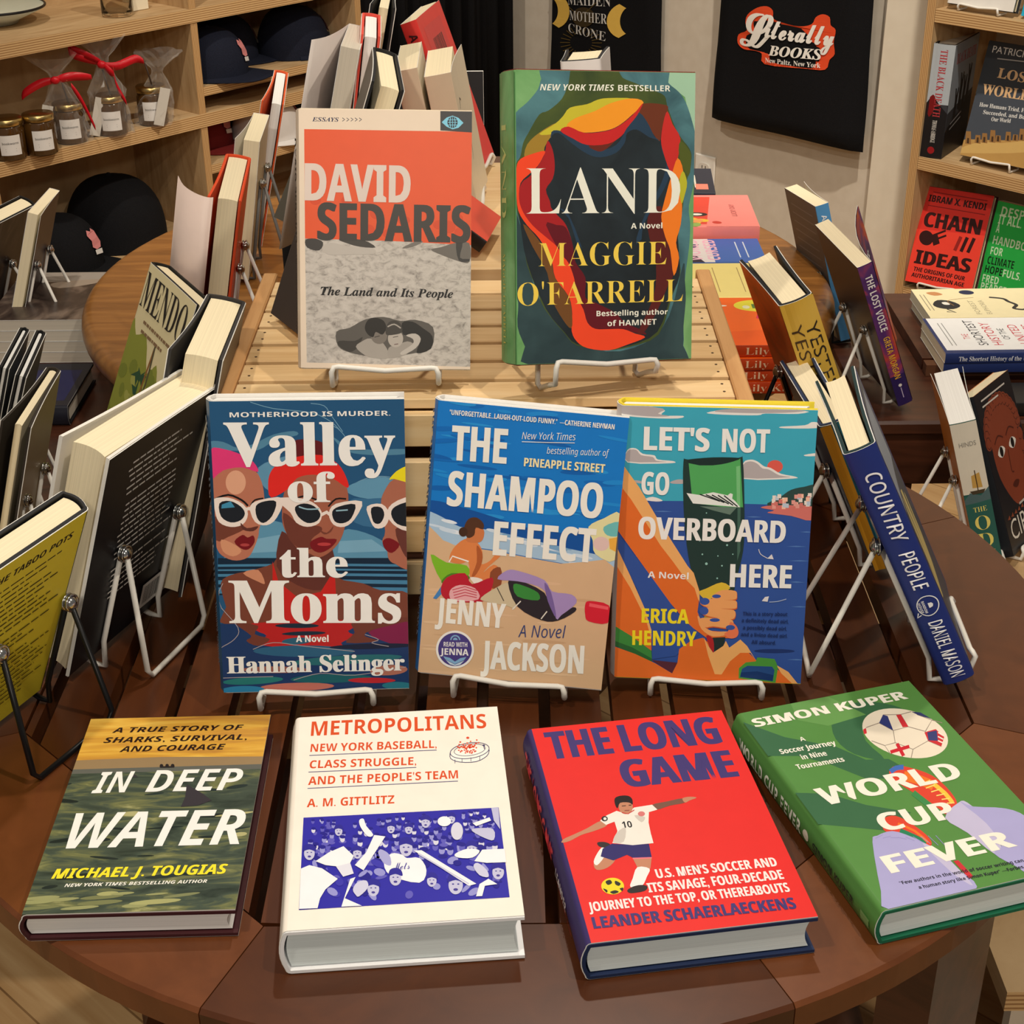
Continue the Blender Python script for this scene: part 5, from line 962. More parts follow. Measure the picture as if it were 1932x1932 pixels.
def ody_art(F, Sp, B):
    s = Sp(); s.poly((224, 218, 204), [(0, 0.13), (0.031, 0.13), (0.031, 0.229), (0, 0.229)]); s.poly((40, 98, 92), [(0, 0), (0.031, 0), (0.031, 0.128), (0, 0.128)])
    s.poly((78, 106, 112), [(0, 0.122), (0.008, 0.132), (0.02, 0.126), (0.031, 0.136), (0.031, 0.118), (0, 0.116)]); s.poly((198, 158, 84), [(0.012, 0.138), (0.024, 0.137), (0.023, 0.158), (0.013, 0.155)]); s.stroke((70, 50, 34), [(0.018, 0.134), (0.018, 0.162)], 0.0012); s.poly((70, 60, 46), [(0.008, 0.134), (0.027, 0.134), (0.024, 0.129), (0.011, 0.129)])
    up = (0, 1)
    s.text((150, 148, 142), 'HINDS', (0.006, 0.196), (0.026, 0.196), 0.006, 'sans', up=up); Y = (236, 222, 120)
    s.text(Y, 'THE', (0.008, 0.104), (0.024, 0.104), 0.007, 'serifb', -0.01, up=up)
    for k, ch in enumerate('ODYSSEY'): s.text(Y, ch, (0.007, 0.078-0.025*k), (0.025, 0.078-0.025*k), 0.020, 'serifb', -0.012, up=up) if 0.078-0.025*k > 0 else None
    B().poly((206, 122, 40), [(0, 0), (0.152, 0), (0.152, 0.229), (0, 0.229)]); F().poly((150, 184, 184), [(0, 0), (0.152, 0), (0.152, 0.229), (0, 0.229)])
QP = ((0.590, 1.681, -0.243), (83.2, 16.9, 0.8), (0.152, 0.229, 0.031))
book('thick sailing-ship paperback with teal spine and fanned white pages leaning on the low bench', *QP, (160, 186, 186), spine=(40, 98, 92), back=(206, 122, 40), art=ody_art, kind='paper', pg=M_pg_white, ob=0.004, of=0.006)
easel('white wire easel behind the sailing-ship paperback', *QP, -0.25, yb=0.13, back=0.04)
def circe_art(F, Sp, B):
    f = F(); f.poly((28, 28, 34), [(0, 0), (0.134, 0), (0.134, 0.216), (0, 0.216)])
    BR, D2 = (140, 66, 44), (84, 36, 26)
    f.poly(BR, [(0.02, 0.10), (0.018, 0.14), (0.03, 0.17), (0.05, 0.185), (0.085, 0.185), (0.11, 0.165), (0.118, 0.13), (0.112, 0.09), (0.09, 0.062), (0.068, 0.05), (0.045, 0.062)], 3)
    r = random.Random(4)
    for i in range(16): a = math.pi*i/15; x, y = 0.067+0.056*math.cos(a), 0.150+0.042*math.sin(a); f.ell(BR, x, y, 0.011, 0.010, 14); f.stroke(D2, [(x+0.008*math.cos(t), y+0.008*math.sin(t)) for t in [j*0.9 for j in range(7)]], 0.0014)
    for k in range(5): f.ell(BR, 0.122, 0.13-0.017*k, 0.009, 0.010, 14); f.stroke(D2, [(0.115, 0.126-0.017*k), (0.122, 0.122-0.017*k), (0.129, 0.127-0.017*k)], 0.0016)
    for x in (0.045, 0.088):
        f.poly((240, 236, 230), [(x-0.014, 0.128), (x, 0.136), (x+0.014, 0.129), (x, 0.121)], 3); f.ell((24, 20, 20), x, 0.1285, 0.006, 0.007, 14); f.stroke(D2, [(x-0.016, 0.143), (x, 0.150), (x+0.016, 0.144)], 0.002, 3)
    f.stroke(D2, [(0.068, 0.125), (0.063, 0.098), (0.070, 0.094)], 0.0016, 3); f.poly(D2, [(0.055, 0.079), (0.067, 0.083), (0.080, 0.079), (0.068, 0.073)], 2)
    for y, a, b in ((0.204, 0.02, 0.11), (0.196, 0.02, 0.08)): f.stroke((220, 214, 206), [(a, y), (b, y)], 0.0022)
    f.text((240, 236, 226), 'CIRCE', (0.012, 0.016), (0.122, 0.016), 0.026, 'sans', -0.004); f.stroke((200, 196, 190), [(0.06, 0.052), (0.125, 0.052)], 0.003)
    for k in range(9): f.poly((150, 76, 50), [(0.01+0.013*k, 0.046), (0.018+0.013*k, 0.050), (0.02+0.013*k, 0.044)])
ZP = ((0.630, 1.745, -0.243), (57.1, 23.5, -4.9), (0.134, 0.216, 0.020))
book('black paperback with a brown woman\'s face on its cover leaning on the low bench', *ZP, (30, 30, 36), back=(222, 122, 60), rim=(222, 132, 70), art=circe_art, kind='paper', of=0.0)
easel('white wire easel under the brown face paperback', *ZP, -0.25, yb=0.10, back=0.02)
def obl_art(F, Sp, B): Sp().text((240, 240, 240), 'OBLIVION', (0.005, 0.165), (0.005, 0.05), 0.011, 'sansbi')
lying('black oblong book lying flat on the right side table before the slatted tray', 0.90, 2.0, math.pi/2, (0.012+0.06, 0.21, 0.02), (22, 22, 24), z=TZ+0.0005, art=obl_art, kind='paper')
def forest_art(F, Sp, B):
    f = F(); Cc = (240, 228, 184)
    f.poly((30, 34, 40), [(0.05, 0.150), (0.035, 0.165), (0.040, 0.185), (0.055, 0.192), (0.075, 0.180), (0.07, 0.160)], 3); f.poly((240, 236, 226), [(0.055, 0.165), (0.066, 0.168), (0.064, 0.176), (0.055, 0.174)], 1); f.stroke((30, 34, 40), [(0.035, 0.175), (0.02, 0.165), (0.024, 0.178)], 0.003)
    f.stroke((150, 110, 60), [(0.085, 0.12), (0.078, 0.15), (0.07, 0.165), (0.05, 0.16)], 0.0014, 4); f.ell((28, 40, 78), 0.108, 0.125, 0.010, 0.012)
    f.stroke((50, 44, 40), [(0.085, 0.095), (0.078, 0.075), (0.065, 0.07), (0.05, 0.062), (0.035, 0.07), (0.03, 0.055), (0.045, 0.045)], 0.006, 4); f.poly((200, 140, 90), [(0.10, 0.165), (0.112, 0.175), (0.108, 0.190), (0.095, 0.18)], 2)
    for k, (tx, x) in enumerate((('FOREST', 0.042), ('EUPHORIA', 0.058))): f.text((170, 160, 130), tx, (0.012+0.0, 0.126-0.016*k), (0.072, 0.126-0.016*k), 0.008, 'sans')
    for k in range(2): f.stroke((150, 140, 120), [(0.03, 0.202-0.006*k), (0.10, 0.202-0.006*k)], 0.0014)
def short_art(F, Sp, B):
    f = F(); R_, N_ = (206, 60, 76), (34, 36, 48)
    f.poly((246, 246, 246), [(0.012, 0.004), (0.14, 0.004), (0.14, 0.205), (0.012, 0.205)])
    for tx, y, h, c, a, b in (('THE', 0.158, 0.010, R_, 0.055, 0.075), ('SHORTEST', 0.138, 0.014, N_, 0.030, 0.130), ('HISTORY', 0.116, 0.014, R_, 0.030, 0.120), ('OF THE', 0.099, 0.010, N_, 0.052, 0.095), ('UNITED', 0.076, 0.014, R_, 0.034, 0.110), ('STATES', 0.054, 0.014, R_, 0.034, 0.110), ('OF', 0.036, 0.010, N_, 0.06, 0.08), ('AMERICA', 0.014, 0.014, R_, 0.03, 0.12)): f.text(c, tx, (a, y), (b, y), h, 'sans')
    for k in range(2): f.stroke((150, 150, 150), [(0.03, 0.192-0.006*k), (0.12, 0.192-0.006*k)], 0.0014)
    Sp().text((226, 230, 240), 'The Shortest History of the United States', (0.004, 0.19), (0.004, 0.05), 0.007, 'serifb')
for k in range(2):
    lab = ('lower', 'upper')[k]
    lying('cream paperback with a bird and a snake on its cover at the right edge' if k else 'cream paperback under the bird-cover copy at the right edge', 0.862-0.004*k, 2.257, math.pi/2+0.01, (0.125, 0.21, 0.0160), (240, 228, 184), z=TZ+0.0186+0.0162*k, art=forest_art if k else None, kind='paper', group='paperback stacks on the slatted tray')
    lying('white and navy history paperback with red lettering on top of the right tray stack' if k else 'navy-spined history paperback under the white-covered copy on the right tray', 0.846, 2.114-0.001*k, math.pi/2+0.01*k, (0.140, 0.21, 0.0160), (36, 52, 106) if k else (36, 52, 106), z=TZ+0.0186+0.0162*k, art=short_art if k else None, kind='paper', group='paperback stacks on the slatted tray')

# ---------------------------------------------------------------- stacks lying on the walnut table at the right of the crate
def lily_art(F, Sp, B):
    s = Sp(); s.text((238, 196, 160), 'Lily King', (0.004, 0.075), (0.004, 0.002), 0.0095, 'serifb', -0.012)
    f = F(); f.poly((248, 104, 22), [(0.0, 0.0), (0.2, 0.0), (0.2, 0.22), (0, 0.22)])
    f.ell((236, 226, 60), 0.140, 0.040, 0.022, 0.034, 32); f.poly((90, 130, 60), [(0.13, 0.05), (0.146, 0.05), (0.146, 0.03), (0.13, 0.03)]); f.ell((240, 240, 200), 0.135, 0.058, 0.006, 0.005)
    f.poly((226, 34, 96), [(0.085, 0.018), (0.098, 0.014), (0.112, 0.028), (0.110, 0.046), (0.094, 0.050), (0.084, 0.034)]); f.ell((244, 238, 220), 0.140, 0.095, 0.003, 0.012); f.ell((244, 238, 220), 0.042, 0.020, 0.003, 0.014); f.ell((244, 238, 220), 0.045, 0.060, 0.003, 0.008)
    f.poly((240, 92, 16), [(0.0, 0.0), (0.06, 0.0), (0.045, 0.10), (0.0, 0.16)])
ords = ('bottom', 'second', 'third', 'topmost')
for k in range(4):
    lying(f'orange hardcover with a dark orange spine, {ords[k]} of the pile by the crate' if k < 3 else 'orange hardcover with a yellow sticker topping the pile beside the crate', 0.372, 1.826+0.002*(k % 2), math.pi/2+0.012*((k*7) % 3-1), (0.17, 0.215, 0.0162), (248, 104, 22), spine=(190, 62, 22), back=(190, 62, 22), z=DZ+0.0008+0.0166*k, art=lily_art, kind='paper', group='orange hardcovers piled by the crate')
def lemon_art(F, Sp, B):
    f = F()
    for x in (0.04, 0.075, 0.11): 
        for y0, y1 in ((0.02, 0.09), (0.11, 0.15)): f.stroke((170, 140, 90), [(0.02+0.0, x+0.01), (0.12, x+0.01)], 0.0012)
    f.stroke((170, 110, 60), [(0.05, 0.032), (0.09, 0.032)], 0.002)
for k in range(3): lying('lemon-cream paperback topping the pile behind the orange one' if k == 2 else f'lemon-cream paperback, {("bottom", "middle")[k]} of the pile behind the orange one', 0.374, 2.006, math.pi/2, (0.138, 0.21, 0.0212), (244, 226, 140), z=DZ+0.0008+0.0216*k, art=lemon_art if k == 2 else None, kind='paper', group='lemon paperbacks piled on the walnut table')
def blues_art(F, Sp, B):
    f = F(); f.poly((232, 226, 224), [(0, 0.06), (0.11, 0.06), (0.11, 0.21), (0, 0.21)]); f.poly((40, 36, 60), [(0.0, 0.09), (0.03, 0.10), (0.05, 0.21), (0, 0.21)]); f.poly((60, 56, 110), [(0.06, 0.10), (0.08, 0.09), (0.09, 0.21), (0.07, 0.21)])
    f.poly((62, 108, 190), [(0, 0), (0.11, 0), (0.11, 0.075), (0, 0.075)]); f.text((240, 190, 210), 'WORLD', (0.01, 0.092), (0.10, 0.092), 0.018, 'sansb', 0.01); f.text((240, 190, 210), 'CURSED', (0.01, 0.066), (0.10, 0.066), 0.018, 'sansb', 0.01)
    for y in (0.024, 0.036): f.stroke((220, 230, 244), [(0.02, y), (0.09, y)], 0.0018)
for k in range(3): lying('blue and white paperback with pink letters topping its pile behind the lemon books' if k == 2 else f'blue paperback, {("bottom", "middle")[k]} of the pile behind the lemon books', 0.372, 2.149, math.pi/2, (0.105, 0.21, 0.0212), (70, 112, 190), z=DZ+0.0008+0.0216*k, art=blues_art if k == 2 else None, kind='paper', group='blue paperbacks piled on the walnut table')
def pink_art(F, Sp, B):
    f = F(); f.poly((226, 70, 52), [(0.01, 0.06), (0.15, 0.05), (0.15, 0.21), (0.02, 0.21)]); f.poly((246, 140, 132), [(0, 0), (0.16, 0), (0.16, 0.06), (0, 0.08)])
    f.text((248, 240, 234), 'THE', (0.07, 0.155), (0.15, 0.155), 0.022, 'sansb', 0.02); f.text((248, 240, 234), 'TIME', (0.07, 0.105), (0.15, 0.105), 0.034, 'sansb', 0.03); f.text((160, 70, 70), 'LUCKY DAY', (0.05, 0.028), (0.11, 0.028), 0.008, 'sansb')
    f.ell((40, 34, 34), 0.060, 0.09, 0.010, 0.017); f.ell((240, 236, 220), 0.060, 0.09, 0.005, 0.009); r = random.Random(6)
    for i in range(14): f.ell(r.choice([(240, 190, 60), (150, 180, 90), (206, 60, 50), (240, 160, 90)]), r.uniform(0.008, 0.045), r.uniform(0.06, 0.17), r.uniform(0.004, 0.009), r.uniform(0.006, 0.014), 12, r.uniform(0, 3))
for k in range(3): lying('pink and red paperback with bold white title topping the rear pile' if k == 2 else f'pink paperback, {("bottom", "middle")[k]} of the rear pile by the wall side', 0.376, 2.26, math.pi/2-0.02, (0.16, 0.212, 0.0268), (246, 140, 132), z=DZ+0.0008+0.0272*k, art=pink_art if k == 2 else None, kind='paper', group='pink paperbacks piled on the walnut table')
def navy2_art(F, Sp, B):
    f = F(); f.poly((236, 214, 44), [(0.10, 0.03), (0.135, 0.03), (0.135, 0.12), (0.11, 0.12)])
    for k in range(3): f.stroke((214, 206, 190), [(0.03, 0.03+0.02*k), (0.10, 0.03+0.02*k)], 0.003)
    f.poly((240, 130, 110), [(0.02, 0.01), (0.05, 0.01), (0.05, 0.03), (0.02, 0.03)])
for k in range(3): lying('dark navy paperback with a yellow corner topping the rearmost pile' if k == 2 else f'dark navy paperback, {("bottom", "middle")[k]} of the rearmost pile', 0.33, 2.432, math.pi/2-0.06, (0.14, 0.21, 0.0268), (36, 40, 56), z=DZ+0.0008+0.0272*k, art=navy2_art if k == 2 else None, kind='paper', group='navy paperbacks piled on the walnut table')

# ---------------------------------------------------------------- books leaning at the left
def lines(f, c, u0, u1, v0, v1, n, seed, wd=0.0016, skip=0.12):
    r = random.Random(seed); v = v1
    for k in range(n):
        v = v1-(v1-v0)*k/(n-1)
        if r.random() < skip: continue
        x = u0+r.uniform(0, 0.006); e = u1-r.uniform(0, 0.03)*(1 if r.random() < 0.7 else 2)
        while x < e:
            l = r.uniform(0.004, 0.014); f.poly(c, [(x, v), (min(x+l, e), v), (min(x+l, e), v+wd), (x, v+wd)]); x += l+0.0018
def black_art(F, Sp, B):
    b = B(); lines(b, (206, 204, 200), 0.036, 0.140, 0.055, 0.20, 25, 1, 0.0017)
    b.poly((226, 224, 220), [(0.105, 0.012), (0.150, 0.012), (0.150, 0.040), (0.105, 0.040)]); r = random.Random(8); x = 0.109
    while x < 0.146: w_ = r.choice([0.0005, 0.0008, 0.0012]); b.poly((24, 24, 26), [(x, 0.016), (x+w_, 0.016), (x+w_, 0.036), (x, 0.036)]); x += w_+r.choice([0.0006, 0.001])
BKP = ((-0.321, 1.266, 0.011), (-111.4, 17.1, 3.2), (0.172, 0.223, 0.039))
book('large black hardcover with white pages, its back with quotes and barcode facing right', *BKP, (58, 70, 80), back=(24, 24, 27), art=black_art, board=(230, 226, 218), pg=M_pg_cream, ob=0.002, of=0.006, concave=0.004)
easel('white wire easel behind the large black hardcover at the left', *BKP, 0.0, yb=0.106, back=0.012, a=0.044, b=0.044, xc=0.081)
def yel_art(F, Sp, B):
    b = B(); K = (60, 52, 20); b.text((30, 28, 18), 'FROM THE TABOO POTS', (0.02, 0.196), (0.145, 0.192), 0.0065, 'sansbi', 0.01); lines(b, K, 0.02, 0.146, 0.03, 0.183, 26, 3, 0.0014, 0.08)
    b.poly((226, 226, 222), [(0.02, 0.012), (0.06, 0.012), (0.06, 0.028), (0.02, 0.028)])
YLP = ((-0.400, 1.097, 0.014), (-116, 24.1, -1.1), (0.16, 0.214, 0.027))
book('yellow-backed hardcover with dark boards leaning at the far left table edge', *YLP, (40, 44, 46), spine=(36, 36, 36), back=(228, 210, 58), art=yel_art, board=(30, 30, 32))
easel('black wire easel behind the yellow-backed hardcover', *YLP, 0.0, wire=M_wire_black, yb=0.113, back=0.015, a=0.044, b=0.040, xc=0.045)
def mendo_art(F, Sp, B):
    f = F(); G1, G2 = (150, 156, 62), (176, 178, 90)
    f.poly(G1, [(0, 0), (0.163, 0), (0.163, 0.085), (0.14, 0.115), (0.12, 0.105), (0.10, 0.13), (0.08, 0.110), (0.05, 0.15), (0.02, 0.14), (0, 0.15)], 2); r = random.Random(12)
    for i in range(40): f.ell(r.choice([G1, G2, (130, 140, 54)]), r.uniform(0.01, 0.155), r.uniform(0.01, 0.11), r.uniform(0.006, 0.014), r.uniform(0.006, 0.012), 10, r.uniform(0, 3))
    for i in range(9): x, y = r.uniform(0.03, 0.12), r.uniform(0.02, 0.11); a = r.uniform(0, 6.28); f.poly((40, 84, 58), [(x, y), (x+0.022*math.cos(a), y+0.022*math.sin(a)), (x+0.010*math.cos(a+0.5), y+0.010*math.sin(a+0.5)), (x+0.02*math.cos(a+1.1), y+0.02*math.sin(a+1.1)), (x+0.008*math.cos(a+1.8), y+0.008*math.sin(a+1.8))])
    f.stroke((150, 100, 50), [(0.06, 0.02), (0.075, 0.07), (0.082, 0.145)], 0.004); f.poly((190, 120, 60), [(0.066, 0.03), (0.084, 0.06), (0.096, 0.02)], 1); f.stroke((90, 84, 60), [(0.078, 0.06), (0.086, 0.10), (0.082, 0.15)], 0.004, 3)
    f.text((26, 24, 24), 'MENDO', (0.006, 0.176), (0.146, 0.176), 0.046, 'serifb', -0.006)
    lines(f, (140, 110, 80), 0.03, 0.14, 0.148, 0.160, 2, 7, 0.004, 0.0)
MP = ((-0.517, 1.875, -0.110), (-55.9, 22.3, -3.7), (0.158, 0.233, 0.029))
book('cream hardcover with green leaves on its cover leaning left of the crate', *MP, (236, 222, 176), back=(236, 226, 190), art=mendo_art, board=(28, 28, 28), of=0.004)
easel('white wire easel under the cream hardcover with green leaves', *MP, TZ, yb=0.10, back=0.02)
GYP = ((-0.311, 1.397, 0.012), (-89.1, 14.3, 2.7), (0.164, 0.239, 0.038))
book('thick hardcover with cream page tops and dark grey boards squeezed against the crate side', *GYP, (70, 70, 72), back=(60, 58, 56), board=(56, 54, 54), pg=M_pg_cream, of=0.010)
RTP = ((-0.393, 2.071, -0.033), (-85.7, 11.4, -3.5), (0.165, 0.242, 0.034))
def flap_red(root):
    mb = MB(); n = 8; P = []
    for i in range(n+1):
        x = 0.165-0.010+0.0*i; P.append((0.165+0.012*math.sin(i/n*1.2), 0.034+0.030*i/n))
    pts = [(0.1645, 0.0345), (0.168, 0.042), (0.160, 0.058), (0.140, 0.074), (0.110, 0.084)]
    pts = smooth(pts, 3, False); k = len(pts)
    v = [(x, 0.001, z) for x, z in pts]+[(x, 0.241, z) for x, z in pts]+[(x+0.0005, 0.001, z+0.0004) for x, z in pts]+[(x+0.0005, 0.241, z+0.0004) for x, z in pts]
    f = [(i, i+1, k+i+1, k+i) for i in range(k-1)]+[(2*k+i, 3*k+i, 3*k+i+1, 2*k+i+1) for i in range(k-1)]+[(i, 2*k+i, 2*k+i+1, i+1) for i in range(k-1)]+[(k+i, k+i+1, 3*k+i+1, 3*k+i) for i in range(k-1)]
    mb.add(v, f, ink((222, 200, 190)), True); mb.build('jacket_flap', root)
book('tall hardcover with red boards and an open jacket flap leaning on the walnut table', *RTP, (226, 72, 40), rim=(226, 72, 40), board=(226, 84, 46), pg=M_pg_cream, flap=flap_red, of=0.008)
easel('white wire easel behind the tall red hardcover', *RTP, DZ, yb=0.13, back=0.035)
BGP = ((-0.402, 2.394, -0.034), (-87.7, 9.5, -1.1), (0.146, 0.215, 0.024))
book('beige paperback with cream pages leaning behind the tall red hardcover', *BGP, (206, 194, 160), kind='paper', of=0.012)
easel('grey wire easel behind the beige paperback', *BGP, DZ, wire=ink((110, 108, 106)), yb=0.14, back=0.03)
ORP = ((-0.415, 2.60, -0.034), (-84.7, 13.2, -4.4), (0.168, 0.240, 0.024))
book('slim orange hardcover leaning rearmost on the left of the walnut table', *ORP, (226, 96, 50), board=(226, 96, 50), pg=M_pg_white, of=0.012)
TNP = ((-0.579, 1.645, -0.150), (-89.6, 16.3, 0.6), (0.156, 0.233, 0.017))
book('slim tan hardcover leaning on the left side table beside the black hardcover', *TNP, (190, 174, 136), back=(164, 148, 118), board=(52, 46, 40), pg=M_pg_cream, of=0.010, ob=0.006)
easel('white wire easel behind the slim tan hardcover', *TNP, TZ, yb=0.12, back=0.015)
GAP = ((-0.651, 1.822, -0.149), (-84.7, 19.6, -0.5), (0.141, 0.21, 0.0135)); GBP = ((-0.668, 1.833, -0.151), (-85.3, 17.6, 1.0), (0.134, 0.208, 0.013))
book('slim grey hardcover, right one of the pair leaning on the left side table', *GAP, (96, 98, 98), board=(30, 30, 32), pg=M_pg_white)
book('slim grey hardcover, left one of the pair leaning on the left side table', *GBP, (88, 90, 90), board=(30, 30, 32), pg=M_pg_white)
easel('white wire easel behind the pair of slim grey hardcovers', *GAP, TZ, yb=0.10, back=0.02)
PYP = ((-0.70, 1.76, -0.15), (-86, 17, 0), (0.14, 0.21, 0.016))
book('pale yellow paperback cut by the left frame edge beside the grey pair', *PYP, (236, 226, 160), kind='paper')
umb = ramp_mat('murky_portrait_print', lambda nt, co: noise(nt, mapping(nt, co, (14, 7, 14)), 1.5, 4, 1.2), [(0.3, (34, 26, 24)), (0.5, (66, 54, 48)), (0.7, (120, 104, 92))], 0.35)
def oart(F, Sp, B): B().poly(umb, [(0, 0), (0.16, 0), (0.16, 0.2), (0, 0.2)])
O1P = ((-0.839, 2.489, -0.149), (-109.2, 24.9, -0.7), (0.16, 0.186, 0.031))
book('black hardcover with a murky brown portrait leaning at the upper left edge', *O1P, (36, 34, 34), back=(60, 50, 46), art=oart, board=(24, 22, 22))
easel('white wire easel behind the murky brown portrait book', *O1P, TZ, yb=0.085, back=0.03)
O2P = ((-0.777, 2.417, -0.150), (-89.4, 17.3, 1.3), (0.136, 0.213, 0.016))
book('dark plum paperback leaning beside the murky portrait book', *O2P, (60, 44, 48), kind='paper', ob=0.004)
easel('white wire easel behind the dark plum paperback', *O2P, TZ, yb=0.12, back=0.04)
def photo_art(F, Sp, B):
    f = F(); f.poly(umb, [(0, 0), (0.16, 0), (0.16, 0.17), (0, 0.17)]); f.poly((150, 142, 134), [(0, 0.17), (0.16, 0.17), (0.16, 0.225), (0, 0.225)]); f.poly((150, 136, 122), [(0.06, 0.16), (0.09, 0.175), (0.14, 0.18), (0.13, 0.16), (0.08, 0.14)], 2)
for k in range(4): lying('grey book with a murky brown picture topping the stack at the left' if k == 3 else f'grey book, {ords[k]} of the stack under the murky picture book', -0.800, 2.226, 0.0, (0.16, 0.215, 0.0172), (120, 114, 108), z=TZ+0.0008+0.0176*k, art=photo_art if k == 3 else None, kind='paper', pg=M_pg_grey, group='grey books stacked at the left')
def navy_art(F, Sp, B):
    f = F(); f.poly((30, 34, 78), [(0.02, 0.01), (0.13, 0.01), (0.13, 0.10), (0.02, 0.10)])
    for k in range(3): f.stroke((190, 190, 196), [(0.03, 0.12+0.02*k), (0.12, 0.12+0.02*k)], 0.002)
lying('navy hardcover lying flat in shade on the left side table', -0.622, 1.996, math.pi/2, (0.155, 0.225, 0.030), (34, 34, 44), z=TZ+0.0006, art=navy_art, board=(20, 20, 24), pg=M_pg_grey)

# ---------------------------------------------------------------- back row on the crate and the box behind it
N2 = ((-0.188, 1.606, 0.2075), (-83.7, 18.8, -0.9), (0.150, 0.237, 0.027))
def n2art(F, Sp, B): lines(F(), (150, 140, 126), 0.03, 0.12, 0.12, 0.18, 8, 5, 0.002)
book('dark brown hardcover with a white jacket top leaning behind the essay book', *N2, (70, 60, 50), spine=(232, 230, 226), back=(40, 38, 38), art=n2art, board=(34, 34, 36), of=0.006)
N1 = ((-0.205, 1.765, 0.2075), (-88.9, 12.7, 2.0), (0.140, 0.225, 0.020))
def flap_n1(root):
    mb = MB(); pts = smooth([(0.004, 0.0205), (0.06, 0.028), (0.11, 0.038), (0.142, 0.050)], 3, False); k = len(pts)
    v = [(x, 0.0, z) for x, z in pts]+[(x, 0.225, z) for x, z in pts]+[(x+0.0006, 0.0, z-0.0008) for x, z in pts]+[(x+0.0006, 0.225, z-0.0008) for x, z in pts]
    f = [(i, k+i, k+i+1, i+1) for i in range(k-1)]+[(2*k+i, 2*k+i+1, 3*k+i+1, 3*k+i) for i in range(k-1)]+[(k+i, 3*k+i, 3*k+i+1, k+i+1) for i in range(k-1)]+[(i, i+1, 2*k+i+1, 2*k+i) for i in range(k-1)]+[(k-1, 2*k-1, 4*k-1, 3*k-1)]
    mb.add(v, f, ink((196, 186, 180)), True); mb.build('open_cover', root)
book('greyish paperback with its front cover flared open behind the essay book', *N1, (200, 190, 184), kind='paper', pg=M_pg_grey, flap=flap_n1)
NRP = ((-0.178, 1.79, 0.2015), (-86, 9, 0), (0.120, 0.238, 0.022))
book('red-cased hardcover between the flared paperback and the dark brown book', *NRP, (226, 84, 70), board=(226, 84, 70), pg=M_pg_white)
N3 = ((-0.183, 1.955, 0.201), (-88.3, 11.7, 1.7), (0.150, 0.240, 0.020))
book('black-jacketed hardcover rising highest behind the back row of books', *N3, (40, 42, 44), board=(30, 30, 32), of=0.006, ob=0.004)
def red_art(F, Sp, B):
    f = F(); f.poly((206, 60, 60), [(0.02, 0.13), (0.10, 0.13), (0.10, 0.19), (0.02, 0.19)]); r = random.Random(8); x = 0.035
    while x < 0.085: w_ = r.choice([0.0012, 0.002, 0.003]); f.poly((40, 20, 24), [(x, 0.142), (x+w_, 0.142), (x+w_, 0.172), (x, 0.172)]); x += w_+r.choice([0.0012, 0.002])
    Sp().text((60, 20, 24), 'A DOWN D', (0.006, 0.19), (0.006, 0.12), 0.010, 'sansb')
RP = ((-0.063, 1.925, 0.2045), (80.3, 19.4, 0.1), (0.119, 0.205, 0.021))
book('bright red paperback with a barcode leaning at the right end of the back row', *RP, (218, 56, 52), art=red_art, kind='paper', of=0.004)
easel('white wire easel under the bright red barcode paperback', *RP, 0.199, yb=0.09, back=0.03)
N5 = ((-0.066, 1.783, 0.203), (90.3, 9.8, 1.1), (0.130, 0.170, 0.031)); N5A = ((-0.098, 1.785, 0.203), (90.3, 9.8, 1.1), (0.130, 0.176, 0.026))
def n5art(F, Sp, B):
    f = F(); f.stroke((90, 84, 76), [(0.03, 0.12), (0.04, 0.13), (0.05, 0.125)], 0.002); f.stroke((150, 140, 126), [(0.03, 0.06), (0.05, 0.09), (0.07, 0.07), (0.06, 0.05)], 0.0015, 3)
book('cream paperback with a scribbled cover, right one of the pair behind the essay book', *N5, (226, 214, 190), spine=(206, 190, 166), art=n5art, kind='paper', of=0.010)
book('cream paperback, left one of the pair behind the essay book', *N5A, (222, 212, 190), spine=(206, 190, 166), kind='paper')
easel('white wire easel under the pair of cream paperbacks', *N5, 0.199, yb=0.08, back=0.03)
def n7art(F, Sp, B):
    f = F(); f.poly((206, 150, 40), [(0.09, 0.03), (0.145, 0.03), (0.145, 0.10), (0.09, 0.10)])
N7 = ((-0.195, 2.70, -0.043), (0, 10, 0), (0.152, 0.212, 0.024))
book('black book with white page tops standing rearmost on the walnut table', *N7, (26, 24, 26), art=n7art, kind='paper', pg=M_pg_white)
t = thing('cardboard_box', 'small brown cardboard box low behind the back row of books', 'box', (-0.005, 2.50, DZ)); mb = MB(); mb.box(-0.075, 0.05, -0.05, 0.05, 0.0005, 0.105, ink((104, 78, 62), 0.7), 0.001); mb.build('box_body', t); mb = MB(); mb.box(-0.076, 0.051, -0.051, 0.051, 0.1055, 0.112, ink((92, 68, 54), 0.7), 0.001); mb.build('lid', t)
WBP = ((0.068, 1.52, 0.2075), (84, 5, -6), (0.110, 0.232, 0.040))
book('white-jacketed hardcover hidden behind the cave-cover novel', *WBP, (236, 230, 228), pg=M_pg_cream, of=0.003, ob=0.003)
P2P = ((-0.226, 1.466, 0.2065), (-59, 23, 0), (0.100, 0.19, 0.016))
book('glossy dark brown paperback leaning at the left rear of the crate top', *P2P, (62, 52, 48), back=(200, 178, 160), kind='paper', of=0.003)
t = thing('riser_box', 'small black riser box on the walnut table left behind the crate', 'box', (-0.245, 1.79, DZ)); mb = MB(); mb.box(-0.018, 0.030, -0.060, 0.060, 0.0005, 0.24, ink((24, 22, 22), 0.6), 0.002); mb.build('box_body', t)
P1P = ((-0.268, 1.790, 0.2015), (-60, 30, 4), (0.100, 0.19, 0.014))
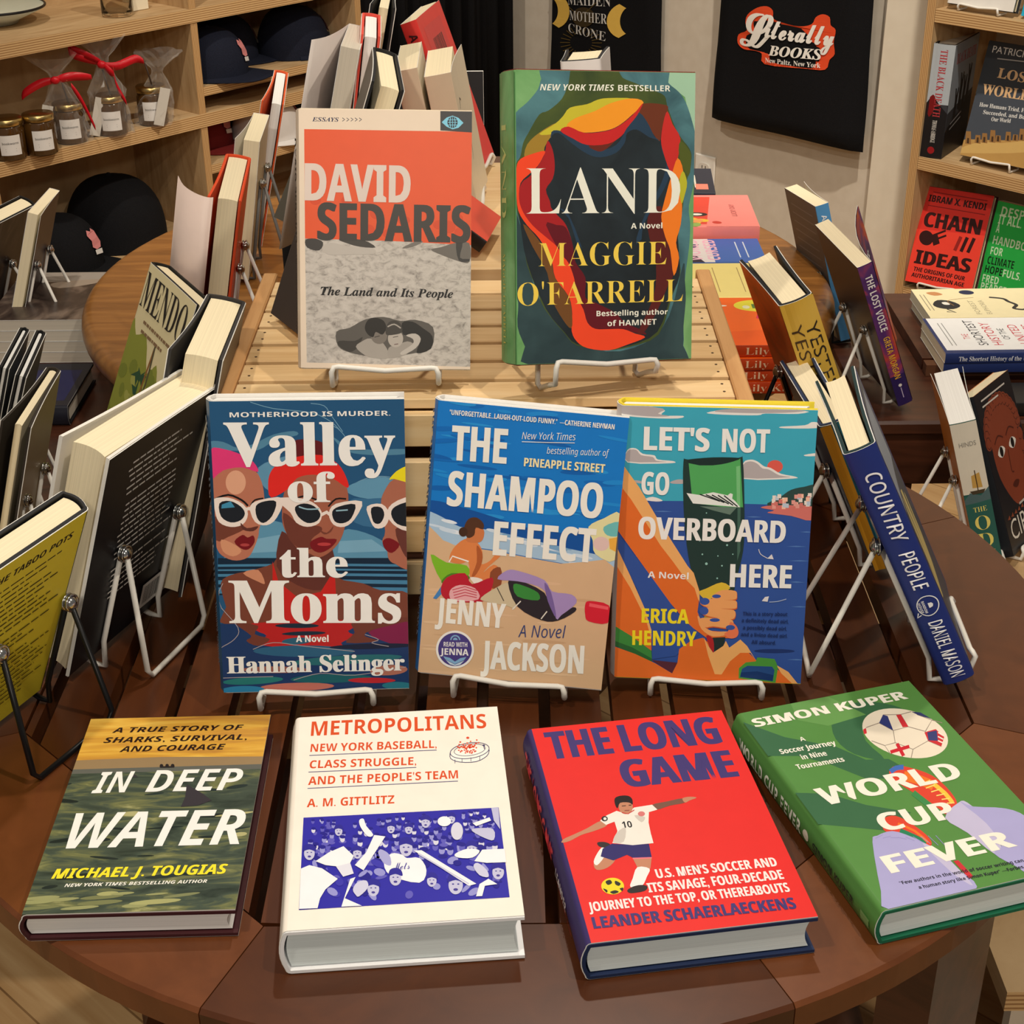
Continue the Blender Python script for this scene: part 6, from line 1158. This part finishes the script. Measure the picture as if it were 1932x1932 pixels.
book('olive-grey paperback leaning on the black riser box', *P1P, (84, 80, 70), back=(150, 136, 140), kind='paper')
def spk(F, Sp, B): 
    s = Sp(); s.ell((226, 90, 70), 0.010, 0.10, 0.005, 0.010); s.ell((190, 70, 66), 0.010, 0.07, 0.005, 0.008)
exr = np.array([0.42, 0.88, 0.22]); exr = exr/np.linalg.norm(exr); eyr = np.array([-0.56, 0.42, -0.61]); eyr = eyr-exr*(eyr@exr); eyr = eyr/np.linalg.norm(eyr)
book('small red and black paperback tipped over on the pine box', (-0.034, 1.655, 0.206), (80, 55, 0), (0.09, 0.095, 0.016), (226, 76, 54), spine=(34, 28, 28), back=(214, 180, 150), art=spk, kind='paper')
# ---------------------------------------------------------------- back of the shop
def curtain(label, P0, P1, z0, z1, amp=0.018, waves=9):
    a, b = Vector((*P0, 0)), Vector((*P1, 0)); d = (b-a); L = d.length; d /= L; nn = Vector((d.y, -d.x, 0)); mb = MB(); n = 90; v = []
    rr = random.Random(3); ph = [rr.uniform(-1, 1) for _ in range(6)]
    def off(s): return amp*(math.sin(2*math.pi*waves*s+ph[0]*2)+0.5*math.sin(2*math.pi*waves*2.3*s+ph[1]))
    for i in range(n+1):
        s = i/n; p = a+d*(L*s)+nn*off(s); q = p-nn*0.004
        v += [(p.x, p.y, z0), (p.x, p.y, z1), (q.x, q.y, z0), (q.x, q.y, z1)]
    f = []
    for i in range(n): k = 4*i; f += [(k, k+4, k+5, k+1), (k+2, k+3, k+7, k+6), (k+1, k+5, k+7, k+3), (k, k+2, k+6, k+4)]
    mb.add(v, f, M_black_cloth, True); o = mb.build('curtain'); tag(o, label, 'curtain'); return o
curtain('black cloth hanging in the corner behind the back row of books', (-0.405, 4.25), (0.025, 4.745), FZ+0.02, 1.2)

def tote(label, s0, s1, y0, y1, z0, depth, art, taper=0.02, name='tote_bag'):
    t = thing(name, label, 'bag', RW @ Matrix.Translation((s0, y0, z0))); w, h = s1-s0, y1-y0; nx, ny = 16, 18
    mb = MB(); rr = random.Random(5)
    def P(u, v, side):
        x = w*u; q = 1-v; bulge = math.sin(math.pi*u)**0.5*(0.35+0.65*(1-v)**0.6); x = x+(taper*(v))*(1-2*u)
        r = 0.03; e = min(u, 1-u)*w; c = (1-max(0, 1-e/r)**2)**0.5 if e < r else 1; cb = 1 if v*h > r else (1-(1-v*h/r)**2)**0.5
        z = depth*0.5+(1 if side else -1)*depth*0.5*c*(0.30+0.70*cb)*(0.55+0.45*bulge)+0.003*math.sin(9*u+7*v)*(1 if side else 0)
        return (x, h*v, max(z, 0.001))
    for side in (0, 1):
        v = [P(i/nx, j/ny, side) for j in range(ny+1) for i in range(nx+1)]; f = []
        for j in range(ny):
            for i in range(nx):
                a = j*(nx+1)+i; q = (a, a+1, a+nx+2, a+nx+1); f.append(q if side else tuple(reversed(q)))
        mb.add(v, f, M_black_cloth, True)
    zf = depth*0.995+0.002
    def surf(u, v, d):
        p = P(min(max(u/w, 0), 1), min(max(v/h, 0), 1), 1); return (u, v, p[2]+0.0018+d*70)
    if art: art(lambda quad=None, crop=(0, 0, 1): Art(mb, surf, (0.0, w, 0.0, h), quad, crop, 0.7))
    mb.build('bag_body', t)
    for dx in (w*0.28, w*0.72):
        mb = MB(); mb.tube([(dx-0.0, h-0.03, depth*0.8), (dx, h+0.08, depth*0.6), (dx+(0.02 if dx < w/2 else -0.02), h+0.28, 0.02)], 0.010, M_black_cloth, 6); mb.build('handle', t)
    mb = MB(); mb.tube([(w/2-0.12, h+0.285, 0.012), (w/2+0.12, h+0.285, 0.012)], 0.006, M_steel, 8); mb.build('hook', t)
    return t
def literally_art(F):
    A = F([(1342, -104), (1645, -61), (1612, 290), (1325, 224)], (960, 0, 2.683))
    O_ = (226, 78, 40); Wt = (240, 236, 230)
    A.poly(O_, [(1155, 215), (1160, 170), (1205, 150), (1198, 110), (1210, 70), (1260, 35), (1310, 28), (1340, 50), (1345, 90), (1390, 110), (1470, 130), (1530, 120), (1550, 85), (1585, 70), (1620, 85), (1625, 125), (1650, 150), (1640, 210), (1645, 270), (1620, 300), (1600, 348), (1500, 340), (1300, 318), (1285, 265), (1240, 250), (1190, 245)], 2)
    A.text(Wt, 'L', (1172, 222), (1330, 250), 175, 'script', 0.03); A.text(Wt, 'iterally', (1305, 185), (1640, 232), 100, 'script', 0.03)
    A.text(Wt, 'BOOKS', (1325, 272), (1585, 298), 50, 'serifbi', 0.02); A.text(Wt, 'New Paltz, New York', (1308, 308), (1582, 338), 24, 'serifb', 0.0)
tote('black cloth tote with an orange shop emblem hanging on the beige wall', 0.045, 0.535, 0.437, 0.88, 0.004, 0.085, literally_art, 0.015)
def mother_art(F):
    A = F([(1032, -139), (1250, -109), (1236, 286), (1031, 233)], (960, 0, 2.683)); G = (222, 182, 84); Wt = (206, 204, 200); D = (92, 74, 34)
    for k in range(24): A.k = 1; a = 2*math.pi*k/24; A.stroke(D, [(365+60*math.cos(a), 215+46*math.sin(a)), (365+110*math.cos(a), 215+86*math.sin(a))], 4)
    A.stroke(D, [(300+ i*8, 30+40*math.sin(i/5)) for i in range(25)], 4); A.ell((60, 48, 26), 380, 85, 60, 50)
    def moon(x, y, r, sg): A.poly(G, [(x+sg*r*math.cos(t), y+r*math.sin(t)) for t in [math.pi*(0.5+0.12)+i*(math.pi*1.0-0.24*math.pi)/14-0.0 for i in range(15)]]+[(x+sg*(r*0.62*math.cos(t)+r*0.30), y+r*0.80*math.sin(t)) for t in [math.pi*(1.5-0.16)-i*(math.pi-0.32*math.pi)/14 for i in range(15)]])
    moon(590, 105, 92, 1); moon(215, 55, 92, -1)
    A.text(Wt, 'MAIDEN', (300, 22), (515, 32), 52, 'serifb', -0.01); A.text(Wt, 'MOTHER', (308, 100), (500, 120), 50, 'serifb', -0.01); A.text(Wt, 'CRONE', (300, 160), (495, 206), 46, 'serifb', -0.012)
tote('black cloth tote with gold crescent moons hanging behind the cave-cover novel', -0.605, -0.165, 0.30, 0.86, 0.004, 0.03, mother_art, 0.012)

# caps on the left shelf unit
NAVY = ramp_mat('navy_twill', lambda nt, co: noise(nt, co, 500, 2), [(0.3, (16, 20, 34)), (0.7, (26, 30, 46))], 0.85, 0.2)
def cap(label, s, y, z, mat, yaw, patch=(206, 130, 130), sc=1.0, brim=True):
    t = thing('baseball_cap', label, 'cap', LF @ Matrix.Translation((s, y, z)) @ Matrix.Rotation(math.radians(yaw), 4, 'Y') @ Matrix.Rotation(math.radians(-90), 4, 'X'))
    # local: x right, y back (into the shelf), z up; brim towards -y
    mb = MB(); n, m = 12, 36; v = []
    R, Hh = 0.085*sc, 0.118*sc
    for i in range(n+1):
        a = math.pi/2*i/n
        for j in range(m):
            b = 2*math.pi*j/m; r = R*math.cos(a)**0.75; seam = 1-0.012*(abs(math.cos(3*b))**8); fr = 1.12 if math.sin(b) < 0 else 1.06
            v.append((r*math.cos(b)*seam, r*math.sin(b)*seam*fr, 0.001+Hh*math.sin(a)**(0.80 if math.sin(b) < 0 else 0.95)))
    f = [(i*m+j, i*m+(j+1) % m, (i+1)*m+(j+1) % m, (i+1)*m+j) for i in range(n) for j in range(m)]
    mb.add(v, f, mat, True)
    mb.ball((0, 0, Hh+0.001), 0.006*sc, mat, n=6); mb.build('crown', t)
    if brim:
        mb = MB(); k = 20; top = []; bot = []
        def br(u, w_):
            a = math.pi+math.pi*u; x, y_ = R*math.cos(a)*1.0, R*1.12*math.sin(a); L = 0.072*sc*math.sin(math.pi*u)**0.6*w_; return (x*(1+0.05*w_), y_-L, 0.008-0.016*abs(math.cos(a))**2*w_*sc+0.004*w_*0)
        v = []
        for dz in (0.003, 0.0):
            for w_ in (0.0, 0.35, 0.7, 1.0):
                for i in range(k+1): p = br(i/k, w_); v.append((p[0], p[1], max(p[2], 0.0008)+dz))
        row = k+1; f = []
        for q in range(3):
            for i in range(k): a = q*row+i; f += [(a, a+1, a+row+1, a+row), (4*row+a, 4*row+a+row, 4*row+a+row+1, 4*row+a+1)]
        for i in range(k): f.append((3*row+i, 3*row+i+1, 7*row+i+1, 7*row+i))
        mb.add(v, f, mat, True); mb.build('brim', t)
    if patch:
        mb = MB(); r = random.Random(2)
        def on(u, w_):
            b = math.radians(270+u); a = math.radians(w_); rr = R*math.cos(a)**0.75*1.05; return (rr*math.cos(b), rr*math.sin(b)*1.12, 0.001+Hh*math.sin(a)**0.80)
        pts = [(-13, 24), (-6, 20), (6, 20), (13, 25), (11, 32), (13, 40), (7, 46), (0, 42), (-8, 46), (-14, 39), (-10, 31)]
        mb.add([on(*p) for p in pts], [tuple(q) for q in tessellate_polygon([[Vector((*p, 0)) for p in pts]])], ink(patch, 0.7))
        mb.add([on(*p) for p in [(-10, 15), (8, 13), (9, 18), (-10, 20)]], [(0, 1, 2, 3)], ink((226, 222, 218), 0.7)); mb.build('front_patch', t)
    return t
cap('navy cap with pink emblem at the left of the upper cap shelf', 0.100, 0.6085, -0.085, NAVY, 35)
cap('navy cap in the middle of the upper cap shelf', 0.228, 0.6085, -0.200, NAVY, 62, sc=1.0)
cap('navy cap at the right of the upper cap shelf', 0.400, 0.6085, -0.12, NAVY, 62, sc=1.05)
cap('dark red cap with pink emblem on the lower cap shelf', 0.106, 0.4155, -0.18, ink((112, 26, 26), 0.85), 25)
cap('white cap on the lower cap shelf', 0.262, 0.4155, -0.09, ink((222, 216, 212), 0.8), 55, patch=(206, 90, 96))
cap('black cap at the right of the lower cap shelf', 0.418, 0.4155, -0.19, ink((30, 30, 28), 0.85), 60, patch=None)
cap('large black knit hat mound on the bottom left shelf', -0.195, 0.2405, -0.15, M_black_cloth, 20, patch=None, sc=1.4, brim=False)
cap('black cap with pink emblem on the bottom left shelf edge', -0.405, 0.2405, -0.08, M_black_cloth, 30, sc=1.1)

# candle jars, some wrapped in film bags with red bows
BRASS = ink((206, 180, 120), 0.28, 1.0)
m, nt, b = new_mat('amber_glass'); b.inputs['Base Color'].default_value = (*lin((74, 48, 18)), 1); b.inputs['Roughness'].default_value = 0.08; b.inputs['Specular IOR Level'].default_value = 0.7; M_amber = m
m, nt, b = new_mat('clear_film'); b.inputs['Base Color'].default_value = (0.9, 0.88, 0.85, 1); b.inputs['Roughness'].default_value = 0.05; b.inputs['Specular IOR Level'].default_value = 0.8
tr = nt.nodes.new('ShaderNodeBsdfTransparent'); mx = nt.nodes.new('ShaderNodeMixShader'); lw = nt.nodes.new('ShaderNodeLayerWeight'); lw.inputs[0].default_value = 0.25
nt.links.new(mathn(nt, 'ADD', mathn(nt, 'MULTIPLY', lw.outputs['Facing'], 0.34), 0.03), mx.inputs[0]); nt.links.new(tr.outputs[0], mx.inputs[1]); nt.links.new(b.outputs[0], mx.inputs[2]); nt.links.new(mx.outputs[0], nt.nodes['Material Output'].inputs[0]); M_film = m
RED = ink((196, 22, 34), 0.35)
JY = -0.1745
def jar(label, x, y, yaw, group='candle jars on the left shelf'):
    t = thing('candle_jar', label, 'candle', Matrix.Translation((x, y, JY)) @ Matrix.Rotation(math.radians(yaw), 4, 'Z'), group)
    mb = MB(); mb.lathe([(0.001, 0.0005), (0.032, 0.0005), (0.0355, 0.004), (0.0355, 0.066), (0.033, 0.071), (0.033, 0.076), (0.001, 0.076)], M_amber, 32); mb.build('glass_body', t)
    mb = MB(); mb.lathe([(0.001, 0.0765), (0.0345, 0.0765), (0.035, 0.0775), (0.035, 0.089), (0.0335, 0.0905), (0.001, 0.0905)], BRASS, 32); mb.build('lid', t)
    mb = MB(); n = 12
    v = [(0.0359*math.sin(a), -0.0359*math.cos(a), z) for z in (0.014, 0.058) for a in [math.radians(-38+76*i/n) for i in range(n+1)]]
    mb.add(v, [(i, i+1, n+2+i, n+1+i) for i in range(n)], ink((226, 222, 218), 0.6), True)
    surf = lambda u, v_, d: ((0.0362+d)*math.sin(u/0.0359), -(0.0362+d)*math.cos(u/0.0359), v_)
    a = Art(mb, surf, (-0.024, 0.024, 0.014, 0.058)); a.text((70, 66, 64), 'bookworm', (-0.018, 0.038), (0.018, 0.038), 0.0055, 'sans', 0.0)
    for k in range(2): a.stroke((150, 146, 142), [(-0.012, 0.028-0.005*k), (0.012, 0.028-0.005*k)], 0.0012)
    mb.build('label', t); return t
jar('amber candle jar with brass lid, leftmost on the jar shelf', -1.112, 3.449, 20); jar('amber candle jar with brass lid, second from the left', -1.052, 3.487, 25)
jar('candle jar inside the bag with the left red bow', -1.010, 3.585, 15); jar('candle jar inside the bag with the large middle red bow', -0.930, 3.655, 12); jar('candle jar inside the rightmost film bag on the jar shelf', -0.852, 3.745, 12)
def giftbag(label, x, y, h, lean, bow, seed):
    t = thing('gift_bag', label, 'gift bag', Matrix.Translation((x, y, JY)), 'clear film gift bags on the jar shelf'); r = random.Random(seed); n, m = 14, 22; v = []
    for i in range(n+1):
        q = i/n; rad = 0.046*(1-q*0.25) if q < 0.45 else 0.041*(1-(q-0.45)/0.3*0.80) if q < 0.75 else 0.008+0.05*(q-0.75)/0.25
        for j in range(m):
            a = 2*math.pi*j/m; k = rad*(1+r.uniform(-0.12, 0.12)); v.append((k*math.cos(a)+lean[0]*q*h, k*math.sin(a)+lean[1]*q*h, 0.001+q*h+r.uniform(-0.003, 0.003)*(0 < i)))
    f = [(i*m+j, i*m+(j+1) % m, (i+1)*m+(j+1) % m, (i+1)*m+j) for i in range(n) for j in range(m)]; mb = MB(); mb.add(v, f, M_film); mb.build('film_wrap', t)
    c = Vector((lean[0]*0.72*h, lean[1]*0.72*h-0.012, 0.72*h))
    if bow:
        def rib(pts, w0):
            mb = MB(); P = smooth([tuple(c+Vector(p)) for p in pts], 4, False); k = len(P); v = []
            for i, p in enumerate(P): w_ = w0*(0.35+0.65*math.sin(math.pi*min(1, (i+0.6)/k))**0.7); v += [(p[0], p[1], p[2]-w_/2), (p[0], p[1], p[2]+w_/2), (p[0]+0.0006, p[1]+0.0008, p[2]+w_/2), (p[0]+0.0006, p[1]+0.0008, p[2]-w_/2)]
            f = []
            for i in range(k-1): a = 4*i; f += [(a, a+4, a+5, a+1), (a+2, a+6, a+7, a+3), (a+1, a+5, a+6, a+2), (a, a+3, a+7, a+4)]
            mb.add(v, f, RED, True); return mb
        for i, pts in enumerate(bow): rib(pts, 0.020).build('ribbon', t)
        mb = MB(); mb.ball(tuple(c), 0.010, RED, (1.1, 0.8, 0.9), 8); mb.build('knot', t)
    mb = MB(); mb.box(-0.012, 0.012, -0.001, 0.001, 0, 0.09, ink((206, 200, 190), 0.7)); o = mb.build('card_tag', t); o.location = (lean[0]*0.3-0.030, -0.036, 0.004); o.rotation_euler = (0.06, math.radians(16), 0.35)
    mb = MB(); mb.tube([(0.010, -0.02, 0.092), (-0.004, -0.012, 0.150)], 0.0022, ink((60, 44, 34)), 6); mb.build('twig', t)
    return t
giftbag('clear film gift bag with the left red bow', -1.010, 3.585, 0.20, (-0.10, -0.05), [[(0, 0, 0), (-0.03, -0.01, -0.004), (-0.065, -0.02, -0.022), (-0.075, -0.02, -0.034)], [(0, 0, 0), (0.035, 0.01, 0.006), (0.075, 0.03, 0.0)], [(0.035, 0, -0.012), (0.055, 0, -0.05), (0.075, 0.005, -0.11)]], 1)
giftbag('clear film gift bag with the large middle red bow', -0.930, 3.655, 0.225, (-0.02, -0.02), [[(0, 0, 0.005), (-0.03, -0.01, 0.024), (-0.065, -0.02, 0.040), (-0.055, -0.02, 0.025), (-0.01, 0, 0.004)], [(0, 0, 0), (0.03, 0.01, -0.006), (0.07, 0.03, 0.006), (0.09, 0.03, 0.0)], [(0.025, 0, -0.01), (0.03, -0.01, -0.045), (0.048, -0.01, -0.085)], [(0, 0, 0), (0.016, -0.006, -0.012), (0.026, -0.006, -0.02)]], 2)
giftbag('clear film gift bag without a bow at the right of the jar shelf', -0.852, 3.745, 0.165, (0.16, 0.05), None, 3)
# on the top board
t = thing('glass_jar', 'clear glass jar on the top board of the left shelf unit', 'jar', LF @ Matrix.Translation((-0.165, 0.7955, -0.07)) @ Matrix.Rotation(math.radians(-90), 4, 'X'))
m, nt, b = new_mat('clear_glass'); b.inputs['Base Color'].default_value = (0.95, 0.93, 0.88, 1); b.inputs['Roughness'].default_value = 0.03; b.inputs['Transmission Weight'].default_value = 1.0; b.inputs['IOR'].default_value = 1.3
mb = MB(); mb.lathe([(0.001, 0.001), (0.034, 0.001), (0.036, 0.004), (0.036, 0.07), (0.03, 0.08), (0.03, 0.095), (0.028, 0.095), (0.028, 0.08), (0.034, 0.069), (0.034, 0.006), (0.001, 0.006)], m, 32); mb.build('glass_body', t)
mb = MB(); mb.lathe([(0.001, 0.0955), (0.033, 0.0955), (0.033, 0.108), (0.001, 0.108)], BRASS, 28); mb.build('lid', t)
t = thing('serving_dish', 'pale dish with a black rim at the top left of the shelf unit', 'dish', LF @ Matrix.Translation((-0.40, 0.7955, -0.21)) @ Matrix.Rotation(math.radians(-90), 4, 'X'))
mb = MB(); mb.lathe([(0.001, 0.0005), (0.05, 0.0005), (0.055, 0.008), (0.115, 0.034), (0.112, 0.038), (0.05, 0.012), (0.001, 0.010)], ink((206, 212, 196), 0.3), 48); mb.build('bowl', t)
mb = MB(); mb.tube([(0.1145*math.cos(a), 0.1145*math.sin(a), 0.0375) for a in [2*math.pi*i/48 for i in range(48)]], 0.0028, ink((26, 26, 28)), 8, True); mb.build('rim', t)
t = thing('card_box', 'small cream box beside the glass jar on the top board', 'box', LF @ Matrix.Translation((-0.09, 0.7955, -0.10)))
mb = MB(); mb.box(-0.022, 0.022, 0.0003, 0.05, -0.02, 0.02, ink((232, 222, 196), 0.6), 0.001); mb.build('box_body', t)

# books on the right unit
def bd_art(F, Sp, B):
    s = Sp(); s.poly((174, 182, 190), [(0, 0.12), (0.05, 0.12), (0.05, 0.25), (0, 0.25)]); s.poly((30, 28, 30), [(0, 0), (0.05, 0), (0.05, 0.10), (0.03, 0.12), (0.012, 0.14), (0, 0.12)]); s.poly((120, 24, 28), [(0, 0.12), (0.014, 0.14), (0.022, 0.12), (0.01, 0.09)], 1)
    s.text((180, 60, 66), 'THE BLACK DEATH', (0.018, 0.238), (0.018, 0.092), 0.016, 'serifb', -0.004); s.text((226, 222, 216), 'THOMAS ASBRIDGE', (0.02, 0.085), (0.02, 0.035), 0.010, 'serifb', -0.008); s.ell((150, 30, 34), 0.024, 0.018, 0.008, 0.008)
    f = F(); f.poly((150, 160, 172), [(0, 0.10), (0.162, 0.13), (0.162, 0.25), (0, 0.25)]); f.text((170, 56, 66), 'BLACK DEATH', (0.02, 0.205), (0.15, 0.205), 0.022, 'serifb'); 
    for x, y in ((0.05, 0.12), (0.075, 0.15), (0.10, 0.14), (0.125, 0.16)): f.poly((26, 24, 26), [(x-0.01, y-0.05), (x-0.006, y), (x-0.012, y+0.03), (x-0.004, y+0.028), (x, y+0.012), (x+0.006, y+0.03), (x+0.012, y+0.026), (x+0.008, y-0.02), (x+0.012, y-0.06)])
    f.poly((26, 24, 26), [(0.0, 0), (0.162, 0), (0.162, 0.12), (0.12, 0.11), (0.08, 0.09), (0.04, 0.08), (0, 0.06)])
    for k in range(2): f.stroke((160, 160, 164), [(0.03, 0.06+0.012*k), (0.10, 0.075+0.012*k)], 0.003)
book('thick plague history hardcover turned sideways on the right bookshelf', (0.925, 3.462, -0.1925), (57.1, -0.6, 0), (0.162, 0.250, 0.049), (60, 62, 68), spine=(60, 60, 66), art=bd_art, board=(24, 24, 26), pg=M_pg_grey)
def lost_art(F, Sp, B):
    f = F([(1858, 75), (2010, 100), (1960, 330), (1803, 291)], (1449, 0, 4)); f.poly((70, 76, 86), [(1300, 700), (2400, 700), (2400, 1400), (1300, 1400)]); f.poly((52, 56, 62), [(1500, 250), (2400, 250), (2400, 720), (1400, 680)])
    f.poly((186, 146, 84), [(1380, 1050), (1480, 1040), (1700, 1060), (2300, 1100), (2300, 1400), (1380, 1250)], 0); f.poly((206, 170, 104), [(1420, 1110), (1600, 1070), (1800, 1090), (2100, 1090), (2100, 1180), (1430, 1150)], 1)
    r = random.Random(1)
    for i in range(9): x = 1470+i*70+r.uniform(-15, 15); hh = r.uniform(50, 110); f.poly((150, 110, 64), [(x, 1075), (x+6, 1075-hh), (x+50, 1080-hh), (x+56, 1085)]); f.poly((70, 50, 34), [(x+16, 1072), (x+18, 1030), (x+36, 1032), (x+36, 1076)])
    f.text((226, 226, 224), 'PATRICK WYMAN', (1665, 385), (2330, 500), 52, 'sans', 0.0); f.text((214, 176, 132), 'LOST', (1722, 572), (2060, 640), 75, 'serifb', 0.01); f.text((214, 176, 132), 'WORLDS', (1590, 690), (2090, 775), 80, 'serifb', 0.01)
    f.text((226, 226, 224), 'How Humans Tried, Failed,', (1575, 785), (2090, 870), 32, 'serifb'); f.text((226, 226, 224), 'Succeeded, and Built', (1612, 845), (2050, 915), 32, 'serifb'); f.text((226, 226, 224), 'Our World', (1690, 905), (1870, 930), 32, 'serifb'); f.stroke((170, 170, 170), [(1715, 432), (2000, 470)], 8)
LWP = ((1.009, 3.422, -0.180), (-46.9, 14.5, 0.3), (0.160, 0.244, 0.026))
LWP = ((1.018, 3.430, -0.184), (-46.9, 14.5, 0.3), (0.162, 0.248, 0.026))
book('slate blue hardcover with desert ruins face-out on the right bookshelf', *LWP, (64, 70, 80), art=lost_art, board=(30, 30, 34))
easel('white wire easel under the desert ruins hardcover', *LWP, -0.193, yb=0.11, back=0.02)
def chain_art(F, Sp, B):
    f = F([(1741, 347), (1863, 365), (1824, 547), (1693, 527)], (1680, 320, 5.083)); K = (52, 22, 22)
    f.poly((232, 66, 50), [(200, 530), (1000, 600), (1000, 1300), (0, 1200)]); f.stroke((140, 30, 28), [(370, 190), (870, 270)], 8); f.stroke((140, 30, 28), [(320, 310), (850, 395)], 8)
    f.text(K, 'IBRAM X. KENDI', (322, 272), (855, 355), 62, 'sansb', 0.02); f.text(K, 'CHAIN', (268, 505), (800, 580), 140, 'sansb', 0.03); f.text(K, 'IDEAS', (168, 868), (705, 950), 140, 'sansb', 0.03)
    f.ell(K, 295, 618, 70, 72, 24); f.text(K, 'F', (370, 690), (500, 640), 110, 'sansb', 0.02)
    for k, x in enumerate((590, 650, 715)): f.stroke(K if k else (150, 36, 32), [(x-20, 735+8*k), (x+40, 600+6*k)], 32)
    f.text(K, 'THE ORIGINS OF OUR', (155, 945), (665, 1030), 44, 'sansb', 0.02); f.text(K, 'AUTHORITARIAN AGE', (132, 1005), (655, 1095), 44, 'sansb', 0.02)
CHP = ((0.936, 3.464, -0.491), (-43.3, 19.6, 3.3), (0.168, 0.221, 0.026))
book('red hardcover with black block lettering face-out low on the right bookshelf', *CHP, (214, 52, 44), art=chain_art, board=(60, 20, 20))
easel('white wire easel under the red block-letter hardcover', *CHP, -0.50, yb=0.10, back=0.04)
def desp_art(F, Sp, B):
    f = F([(1877, 380), (2000, 404), (1962, 586), (1833, 556)], (1680, 320, 5.083)); L = (196, 226, 190); K = (16, 34, 22)
    for tx, a, b, c, h in (('DESPITE', (1030, 432), (1400, 500), L, 85), ('IT ALL.', (1005, 505), (1230, 545), L, 85), ('A', (985, 585), (1020, 590), L, 80), ('HANDBOOK', (955, 690), (1400, 775), L, 80), ('FOR', (935, 790), (1055, 808), L, 75), ('CLIMATE', (905, 880), (1170, 925), K, 75), ('HOPE', (880, 965), (1055, 1000), K, 75), ('FULS.', (1062, 1002), (1240, 1036), L, 75), ('FRED', (855, 1055), (1020, 1085), L, 75), ('PEARCE', (840, 1135), (1095, 1180), L, 75)): f.text(c, tx, a, b, h, 'sansb', 0.0)
DSP = ((1.078, 3.378, -0.494), (-47, 12.5, 0.2), (0.160, 0.218, 0.026))
book('bright green book with pale lettering at the right frame edge', *DSP, (40, 168, 72), art=desp_art, kind='paper')
T1P = ((0.958, 3.470, 0.136), (-46, 14, 0), (0.158, 0.24, 0.024))
book('white book face-out on the highest visible shelf of the right bookshelf', *T1P, (226, 222, 216), board=(40, 40, 44))
easel('white wire easel under the white book on the highest visible shelf', *T1P, 0.1295, yb=0.11, back=0.04)
T2P = ((1.082, 3.353, 0.131), (-46, 14, 0), (0.158, 0.24, 0.02))
book('cyan book beside the white book on the highest visible shelf', *T2P, (40, 170, 210), kind='paper')
